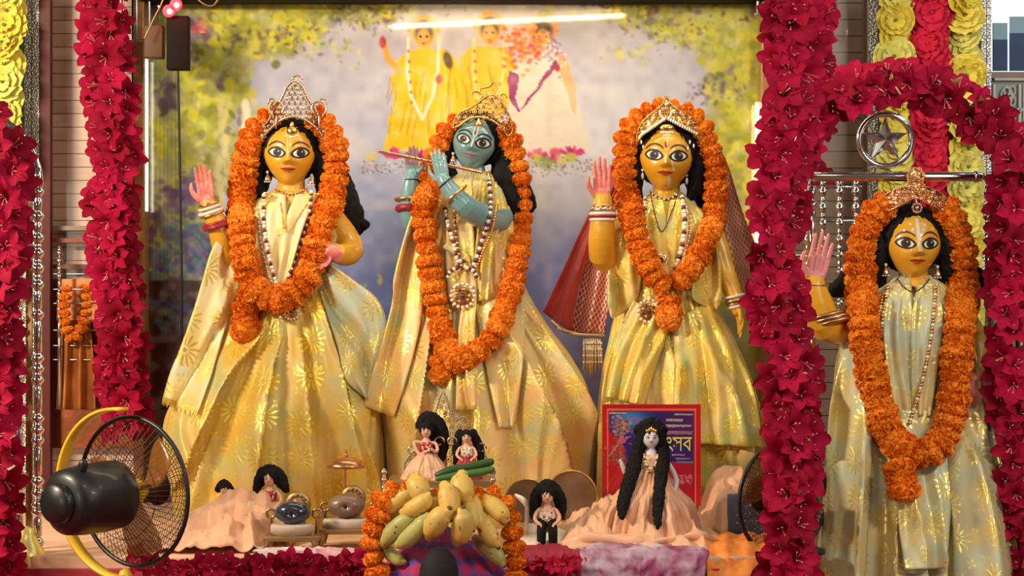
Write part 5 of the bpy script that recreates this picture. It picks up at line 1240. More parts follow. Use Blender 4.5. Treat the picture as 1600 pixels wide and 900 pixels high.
def strand(label, path, Y, half, n, size, seed, bulge=.05, cat='flower garland', group=None, mesh=None, pname='lily_flower', name='flower_strand', mind=.42, out=.7, leaves=14):
    r = random.Random(seed); C = catmull([(a, b, 0) for a, b in path], 12); L = [0]
    for a, b in zip(C, C[1:]): L.append(L[-1]+(b-a).length)
    mid = C[len(C)//2]; root = thing(name, P(mid.x, mid.y, Y), label, cat, group); acc = []; tries = 0; md = size*mind
    while len(acc) < n and tries < 9000:
        tries += 1
        if tries % 1500 == 0: md *= .85
        s = r.uniform(0, L[-1]); i = max(1, next((k for k in range(1, len(L)) if L[k] >= s), len(L)-1)); d = (C[i]-C[i-1]); dn = d.normalized(); p = C[i-1]+d*((s-L[i-1])/max(1e-6, d.length))
        o = r.uniform(-1, 1)*half; q = p+Vector((-dn.y, dn.x, 0))*o
        if all((q-z[0]).length > md for z in acc): acc.append((q, o/half, Vector((-dn.y, dn.x, 0))))
    k = (CAMD+Y)/FPX
    for q, o, nn in acc:
        sc = size*.5*k*r.uniform(.85, 1.15); y = Y-bulge*(1-o*o)+r.uniform(-.012, .012)
        d = Vector((nn.x*o*out+r.uniform(-.45, .45), -1, -nn.y*o*out+r.uniform(-.4, .45))); w_ = P(q.x, q.y, y)
        inst(pname, (mesh or LILY)[r.randrange(len(mesh or LILY))], Matrix.Translation(w_) @ facing(d, r.uniform(0, 6.28)).to_matrix().to_4x4() @ Matrix.Diagonal((sc, sc, sc, 1)), root)
    bm = bmesh.new(); W = [P(c.x, c.y, Y+.03) for c in C]; tube(bm, W, .006, 8); st = obj('stem', bm, M_stem, root)
    for j in range(leaves):
        i = r.randrange(2, len(C)-2); a = W[i]; s = r.choice((-1, 1)); bm = bmesh.new()
        b = a+Vector((s*r.uniform(.02, .04), -.05-bulge*.4, r.uniform(-.04, .04))); tube(bm, [a, a.lerp(b, .5)+Vector((0, -.012, .008)), b], [.003, .004, .002], 6, flat=1.6); obj('twig', bm, M_stemy, root)
    return root
M_stemy = mat('straw_twig', (.55, .42, .16), .6)
strand('crimson lily strand hanging left of the backdrop beside the plank wall', [(160, -30), (165, 60), (172, 160), (178, 260), (172, 330), (180, 420), (190, 520), (188, 600), (196, 672)], .38, 26, 76, 54, 1, .07)
strand('tall crimson lily pillar wound on the left post of the star-topped throne', [(1240, -20), (1240, 60), (1234, 150), (1222, 250), (1214, 340), (1214, 440), (1226, 520), (1238, 600), (1240, 700), (1240, 800), (1236, 930)], -.90, 30, 74, 66, 2, .09, leaves=26)
strand('crimson lilies wound along the arch above the silver star', [(1262, 172), (1300, 158), (1345, 140), (1400, 128), (1455, 138), (1505, 160), (1550, 196), (1590, 240), (1620, 300)], -.70, 20, 24, 66, 3, .04)
strand('crimson lily strand on the right post of the star-topped throne', [(1596, 240), (1590, 340), (1584, 440), (1590, 540), (1588, 640), (1592, 740), (1600, 850), (1610, 940)], -.74, 30, 56, 60, 4, .07)
strand('crimson lily strand on the left throne at the left picture edge', [(-30, 185), (4, 235), (6, 320), (0, 420), (-6, 520), (-6, 620), (-8, 720), (-10, 820), (-6, 930)], -.92, 28, 62, 62, 5, .07)
strand('shaded crimson lily strand behind the top of the right flower pillar', [(1272, -40), (1270, 40), (1274, 110), (1268, 170), (1262, 230), (1262, 300)], .3, 24, 26, 52, 6, .03)
strand('row of crimson lilies along the altar edge left of the bananas', [(215, 872), (260, 888), (330, 890), (400, 888), (470, 884), (530, 888), (580, 878)], -.93, 8, 26, 46, 7, .02, leaves=4)
strand('short crimson lily row on the altar edge right of the bananas', [(800, 884), (850, 884), (900, 882)], -.9, 6, 7, 34, 8, .02, leaves=1)
YR = [rosette_mesh(k, M_yel, M_core) for k in range(3)]; RR = [rosette_mesh(k+9, M_redc, M_redc) for k in range(3)]
def column(label, x, y0, y1, Y, half, n, size, seed, mesh, group=None):
    root = thing('rosette_garland', P(x, (y0+y1)/2, Y), label, 'flower garland', group); r = random.Random(seed); k = (CAMD+Y)/FPX
    for i in range(n):
        for s in ((0,) if half == 0 else (-half, half)):
            y = y0+(y1-y0)*(i+.5*(s > 0))/(n-1); sc = size*.5*k*r.uniform(.92, 1.1)
            inst('crepe_rosette', mesh[r.randrange(3)], Matrix.Translation(P(x+s+r.uniform(-2, 2), y, Y-.02+r.uniform(-.02, .01))) @ facing((r.uniform(-.5, .5), -1, r.uniform(-.3, .6)), r.uniform(0, 6)).to_matrix().to_4x4() @ Matrix.Diagonal((sc, sc, sc, 1)), root)
    slab('backing_strip', x-size*.42-half, x+size*.42+half, y0-30, y1+20, Y, .01, M_board, kind=None, parent=root); return root
column('yellow crepe rosette column left of the red one, above the star', 1399, -30, 300, .5, 0, 12, 62, 1, YR)
column('red crepe rosette column between the two yellow ones', 1453, -30, 320, .49, 0, 15, 66, 2, RR)
column('yellow crepe rosette column beside the blue window', 1507, -30, 640, .5, 0, 24, 62, 3, YR)
column('yellow crepe rosette column in the top left corner', 8, -40, 240, .45, 0, 11, 68, 4, YR)

# ------------------------------------------------------------------ silver thrones
M_chrome = mat('chrome', (.72, .72, .74), .12, 1); M_bronze = mat('bronze', (.42, .26, .12), .3, 1)
def rod(parent, name, a, b, r, m=None, seg=16):
    bm = bmesh.new(); tube(bm, [a, b], r, seg); return obj(name, bm, m or M_chrome, parent)
def baluster(parent, px, y0, y1, Y, r, beads, name='post'):
    a, b = P(px, y0, Y), P(px, y1, Y); prof = []; k = (CAMD+Y)/FPX; H = b.z
    zs = sorted([(450-y)*k+CAMZ for y in beads]); prof = [(r, 0)]
    for z in zs: prof += [(r, z-H-.020), (r*.7, z-H-.016)]+[(r*(.7+.85*math.sin(PI*t/6)), z-H-.014+.028*t/6) for t in range(1, 6)]+[(r*.7, z-H+.016), (r, z-H+.020)]
    prof.append((r, a.z-H)); bm = bmesh.new(); lathe(bm, prof, b, (0, 0, 1), 20); return obj(name, bm, M_chrome, parent)
YT = -.62
tr = thing('silver_throne', P(1430, 1000, -.7), 'chrome throne frame with a star in a ring, around the right statue', 'throne')
bm = bmesh.new(); tube(bm, catmull([P(x, y, YT) for x, y in ((1222, 330), (1236, 230), (1270, 176), (1330, 148), (1400, 138), (1465, 146), (1520, 172), (1562, 220), (1590, 300), (1596, 420))], 8), .012, 16); obj('arch_pipe', bm, M_chrome, tr)
bm = bmesh.new(); tube(bm, catmull([P(x, y, YT+.04) for x, y in ((1250, 215), (1310, 168), (1400, 152), (1470, 162), (1530, 196), (1570, 250))], 8), .008, 12); obj('inner_arch_pipe', bm, M_bronze, tr)
cr_ = rod(tr, 'cross_bar', P(1246, 276, YT), P(1532, 276, YT), .0135, seg=24)
bm = bmesh.new(); lathe(bm, [(.014, 0), (.016, .001), (.016, .012), (.014, .013)], P(1522, 276, YT), (1, 0, 0), 24); obj('bar_collar', bm, M_chrome, cr_)

bm = bmesh.new(); torus(bm, P(1383, 219, YT), .073, .0085, (0, 1, 0), 48, 12); ring = obj('ring', bm, M_chrome, tr)
bm = bmesh.new(); c = P(1383, 219, YT); pts = []
for k in range(10):
    a = PI/2+PI*k/5; R = .066 if k % 2 == 0 else .027; pts.append(c+Vector((math.cos(a)*R, 0, math.sin(a)*R)))
ft, bk = bm.verts.new(c+Vector((0, -.022, 0))), bm.verts.new(c+Vector((0, .008, 0))); vs = [bm.verts.new(p) for p in pts]
for k in range(10): bm.faces.new((ft, vs[k], vs[(k+1) % 10])); bm.faces.new((bk, vs[(k+1) % 10], vs[k]))
obj('star', bm, mat('steel_blue_star', (.5, .53, .6), .22, 1), ring, smooth=False)
for px, bd_ in ((1268, (320, 420, 520, 620, 720, 820)), (1546, (320, 338, 356, 374, 440, 456, 600, 616)), (1572, (300, 330, 350, 420, 500, 600, 640, 720)), (1604, (330, 350, 450, 540, 640, 740, 840))):
    baluster(tr, px, 290, 1010, YT+(.02 if px > 1500 else .0), .0125, bd_)
for px in (1262, 1286, 1312, 1338): baluster(tr, px, 282, 520, -.28, .009, (300, 325, 350, 375, 400, 425, 450, 475), 'back_spindle')
for y in (292, 345, 400, 500): rod(tr, 'back_rail', P(1240, y, -.28), P(1345, y, -.28), .005)
bm = bmesh.new(); box(bm, Vector((1.28, -.55, .64)), (.84, .72, .075), bev=.01); obj('seat', bm, mat('red_seat', (.3, .02, .03), .6), tr)
bm = bmesh.new(); box(bm, Vector((1.28, -.55, .30)), (.80, .68, .60), bev=.01); obj('pedestal', bm, M_bronze, tr)
tl_ = thing('silver_throne', P(10, 1000, -.7), 'chrome throne frame with beaded posts cut by the left picture edge', 'throne')
for px, Y_, r_, bd_ in ((59, -.78, .0115, (300, 338, 372, 396, 420, 445, 492, 560, 576, 594, 654, 672, 688, 752, 770, 788, 800, 848, 866)), (30, -.74, .011, (262, 290, 350, 470, 500, 520, 570, 590, 660, 745, 762, 780, 796)), (-30, -.74, .011, (300, 400, 500))):
    baluster(tl_, px, 262, 1010, Y_, r_, bd_)
bm = bmesh.new(); tube(bm, catmull([P(x, y, -.78) for x, y in ((62, 290), (58, 262), (44, 228), (20, 200), (-10, 182), (-60, 172), (-110, 182))], 8), .011, 16); obj('arch_pipe', bm, M_chrome, tl_)
slab('flat_bar', 40, 50, 300, 1000, -.72, .012, M_bronze, kind=None, parent=tl_); slab('gilt_bracket', 6, 60, 258, 274, -.74, .02, M_bronze, kind=None, parent=tl_)
bm = bmesh.new(); tube(bm, [P(40, 838, -.8), P(38, 870, -.8), P(44, 930, -.8)], [.028, .058, .05], 14, sub=4); tag(obj('cloth_bundle', bm, BROC['D']), 'pale bundled silk at the foot of the left throne post', 'cloth')
# the step in front that carries thrones, fans and fruit
bm = bmesh.new(); box(bm, (0, -1.38, .345), (4.2, .86, .69), bev=.01); stp = tag(obj('front_step', bm, mat('red_carpet', (.25, .01, .02), .9)), 'red covered step below the altar edge', 'step'); rebase(stp)

# ------------------------------------------------------------------ fans
M_black = mat('black_plastic', (.008, .008, .010), .42, coat=.1); M_yp = mat('yellow_plastic', (.80, .50, .03), .35, coat=.2); M_blade = mat('amber_blade', (.35, .13, .02), .25, alpha=.6, coat=.4); M_wire = mat('dark_wire', (.05, .02, .015), .35, .6)
def fan(c, ax, R, label, full=True, gy=0):
    c = Vector(c); ax = Vector(ax).normalized(); root = thing('table_fan', (c.x, c.y, .69 if c.y < -.88 else .88), label, 'fan')
    up = Vector((0, 0, 1)); s = ax.cross(up).normalized(); up = s.cross(ax)
    def Q(a, r, h): return c+(s*math.cos(a)+up*math.sin(a))*r+ax*h
    bm = bmesh.new(); torus(bm, c, R, .0058, ax, 64, 10); obj('guard_rim', bm, M_black, root)
    bm = bmesh.new()
    for k in range(64):
        a = 2*PI*k/64; tube(bm, [Q(a+.5*(t/5)**2*0, R*(1-(t/5)*.75), -.055*math.sin(t/5*PI/2)) for t in range(6)], .0009, 4, caps=False)
    for q in (.3, .62): torus(bm, c-ax*(.055*math.sin((1-q)/.75*PI/2)), R*q, .001, ax, 40, 4)
    obj('rear_guard', bm, M_wire, root)
    bm = bmesh.new()
    for k in range(72):
        a = 2*PI*k/72; tube(bm, [Q(a+.4*(t/7), R*(1-(t/7)*.8), .085*math.sin(t/7*PI/2)) for t in range(8)], .0009, 4, caps=False)
    for k in range(8): torus(bm, c+ax*(.085*math.sin((k+1)/8*PI/2)), R*(1-(k+1)/8*.8), .0009, ax, 40, 4)
    lathe(bm, [(.045, -.003), (.045, .003), (.03, .006)], c+ax*.085, ax, 24); obj('front_guard', bm, M_wire, root)
    bm = bmesh.new(); lathe(bm, [(.03, -.03), (.032, .01), (.02, .035)], c, ax, 24); hub = obj('hub', bm, M_yp, root)
    for k in range(3):
        a0 = 2*PI*k/3+.5; rows = []; bm = bmesh.new()
        for i in range(8):
            r = .03+(R*.86-.03)*i/7; wd = .35+.55*math.sin(PI*(.15+.75*i/7)); rows.append([bm.verts.new(Q(a0+wd*(j/6-.5)+.3*i/7, r, .028*(j/6-.5)*(1.2-.4*i/7)+.004)) for j in range(7)])
        for p, q in zip(rows, rows[1:]):
            for j in range(6): bm.faces.new((p[j], p[j+1], q[j+1], q[j]))
        solid(obj('blade', bm, M_blade, root), .0016)
    if full:
        bm = bmesh.new(); lathe(bm, [(.03, -.245), (.06, -.24), (.080, -.225), (.086, -.18), (.087, -.10), (.085, -.062), (.076, -.055), (.02, -.052)], c, ax, 40); mo = obj('motor_housing', bm, M_black, root)
        bm = bmesh.new(); lathe(bm, [(.0, 0), (.045, .002), (.05, .015), (.05, .05)], c-ax*.27, ax, 28); obj('rear_cap', bm, M_black, mo)
        bm = bmesh.new(); tube(bm, [Q(1.2, .07, -.2), Q(1.2, .10, -.2)], [.01, .012], 12); obj('swing_knob', bm, M_black, mo)
        # yellow cradle: a flat band bent in a C, with its foot
        bm = bmesh.new(); rows = []; Rc = R*1.13; cc = c-ax*.045
        for i in range(50):
            a = PI*.47+(PI*1.02)*i/49; d = s*math.cos(a)+up*math.sin(a)
            rows.append([bm.verts.new(cc+d*(Rc+o)+ax*h) for o, h in ((-.004, -.016), (.004, -.016), (.004, .016), (-.004, .016))])
        for p, q in zip(rows, rows[1:]):
            for j in range(4): bm.faces.new((p[j], p[(j+1) % 4], q[(j+1) % 4], q[j]))
        bm.faces.new(rows[0]); bm.faces.new(rows[-1][::-1]); obj('cradle', bm, M_yp, root)
        bm = bmesh.new(); z0 = root.location.z; lathe(bm, [(.11, 0), (.11, .012), (.09, .02), (.03, .03)], (c.x-.02, c.y, z0), (0, 0, 1), 32); tube(bm, [(c.x-.02, c.y, z0+.02), (c.x-.02, c.y, c.z-Rc)], .018, 12)
        obj('foot', bm, M_yp, root)
    else:
        bm = bmesh.new(); lathe(bm, [(.02, -.12), (.035, -.115), (.042, -.09), (.042, -.06), (.02, -.055)], c, ax, 32); obj('motor_housing', bm, M_black, root)
        bm = bmesh.new(); z0 = root.location.z; tube(bm, [c-ax*.08, c-ax*.08+Vector((0, 0, z0-c.z+.02))], .014, 12); lathe(bm, [(.06, 0), (.06, .012), (.03, .02)], (c.x-ax.x*.08, c.y-ax.y*.08, z0), (0, 0, 1), 28); obj('foot', bm, M_black, root)
    return root
fan(P(208, 768, -1.16), (.56, .83, .03), .188, 'black and yellow table fan at the lower left, seen from behind')
fan(P(1224, 780, -.72), (-.55, .84, .02), .158, 'dark fan half hidden behind the right flower pillar', full=False)

# ------------------------------------------------------------------ altar pieces
M_peach = mat('peach_satin', (.80, .47, .30), .42, bump=(9, .35, .01), var=((.72, .38, .22), 7, .2), sheen=.3)
M_brass = mat('old_brass', (.42, .27, .13), .4, .9, bump=(60, .5, .002)); M_copper = mat('copper', (.62, .30, .15), .3, .95)
M_wool = mat('doll_hair', (.008, .006, .006), .7, bump=(220, 1, .004)); M_dollskin = mat('doll_skin', (.75, .42, .3), .4); M_pale = mat('pale_doll_skin', (.70, .66, .74), .35)
M_redsilk = mat('red_silk', (.45, .015, .03), .5); M_cream = mat('cream_cotton', (.78, .68, .56), .7); M_wood = mat('walnut', (.2, .1, .045), .5, var=((.12, .055, .025), 20, .2))
def heap(name, x0, x1, yb, yf, h, seed, m, label, cat='cloth', zf=None, sc=1.0, n=90, k=60, th=.003, z0=ALT, parent=None):
    """cloth crumpled on the altar between world x0..x1 and depth yb (back) .. yf (front)"""
    G = []
    for i in range(n+1):
        c = []; u = i/n
        for j in range(k+1):
            v = j/k; x = x0+(x1-x0)*u; y = yb+(yf-yb)*v; e = (math.sin(PI*u)**.4)*(math.sin(PI*min(1, v*.96+.03))**.35)
            p = Vector((x*8*sc+seed, y*5*sc, seed)); q = Vector((fbm(p*.6), fbm(p*.6+Vector((9, 1, 4))), 0))*1.2
            f = 1-abs(noise.noise(p*.9+q))*2.2; f2 = 1-abs(noise.noise(p*2.0+q*1.4))*2
            hh = (zf(u, v) if zf else h)*e+h*1.25*e*max(0, f)**1.2+h*.3*e*f2
            c.append(Vector((x+.02*q.x, y+.02*q.y, z0+.004+max(0, hh))))
        G.append(c)
    bm = bmesh.new(); gridmesh(bm, G); o = solid(obj(name, bm, m, parent), th)
    if parent is None: tag(o, label, cat); rebase(o)
    return o
def xw(px, Y): return (px-800)/FPX*(CAMD+Y)
heap('peach_cloth', xw(268, -.6), xw(455, -.6), -.32, -.80, .05, 2, M_peach, 'crumpled peach satin cloth behind the fan and left stool', zf=lambda u, v: .10*(1-v)**.7)
heap('peach_cloth', xw(872, -.6), xw(1122, -.6), -.36, -.82, .045, 5, M_peach, 'crumpled peach satin cloth spread around the tall long-haired doll', zf=lambda u, v: .085*(1-v)**.8+.01)
heap('peach_cloth', xw(1090, -.5), xw(1190, -.5), -.28, -.55, .08, 8, M_peach, 'bunched peach cloth between the poster and the blue book', zf=lambda u, v: .13*(1-v)**.6)
heap('cream_cloth', xw(785, -.6), xw(900, -.6), -.40, -.80, .02, 11, M_cream, 'flat cream cloth under the small curly-haired doll', zf=lambda u, v: .03*(1-v))

def doll(name_lab, px, y_head, r, y_base, Y, w_base, dress, hair_locks, skin=None, top=None, w_sh=1.3, folds=6, amp=.012, crown=None, arms=None, cap=1.14, legs=False, looks=True, seed=0):
    skin = skin or M_dollskin; top = top or M_redsilk; root = thing('dressed_doll', P(px, y_base, Y), name_lab, 'doll'); k = (CAMD+Y)/FPX; R = r*k
    M = head_M(px, y_head, Y-.01, R, yaw=0)
    bm = bmesh.new(); bmesh.ops.create_uvsphere(bm, u_segments=28, v_segments=20, radius=1, matrix=M @ Matrix.Diagonal((.86, .86, 1, 1)))
    tube(bm, [M @ Vector((0, -.78, .1)), M @ Vector((0, -.93, -.18))], [R*.09, R*.13], 8)
    ysh = y_head+r*1.9; tube(bm, [P(px, y_head+r*.7, Y), P(px, ysh, Y)], R*.4, 12); tube(bm, [P(px, ysh, Y), P(px, ysh+r*2.2, Y)], R*.85, 14)
    for s, ar in zip((-1, 1), arms or (((-1.2, .0), (-1.7, 1.2), (-.9, 2.0)), ((1.2, .0), (1.7, 1.2), (.9, 2.0)))):
        pts = [P(px+s*.5*r, ysh, Y)]+[P(px+a*r, ysh+b*r, Y-R*(.3+.5*i)) for i, (a, b) in enumerate(ar)]; tube(bm, pts, [R*.34]+[R*.27]*(len(ar)-1)+[R*.2], 10, sub=3)
        e = pts[-1]; d = (pts[-1]-pts[-2]).normalized(); o = d.orthogonal().normalized()
        for q in range(4): tube(bm, [e, e+d*R*.35+o*R*(q-1.5)*.16], [R*.09, R*.06], 6)
    me = voxel(bm, max(.0014, R*.07), 2, .4); me.materials.append(skin); b = obj('body', me, skin, root); bv = bvh_of(b)
    if looks:
        fb = bmesh.new(); o = R*.02
        for s in (-1, 1):
            decal(fb, almond(s*.34, .06, .22, .13, s, 14), M, bv, o, 1, 2); decal(fb, almond(s*.34, .05, .17, .09, s, 14), M, bv, o*2, 0, 2); decal(fb, [(s*.34+.08*math.cos(t), .06+.08*math.sin(t)) for t in [q*.7 for q in range(9)]], M, bv, o*3, 1, 1); stroke(fb, [(s*.15, .26), (s*.34, .32), (s*.54, .22)], .03, M, bv, o, 1)
        stroke(fb, [(-.16, -.42), (0, -.40), (.16, -.42)], .07, M, bv, o, 2); obj('painted_face', fb, [M_eyew, M_eyeb, M_lip], root)
    hb = bmesh.new(); bmesh.ops.create_uvsphere(hb, u_segments=24, v_segments=16, radius=1, matrix=M @ Matrix.Translation((0, .34, .2)) @ Matrix.Diagonal((cap, cap, cap, 1)))
    for pts, rr in hair_locks: tube(hb, [P(a, c_, Y+dy) for a, c_, dy in pts], [q*k for q in rr], 10, sub=4)
    me = voxel(hb, max(.002, R*.09), 1)
    roughen(me, lambda p: fbm(Vector((p[0]*150, p[1]*150, p[2]*60)), 3)*R*.14)
    obj('hair', me, M_wool, root)
    dep = w_base*k*.42
    if legs:
        bm = bmesh.new()
        for s in (-1, 1):
            tube(bm, [P(px+s*r*.5, ysh+r*1.2, Y), P(px+s*r*.75, (ysh+y_base)/2, Y-.02), P(px+s*r*.8, y_base-r*.5, Y-.01)], [R*.74, R*.66, R*.6], 12, sub=3); tube(bm, [P(px+s*r*.8, y_base-r*.4, Y-.01), P(px+s*r*.85, y_base-r*.15, Y-.045)], [R*.5, R*.42], 12)
        split_parts(obj('leg', bm, dress, root), gap=-.004)
        rw = [(ysh-r*.3, px-r*.5, px+r*.5, R*.5), (ysh+r*.3, px-r*1.1, px+r*1.1, R*.9), (ysh+r*1.7, px-r*1.2, px+r*1.2, R*1.0)]
        obj('blouse', robe(rw, Y, 5, base_amp(.002, .004), seed, n=100, wrink=.001), top, root)
    else:
        rw = [(ysh-r*.4, px-r*.5, px+r*.5, R*.5), (ysh+r*.1, px-r*w_sh*.8, px+r*w_sh*.8, R*.9), (ysh+r*1.6, px-r*w_sh*.75, px+r*w_sh*.75, R*.95)]
        obj('blouse', robe(rw, Y, 5, base_amp(.001, .003), seed, n=100, wrink=.001), top, root)
        rw = [(ysh+r*1.2, px-r*w_sh*.7, px+r*w_sh*.7, R*.9), ((ysh+r*1.2+y_base)/2, px-w_base*.36, px+w_base*.36, dep*.8), (y_base, px-w_base*.5, px+w_base*.5, dep)]
        obj('skirt', robe(rw, Y, folds, base_amp(.003, amp), seed+1, n=200, wrink=.002+amp*.1), dress, root)
    bv = bvh_of(*[o for o in root.children if o.name.split('.')[0] in ('blouse', 'body', 'skirt')])
    for off_, c_ in ((.0, M_gemw), (.35, M_gold)): necklace(root, 'necklace', [(px-r*.7, ysh-r*.2), (px-r*.45, ysh+r*(.8+off_)), (px, ysh+r*(1.25+off_)), (px+r*.45, ysh+r*(.8+off_)), (px+r*.7, ysh-r*.2)], bv, Y-R, R*.12, R*.26, off=R*.1, mats=[c_, M_gem], pat=(0, 0, 1), sub=5)
    if crown:
        bm = bmesh.new(); c0 = M @ Vector((0, -.62, .86))
        for q in range(5): ball(bm, c0+Vector(((q-2)*R*.22, 0, -abs(q-2)*R*.08)), (R*.13, R*.1, R*(.34-.07*abs(q-2))), 0, 8, 6)
        obj('crown', bm, M_gold, root)
    return root
# pair of dolls seated in the little filigree throne
Yt = -.62
doll('peach-skirted doll with big black hair, left one in the filigree throne', 666, 673, 10.5, 752, Yt, 84, M_peach, [([(656, 662, .01), (668, 655, .02), (684, 664, .02), (692, 690, .02), (690, 716, .02)], [8, 13, 13, 11, 6]), ([(676, 670, .03), (686, 700, .03)], [14, 10])], arms=(((-1.8, -.2), (-1.0, 1.6), (.6, .9)), ((1.4, 0), (1.6, 1.2), (.2, .6))), seed=3)
doll('small long-haired doll in white and red, right one in the filigree throne', 729, 683, 9, 752, Yt, 54, M_redsilk, [([(718, 676, .01), (714, 700, .01), (712, 724, .01)], [6, 7, 4]), ([(740, 676, .01), (748, 700, .01), (752, 724, .01)], [6, 8, 5])], top=M_cream, seed=5)
doll('tiny doll peeping above the peach cloth beside the fan', 350, 764, 7, 806, -.45, 50, M_redsilk, [([(341, 764, .012), (350, 756, .014), (360, 764, .012)], [6, 8, 6])], seed=7)
doll('small doll in red and cream blouse with wide black hair above the peach cloth', 421, 748, 11, 800, -.45, 84, M_peach, [([(410, 744, .012), (404, 756, .012), (400, 768, .01)], [11, 9, 5]), ([(410, 740, .016), (422, 737, .02), (434, 744, .015), (442, 756, .01), (447, 766, .01)], [10, 12, 12, 10, 5])], top=M_redsilk, seed=9)
doll('curly-haired doll with black trousers standing before two round wooden plates', 855, 775, 11.5, 857, -.69, 60, M_wool, [([(842, 768, .012), (836, 785, .01), (833, 808, .01)], [10, 10, 5]), ([(868, 768, .012), (876, 785, .01), (878, 808, .01)], [10, 10, 5]), ([(845, 765, .02), (856, 760, .02), (868, 766, .02)], [10, 12, 10])], top=M_cream, legs=True, seed=11)
TALL = doll('tall pale-faced doll with two long black locks and gold crown before the poster', 1017, 684, 15.5, 846, -.62, 178, M_peach, [([(1004, 680, .0), (994, 715, -.01), (984, 750, -.05), (974, 785, -.09), (972, 806, -.11)], [9, 11, 11, 10, 6]), ([(1032, 680, .0), (1036, 715, -.01), (1032, 750, -.05), (1028, 790, -.10), (1028, 822, -.13)], [9, 11, 10, 9, 5]), ([(1000, 672, .01), (1017, 662, .015), (1034, 672, .01)], [10, 10, 10])], skin=M_pale, top=mat('gold_lame', (.75, .52, .3), .4, .3, bump=(40, .5, .004)), w_sh=1.5, folds=6, amp=.09, crown=True, arms=(((-1.6, .6), (-2.4, 1.8), (-3.0, .6)), ((1.8, .8), (2.6, 2.4), (2.4, 3.4))), seed=13, cap=1.1)
for path, r_ in (([(884, 850), (930, 842), (985, 850), (1040, 846), (1085, 838), (1112, 846)], .013),):
    bm = bmesh.new(); pts = [P(x, y, -.74-.04*math.sin(PI*i/5)) for i, (x, y) in enumerate(path)]; tube(bm, pts, [r_*.5]+[r_*(1+.25*math.sin(i*2)) for i in range(len(path)-2)]+[r_*.4], 16, sub=6, flat=1.5)
    me = tomesh(bm, 'rolled_hem'); roughen(me, lambda p: fbm(Vector((p[0]*14, p[1]*14, p[2]*14)), 3)*.012); obj('rolled_hem', me, M_peach, TALL)
# filigree throne behind the pair
ft_ = thing('filigree_throne', P(690, 775, -.60), 'small antique silver filigree throne with pointed arch behind the two seated dolls', 'throne')
o = filigree(ft_, 'pointed_back', [(668, 700), (676, 660), (682, 640), (692, 612), (704, 640), (712, 656), (722, 652), (732, 656), (736, 672), (752, 700), (758, 740), (640, 740), (644, 706)], -.52, 692, 0, r=6, mats=[mat('tarnished_silver', (.42, .36, .3), .4, .9), M_brass, M_brass], seed=8)
bm = bmesh.new()
for x, y in ((644, 704), (686, 690), (706, 690), (752, 700)): curl(bm, x, y, 8, -.62, 0, 5.2, .6, .0028)
split_parts(obj('scroll', bm, M_silver, ft_))
slab('throne_seat', 604, 768, 752, 764, -.70, .18, M_brass, kind=None, parent=ft_, bev=.003)
for x in (600, 770):
    bm = bmesh.new(); c = P(x, 772, -.66); tube(bm, [P(x, 790, -.66), P(x, 735, -.66)], .006, 10)
    for y in (738, 750, 762, 772): ball(bm, P(x, y, -.66), .009, 0, 10, 8)
    obj('throne_post', bm, M_silver, ft_)
bm = bmesh.new()
for x in (612, 618, 624, 630): ball(bm, P(x, 744, -.70), (.006, .006, .012), 0, 8, 6)
bm.free()
# blue printed box carrying the throne
bx = thing('blue_box', P(684, 800, -.66), 'blue and white printed box under the small filigree throne', 'box')
slab('carton', 598, 768, 765, 799, -.74, .2, mat('white_card', (.6, .62, .66), .5), kind=None, parent=bx, bev=.002)
for (x0, x1, y0, y1) in ((600, 642, 768, 774), (745, 750, 768, 797), (762, 766, 768, 797), (750, 762, 768, 771), (750, 762, 792, 797), (753, 759, 776, 789)): slab('blue_print', x0, x1, y0, y1, -.7415, .002, mat('blue_ink', (.05, .12, .35), .5) if 'blue_ink' not in bpy.data.materials else bpy.data.materials['blue_ink'], kind=None, parent=bx)
# green leaf rolls
for i, (pts, w_, lb) in enumerate((([(684, 742), (705, 735), (735, 730), (766, 722)], 7, 'dark green rolled leaf lying across the throne, upper one'), ([(684, 748), (710, 744), (745, 739), (768, 734)], 6, 'green rolled leaf with pale rim just above the bananas'))):
    bm = bmesh.new(); tube(bm, [P(x, y, -.76+i*-.02) for x, y in pts], [w_*.0012, w_*.0018, w_*.0019, w_*.0016], 12, sub=4); tag(obj('rolled_leaf', bm, mat('leaf_green_%d' % i, ((.02, .07, .015), (.05, .14, .03))[i], .4, bump=(30, .5, .003))), lb, 'leaf')

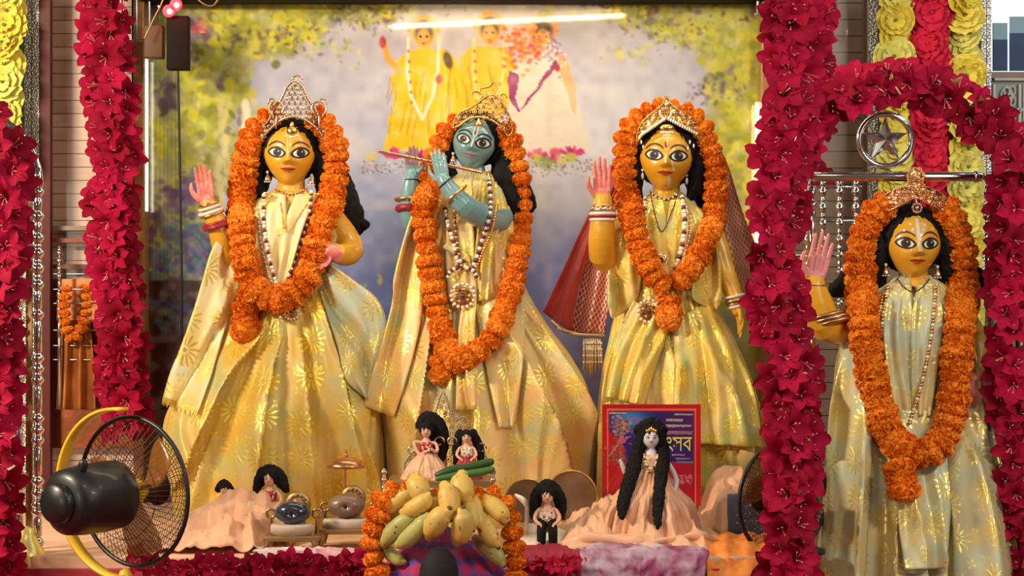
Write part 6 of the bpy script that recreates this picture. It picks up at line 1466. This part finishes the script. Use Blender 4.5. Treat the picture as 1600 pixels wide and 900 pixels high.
# stools with round stones
M_cush = mat('cushion_cloth', (.52, .42, .34), .8, bump=(60, .5, .003))
def stool(lab, x0, x1, yt, yb, Y):
    root = thing('low_stool', P((x0+x1)/2, yb, Y), lab, 'stool'); k = (CAMD+Y)/FPX; a, b = P(x0, yt, Y), P(x1, yb, Y); w_ = b.x-a.x
    bm = bmesh.new(); box(bm, ((a.x+b.x)/2, Y+.05, a.z-.006), (w_, .13, .014), bev=.002); obj('stool_top', bm, M_brass, root)
    for sx in (0, 1):
        for dy in (-.005, .105):
            x = a.x+.012+sx*(w_-.024); h = a.z-.012-ALT; bm = bmesh.new(); tube(bm, [(x+(.006 if sx else -.006), Y+dy, ALT+.003), (x, Y+dy, ALT+h)], [.006, .011], 8); obj('leg', bm, M_brass, root)
    for sx in (-1, 1):
        bm = bmesh.new(); x = (a.x+b.x)/2+sx*w_*.42; torus(bm, (x, Y+.06, a.z+.055), .012, .004, (0, 1, 0), 20, 8); tube(bm, [(x, Y+.06, a.z), (x, Y+.06, a.z+.045)], [.007, .004], 8); obj('scroll_arm', bm, M_brass, root)
    bm = bmesh.new(); c = Vector(((a.x+b.x)/2+.006, Y+.10, a.z+.075)); lathe(bm, [(.0, -.004), (.033, -.003), (.036, 0), (.033, .003), (0, .004)], c, (0, -1, 0), 32); tube(bm, [c-Vector((0, 0, .08)), c], .022, 12)
    for q in range(12): torus(bm, c+Vector((math.cos(q*.524)*.022, -.006, math.sin(q*.524)*.022)), .006, .0016, (0, 1, 0), 10, 5)
    obj('round_back', bm, M_brass, root); return root, a.z
def cushion(lab, px, py, rx, ry, Y):
    bm = bmesh.new(); k = (CAMD+Y)/FPX; c = P(px, py, Y); ball(bm, c, (rx*k, rx*k*.62, ry*k), 0, 32, 18)
    for v in bm.verts: v.co.z = max(min(v.co.z, c.z+ry*k*.35), c.z-ry*k*.8); v.co += (v.co-c).normalized()*fbm(v.co*40, 2)*.003
    return rebase(tag(obj('cushion', bm, M_cush), lab, 'cushion'))
def stone(lab, px, py, rx, ry, Y, m):
    bm = bmesh.new(); k = (CAMD+Y)/FPX; c = P(px, py, Y); ball(bm, c, (rx*k, rx*k*.75, ry*k), 0, 40, 28)
    for v in bm.verts:
        d = v.co-c; q = Vector((d.x/(rx*k), d.z/(ry*k)))
        if d.y < 0: v.co.y += .016*math.exp(-((q.x/.2)**2+(q.y/.28)**2)); v.co += d.normalized()*fbm(v.co*22, 2)*.0015
    o = obj('sacred_stone', bm, m); tag(o, lab, 'stone')
    hb = bmesh.new(); ball(hb, c+Vector((0, -rx*k*.75+.013, 0)), (.006, .004, .006), 0, 12, 8); obj('hollow', hb, M_eyeb, o); return o
stool('low brass stool nearer the fan, carrying the dark blue stone', 412, 499, 838, 861, -.79); cushion('pale cushion on the left stool under the dark blue stone', 456, 825, 35, 17, -.765); stone('dark blue rounded stone with a central hollow on the left stool', 457, 801, 28, 18, -.755, mat('dark_blue_stone', (.015, .022, .045), .22, coat=.5, var=((.03, .045, .08), 16, .2)))
stool('low brass stool beside the bananas, carrying the brown stone', 497, 590, 827, 850, -.70); cushion('pale cushion on the right stool under the brown stone', 541, 816, 38, 17, -.665); stone('brown rounded stone with a central hollow under the copper umbrella', 541, 790, 29, 19, -.655, mat('brown_stone', (.16, .09, .065), .4, coat=.3, var=((.24, .15, .11), 20, .2)))
um = thing('little_umbrella', P(541, 780, -.60), 'small copper ritual umbrella standing over the brown stone', 'umbrella')
bm = bmesh.new(); lathe(bm, [(.052, -.016), (.056, -.012), (.054, -.006), (.045, .004), (.028, .011), (.008, .015), (.0, .016)], P(541, 722, -.60), (0, 0, 1), 32); obj('canopy', bm, M_copper, um); rod(um, 'handle', P(540, 790, -.60), P(540, 722, -.60), .0028, M_copper, 8)
bm = bmesh.new(); tube(bm, [P(541, 716, -.6), P(541, 700, -.6)], [.003, .001], 6); ball(bm, P(541, 711, -.6), .005); obj('finial', bm, M_copper, um)
bm = bmesh.new(); ball(bm, P(583, 793, -.72), (.022, .01, .008), 0, 14, 8, Matrix.Rotation(-.5, 3, 'Y')); tag(obj('small_spoon', bm, mat('pewter', (.35, .34, .32), .35, .9)), 'small pewter spoon bowl resting at the right stool edge', 'spoon')
# round wooden plates
for x, y, r_, lb in ((824, 784, 35, 'round brown wooden plate leaning left of the curly-haired doll'), (893, 776, 40, 'larger round brown wooden plate leaning right of the curly-haired doll')):
    rt = thing('wooden_plate', P(x, y+r_, -.5), lb, 'plate'); bm = bmesh.new(); k = (CAMD-.5)/FPX*r_; lathe(bm, [(0, -.004), (k, -.004), (k, .004), (k*.9, .003), (0, .001)], P(x, y, -.5), (0, -1, .12), 48); obj('disc', bm, M_wood, rt)
    bm = bmesh.new(); torus(bm, P(x, y, -.505), k, .0028, (0, -1, .12), 48, 8); obj('gilt_rim', bm, M_gold, rt)
bm = bmesh.new(); tube(bm, [P(806, 774, -.64), P(818, 782, -.66), P(824, 792, -.66)], [.005, .009, .006], 10, sub=3); tube(bm, [P(824, 792, -.66), P(822, 830, -.66)], [.006, .006], 10); tag(obj('conch_spoon', bm, M_cream), 'small cream ladle standing left of the curly-haired doll', 'ladle')

# ------------------------------------------------------------------ poster with Bengali title
po = thing('framed_poster', P(1018, 790, -.42), 'red bordered devotional poster with yellow Bengali title behind the tall doll', 'poster')
pp = Paint(941, 632, 1095, 790, 1.0); X, Y_ = pp.X, pp.Y
pp.C[:] = srgb((190, 20, 30)); ins = (X > 948) & (X < 1088) & (Y_ > 638); pp.blend(ins*1., srgb((236, 110, 90))); ins = (X > 950) & (X < 1086) & (Y_ > 641); pp.blend(ins*1., srgb((150, 16, 40)))
inn = (X > 952) & (X < 1083) & (Y_ > 643) & (Y_ < 728); t = np.clip((X-952)/131, 0, 1); pp.blend(inn*1., srgb((48, 30, 120))); pp.blend(inn*np.exp(-(((X-985)/22)**2+((Y_-655)/14)**2))*1., srgb((60, 150, 230))); pp.blend(inn*np.clip((X-1030)/20, 0, 1)*np.clip((690-Y_)/20, 0, 1)*.6, srgb((90, 20, 70)))
pp.blend(((X > 952) & (X < 1083) & (Y_ >= 722))*1., srgb((176, 16, 44)))
pp.poly([(951, 672), (975, 700), (975, 745), (951, 780)], srgb((190, 14, 30)), 1)
rr_ = random.Random(4)
for k in range(160): pp.blob(rr_.gauss(971, 8), rr_.gauss(668, 9), rr_.uniform(1.5, 4), rr_.uniform(1, 3), srgb([(170, 120, 110), (120, 70, 60), (200, 160, 150), (140, 60, 80)][rr_.randrange(4)]), .7)
for k in range(110): pp.blob(rr_.gauss(964, 8), rr_.gauss(708, 10), rr_.uniform(1.5, 4), rr_.uniform(1, 3), srgb([(150, 60, 50), (110, 60, 80), (170, 110, 90)][rr_.randrange(3)]), .7)
pp.blob(972, 688, 8, 6, srgb((214, 90, 120)), .9); pp.blob(995, 657, 8, 8, srgb((130, 110, 180)), .8); pp.line([(952, 712), (966, 694)], 2, srgb((190, 120, 110)))
pp.line([(1058, 722), (1082, 722)], 2.2, srgb((110, 120, 170)), .9)
for k in range(60): pp.blob(rr_.uniform(1060, 1082), rr_.uniform(742, 756), 1.5, 1, srgb((220, 150, 170)), .6)
obj('poster_print', pp.mesh(-.425, 'poster_print'), printmat('poster_print', .35, .6), po, smooth=False)
slab('poster_board', 941, 1095, 632, 790, -.423, .012, mat('red_board', (.4, .01, .02), .5), kind=None, parent=po)
def text(parent, name, s, px, py, hpx, Y, m, wpx=None):
    cu = bpy.data.curves.new('t', 'FONT'); cu.body = s; cu.size = 1; cu.extrude = .01; cu.resolution_u = 4; o = bpy.data.objects.new('t', cu); COL.objects.link(o)
    dg = bpy.context.evaluated_depsgraph_get(); me = bpy.data.meshes.new_from_object(o.evaluated_get(dg)); bpy.data.objects.remove(o)
    if not len(me.vertices): return
    a = np.empty(len(me.vertices)*3, 'f'); me.vertices.foreach_get('co', a); a = a.reshape(-1, 3); lo, hi = a.min(0), a.max(0); k = (CAMD+Y)/FPX
    sy = hpx*k/(hi[1]-lo[1]); sx = (wpx*k/(hi[0]-lo[0])) if wpx else sy; c = P(px, py, Y)
    for v in me.vertices: v.co = Vector((c.x+(v.co.x-lo[0])*sx, c.y-v.co.z*.05, c.z-(hi[1]-v.co.y)*sy))
    me.materials.clear(); return obj(name, me, m, parent, False)
M_tyel = mat('yellow_print', (.85, .75, .1), .5); M_twh = mat('white_print', (.8, .75, .75), .5); M_tpk = mat('pink_print', (.75, .35, .55), .5)
text(po, 'title', 'ৎসব', 1040, 683, 22, -.4262, M_tyel, 41)

for (x0, x1, y, h_, m_) in ((1041, 1068, 655, 4.4, M_twh), (1040, 1080, 664, 4.4, M_twh), (1038, 1083, 674, 6, M_tpk), (1050, 1071, 710, 3, M_tpk), (1056, 1080, 716, 2.6, M_tpk), (952, 981, 645, 2.2, M_twh), (1054, 1084, 647, 2.4, M_twh)):
    bm = bmesh.new(); r_ = random.Random(int(x0*y)); x = x0   # the small lines are only a blur of strokes under a head-bar
    a = P((x0+x1)/2, y, -.4262); k = (CAMD-.43)/FPX; box(bm, a, ((x1-x0)*k, .0006, .5*k))
    while x < x1-1.2:
        w_ = r_.uniform(1.4, 2.6); hh = h_*r_.uniform(.7, 1); c = P(x+w_/2, y+hh/2, -.4262); box(bm, c+Vector((w_*k*.3, 0, 0)), (.45*k, .0006, hh*k)); torus(bm, c+Vector((-.2*k*w_, 0, -.1*hh*k)), hh*k*.27, .0004, (0, 1, 0), 8, 4, sx=.7); x += w_+.5
    obj('text_line', bm, m_, po)
# blue book
bk_ = thing('blue_book', P(1170, 845, -.56), 'dark blue cloth book with silver lettering marks beside the right fan', 'book')
slab('cover', 1138, 1202, 773, 846, -.56, .03, mat('blue_cloth', (.06, .08, .15), .7, bump=(120, .4, .002), var=((.1, .12, .2), 30, .2)), kind=None, parent=bk_, bev=.004)
bm = bmesh.new(); r_ = random.Random(5); k = (CAMD-.57)/FPX
for (y, x0, x1, n) in ((790, 1164, 1190, 6), (803, 1148, 1196, 7), (815, 1150, 1198, 8), (825, 1160, 1198, 7), (835, 1148, 1192, 12)):
    for i in range(n):
        x = x0+(x1-x0)*(i+.5)/n; tube(bm, [P(x+r_.uniform(-2, 2), y+r_.uniform(-3, 3), -.562) for q in range(3)] if n < 9 else [P(x-2, y, -.562), P(x+2, y+1, -.562)], .0012, 5)
obj('silver_lettering', bm, mat('silver_thread', (.6, .6, .65), .4, .5), bk_)
# folded orange cloth
bm = bmesh.new(); G = []
for i in range(60):
    u = i/59; c = []
    for j in range(30):
        v = j/29; x = xw(1100, -.8)+(xw(1232, -.8)-xw(1100, -.8))*u; y = -.60-.26*v if v < .7 else -.782-.05*math.sin((v-.7)/.3*PI/2)*2; z = ALT+.03-(0 if v < .7 else .10*((v-.7)/.3)**1.2)
        c.append(Vector((x, y, z+.006*fbm(Vector((u*5, v*4, 1)), 3)+.004*math.sin(u*22+v*3))))
    G.append(c)
gridmesh(bm, G); solid(tag(obj('orange_cloth', bm, mat('orange_cotton', (.90, .32, .06), .7, bump=(40, .3, .003), var=((.8, .2, .04), 30, .12))), 'bright orange folded cloth on the altar edge beside the right flower pillar', 'cloth'), .004)
# scarves lying over the altar edge
def overedge(name, x0, x1, m, label, seed, yb=-.74, drop=.1, h=.012):
    G = []
    for i in range(70):
        u = i/69; c = []
        for j in range(34):
            v = j/33; s = v*1.0; x = xw(x0, -.85)+(xw(x1, -.85)-xw(x0, -.85))*u
            if s < .5: y = yb+(-.885-yb)*s/.5; z = ALT+.010
            else: a = min(1, (s-.5)/.15); y = -.885-.012*a; z = ALT+.010-drop*(s-.5)/.5
            f = h*(1-abs(fbm(Vector((u*6+seed, v*3, seed)), 3)))*(.4+math.sin(PI*u)**.5*.6)
            c.append(Vector((x+.02*fbm(Vector((u*3, v*3, seed+5)), 2), y-(f if s > .5 else 0), z+(f if s <= .5 else 0))))
        G.append(c)
    bm = bmesh.new(); gridmesh(bm, G); return solid(tag(obj(name, bm, m), label, 'scarf'), .003)
overedge('white_scarf', 402, 566, mat('white_cotton_pink', (.72, .62, .62), .7, var=((.6, .25, .32), 16, .12)), 'white and pink scarf over the altar edge below the stools', 1, yb=-.83, h=.014)
overedge('purple_scarf', 905, 1100, mat('lilac_print_cloth', (.55, .45, .56), .6, var=((.28, .05, .16), 12, .1)), 'lilac and maroon printed scarf over the altar edge below the tall doll', 3, h=.02)
overedge('maroon_runner', 800, 930, mat('maroon_runner', (.3, .01, .04), .6), 'maroon cloth runner over the altar edge right of the bananas', 6, h=.01)

# ------------------------------------------------------------------ bananas on a plaid draped pot
YB = -1.2
def banmat(name, c, c2):
    m, nt, b = mk(name); L = nt.links; g = N(nt, 'ShaderNodeTexCoord'); n = N(nt, 'ShaderNodeTexNoise', i={'Scale': 16, 'Detail': 3}); L.new(g.outputs['Object'], n.inputs['Vector'])
    x = N(nt, 'ShaderNodeMix', data_type='RGBA'); x.inputs[6].default_value = (*c, 1); x.inputs[7].default_value = (*c2, 1); r = N(nt, 'ShaderNodeMapRange', i={1: .4, 2: .65}); L.new(n.outputs[0], r.inputs[0]); L.new(r.outputs[0], x.inputs[0])
    s = N(nt, 'ShaderNodeTexNoise', i={'Scale': 75, 'Detail': 4}); L.new(g.outputs['Object'], s.inputs['Vector']); r2 = N(nt, 'ShaderNodeMapRange', i={1: .63, 2: .70}); L.new(s.outputs[0], r2.inputs[0])
    y = N(nt, 'ShaderNodeMix', data_type='RGBA'); y.inputs[7].default_value = (.12, .05, .02, 1); L.new(x.outputs[2], y.inputs[6]); L.new(r2.outputs[0], y.inputs[0]); L.new(y.outputs[2], b.inputs['Base Color']); b.inputs['Roughness'].default_value = .45; return m
M_ban = banmat('banana_skin', (.74, .46, .09), (.60, .45, .12)); M_bang = banmat('greenish_banana_skin', (.50, .46, .14), (.36, .38, .12)); M_tip = mat('banana_tip', (.12, .07, .03), .7)
bn = thing('banana_bunch', P(690, 830, YB), 'heaped bunch of small ripe bananas ringed by marigolds at front centre', 'bananas')
for i, (x1, y1, x2, y2, r_, gr, dy) in enumerate(((650, 746, 664, 776, 18, 0, -.03), (695, 760, 702, 806, 17, 0, -.07), (722, 744, 730, 782, 19, 0, -.03), (604, 800, 646, 768, 14, 0, -.01), (632, 800, 670, 776, 15, 0, -.05), (600, 850, 642, 808, 14, 1, -.03), (624, 850, 668, 808, 15, 1, -.06), (672, 836, 698, 800, 18, 0, -.085), (716, 846, 722, 800, 17, 0, -.085), (728, 784, 738, 824, 13, 0, -.055), (744, 780, 752, 824, 12, 0, -.045), (752, 780, 790, 812, 15, 0, -.03), (756, 808, 776, 850, 15, 0, -.05), (744, 842, 784, 880, 14, 1, -.01), (600, 852, 630, 878, 11, 1, .0), (655, 800, 684, 786, 14, 0, -.03), (690, 780, 716, 790, 14, 0, -.01))):
    a, b = P(x1, y1, YB+dy+.01), P(x2, y2, YB+dy-.02); d = (b-a).normalized(); o = Vector((0, -1, 0)).cross(d)*.006*(1 if i % 2 else -1); k = (CAMD+YB)/FPX*r_
    bm = bmesh.new(); pts = [a, a.lerp(b, .12)+o*.5, a.lerp(b, .35)+o, a.lerp(b, .65)+o, a.lerp(b, .88)+o*.5, b]; tube(bm, pts, [k*.56, k*.84, k, k*.98, k*.84, k*.52], 10, sub=4)
    ob = obj('banana', bm, M_bang if gr else M_ban, bn); tb = bmesh.new(); tube(tb, [b-d*.002, b+d*k*.36], [k*.42, k*.30], 8); obj('tip', tb, M_tip, ob)
M_plaid = None
def plaidmat():
    m, nt, b = mk('purple_plaid'); L = nt.links; g = N(nt, 'ShaderNodeTexCoord'); s = N(nt, 'ShaderNodeSeparateXYZ'); L.new(g.outputs['UV'], s.inputs[0])
    def stripe(o, sc, lo):
        q = N(nt, 'ShaderNodeMath', op='MULTIPLY'); q.inputs[1].default_value = sc; L.new(o, q.inputs[0]); f = N(nt, 'ShaderNodeMath', op='FRACT'); L.new(q.outputs[0], f.inputs[0]); t = N(nt, 'ShaderNodeMath', op='LESS_THAN'); t.inputs[1].default_value = lo; L.new(f.outputs[0], t.inputs[0]); return t.outputs[0]
    ad = N(nt, 'ShaderNodeMath', op='ADD'); L.new(stripe(s.outputs[0], 24, .4), ad.inputs[0]); L.new(stripe(s.outputs[1], 24, .4), ad.inputs[1]); hf = N(nt, 'ShaderNodeMath', op='MULTIPLY'); hf.inputs[1].default_value = .5; L.new(ad.outputs[0], hf.inputs[0])
    r = N(nt, 'ShaderNodeValToRGB'); L.new(hf.outputs[0], r.inputs[0]); r.color_ramp.elements[0].color = (.42, .01, .09, 1); r.color_ramp.elements[1].color = (.05, .05, .30, 1); e = r.color_ramp.elements.new(.5); e.color = (.20, .03, .20, 1); L.new(r.outputs[0], b.inputs['Base Color']); b.inputs['Roughness'].default_value = .75; return m
bm = bmesh.new(); G = []; c0 = P(690, 820, YB+.06)
for i in range(97):
    a = 2*PI*i/96; c = []
    for j in range(40):
        v = j/39; z = c0.z-(c0.z-.70)*v; rad = .01+.135*math.sin(min(1, v*2.2)*PI/2)+.02*v; rad *= 1+.09*math.sin(a*9+v*2)*min(1, v*2)
        c.append(Vector((c0.x+rad*math.cos(a), c0.y+rad*.8*math.sin(a), z)))
    G.append(c)
gridmesh(bm, G, uvs=[[(i/96*.84, j/39*.34) for j in range(40)] for i in range(97)]); tag(obj('plaid_cover', bm, plaidmat()), 'purple and blue plaid cloth draped below the banana bunch', 'cloth')
bm = bmesh.new(); c1 = P(686, 920, YB-.10); lathe(bm, [(.05, -.10), (.05, 0), (.047, .05), (.038, .08), (.02, .098), (0, .104)], c1, (0, 0, 1), 28); tag(obj('dark_opening', bm, mat('matte_black', (.006, .004, .008), .8)), 'dark rounded form standing for the opening in the plaid cloth under the bananas', 'opening')  # black form added in place of the dark opening in the cloth
garland('orange marigold garland ringing the banana bunch', [[(600, 930), (586, 880), (580, 852), (584, 826), (592, 800), (600, 780), (622, 764), (648, 772), (700, 785), (740, 782), (772, 776), (790, 790), (798, 815), (802, 845), (806, 880), (806, 930)]], BVHTree.FromPolygons([Vector((9, 9, 9)), Vector((9, 9, 9.1)), Vector((9.1, 9, 9))], [[0, 1, 2]]), YB-.01, 40, 23, None, off=0, loc=P(690, 800, YB), flatk=1.15)

# ------------------------------------------------------------------ lamp box, cord, rails
bx = thing('lamp_box', P(276, 110, .34), 'dark wooden box with glowing red lamps hanging at top left of the backdrop', 'lamp')
bm = bmesh.new(); a, b = P(262, 26, .34), P(296, 110, .34); box(bm, ((a.x+b.x)/2, .34, (a.z+b.z)/2), (b.x-a.x, .05, a.z-b.z), bev=.004); obj('box', bm, M_dark, bx)
bm = bmesh.new(); a, b = P(226, 40, .36), P(257, 92, .36); box(bm, ((a.x+b.x)/2, .36, (a.z+b.z)/2), (.064, .05, a.z-b.z), bev=.006); obj('side_block', bm, mat('dark_amber_block', (.10, .04, .012), .6), bx)
M_redhalo = mat('red_halo', (1, .1, .1), .3, em=((1, .02, .03), 4)); M_hot = mat('hot_led', (1, .8, .8), .3, em=((1, .35, .32), 9))
for x, y, r_ in ((265, 18, .009), (276, 8, .009), (248, 10, .003)):
    bm = bmesh.new(); ball(bm, P(x, y, .29), r_, 0, 14, 10); bulb = obj('bulb', bm, M_hot, bx)
    bm = bmesh.new(); lathe(bm, [(r_*.8, 0), (r_*2.0, .004), (r_*2.3, .014)], P(x, y, .305), (0, -1, 0), 18); obj('bulb_halo_holder', bm, M_redhalo if r_ > .005 else M_dark, bx)  # dish glows to stand for the red halo; dark on the small bulb
l = bpy.data.lights.new('red_glow', 'POINT'); l.energy = .25; l.color = (1, .05, .05); l.shadow_soft_size = .01; lo = bpy.data.objects.new('red_glow', l); COL.objects.link(lo); lo.location = P(270, 14, .26)
bm = bmesh.new(); tube(bm, [P(278, 108, .40), P(280, 200, .42), P(282, 320, .43), P(284, 440, .43), P(284, 560, .44)], .0042, 8, sub=4); tag(obj('black_cord', bm, M_black), 'black cord hanging straight down from the lamp box', 'cord')
bm = bmesh.new(); tube(bm, [P(x, y, .30) for x, y in ((226, 60), (240, 30), (252, 6), (262, -20))], .003, 6, sub=4); tube(bm, [P(x, y, .30) for x, y in ((300, -10), (318, 6), (334, 8), (346, -12))], .003, 6, sub=4); 
for o_, lb in zip(split_parts(obj('thin_wire', bm, M_brass)), ('thin bare wire curving beside the red lamps', 'thin looped wire at the top edge right of the red lamps')): tag(o_, lb, 'wire')
def railing(lab, xs, y0, y1, Y):
    rt = thing('silver_railing', P(xs[0], y1, Y), lab, 'railing')
    for x in xs: rod(rt, 'rail_bar', P(x, y0, Y), P(x, y1, Y), .005, M_steel, 10)
    rod(rt, 'bottom_rail', P(xs[0]-4, y1, Y), P(xs[-1]+4, y1, Y), .004, M_steel, 10)
M_steel = mat('dull_steel', (.5, .52, .58), .3, .9)
railing('short grey railing at the top left beside the red lamps', (192, 213, 233), -40, 64, .46); railing('short grey railing at the top right of the backdrop', (1184, 1204, 1224), -40, 22, .46)
# thin rails and spindle by the copper panel
for i, (y, lb) in enumerate(((428, 'topmost thin steel rail left of the crimson strand'), (452, 'second thin steel rail left of the crimson strand'), (474, 'third thin steel rail left of the crimson strand'), (516, 'fourth thin steel rail left of the crimson strand'), (540, 'fifth thin steel rail left of the crimson strand'), (562, 'lowest thin steel rail left of the crimson strand'))):
    bm = bmesh.new(); tube(bm, [P(84, y, .5), P(200, y, .5)], .0022, 8); tag(obj('steel_rail', bm, M_steel), lb, 'rail')
sp = thing('steel_spindle', P(93, 540, .48), 'slim turned steel spindle before the plank wall at left', 'spindle'); baluster(sp, 93, 385, 640, .48, .007, (396, 408, 420, 432, 460, 472, 484, 496), 'spindle_shaft')

og = thing('reflection_drape', P(120, 640, .50), 'orange gold cloth standing for a reflection in the copper panel', 'cloth')  # cloth added in place of a reflection in the panel
sheet(og, 'reflection_cloth', [[(96, 500), (92, 560), (88, 640)], [(140, 500), (146, 560), (150, 640)]], lambda u, v: .50, mat('orange_gold_cloth', (.5, .2, .04), .4, .3, var=((.3, .08, .02), 10, .2)), 2.5, .02, 4)
garland('dim marigold string at the copper panel left of the crimson strand', [[(104, 445), (100, 490), (112, 530), (132, 500), (138, 450)]], BVHTree.FromPolygons([Vector((9, 9, 9)), Vector((9, 9, 9.1)), Vector((9.1, 9, 9))], [[0, 1, 2]]), .46, 20, 13, None, off=0)  # added string, stands for a garland reflected in the panel

# ------------------------------------------------------------------ groups of look-alikes
GR = {'robed_statue': 'robed statues', 'dressed_doll': 'dressed dolls on the altar', 'marigold_garland': 'marigold garlands', 'flower_strand': 'crimson lily strands', 'rosette_garland': 'crepe rosette columns', 'steel_rail': 'thin steel rails at left', 'low_stool': 'low brass stools', 'cushion': 'cushions on the stools', 'sacred_stone': 'rounded stones on the stools', 'wooden_plate': 'round wooden plates', 'table_fan': 'table fans', 'silver_throne': 'chrome throne frames', 'peach_cloth': 'peach cloths on the altar', 'silver_railing': 'short railings at the top', 'shelf_lip': 'ledges on the plank wall', 'rolled_leaf': 'rolled green leaves', 'thin_wire': 'thin wires at the top'}
for o in COL.objects:
    if o.parent is None and 'label' in o and o.name.split('.')[0] in GR: o['group'] = GR[o.name.split('.')[0]]
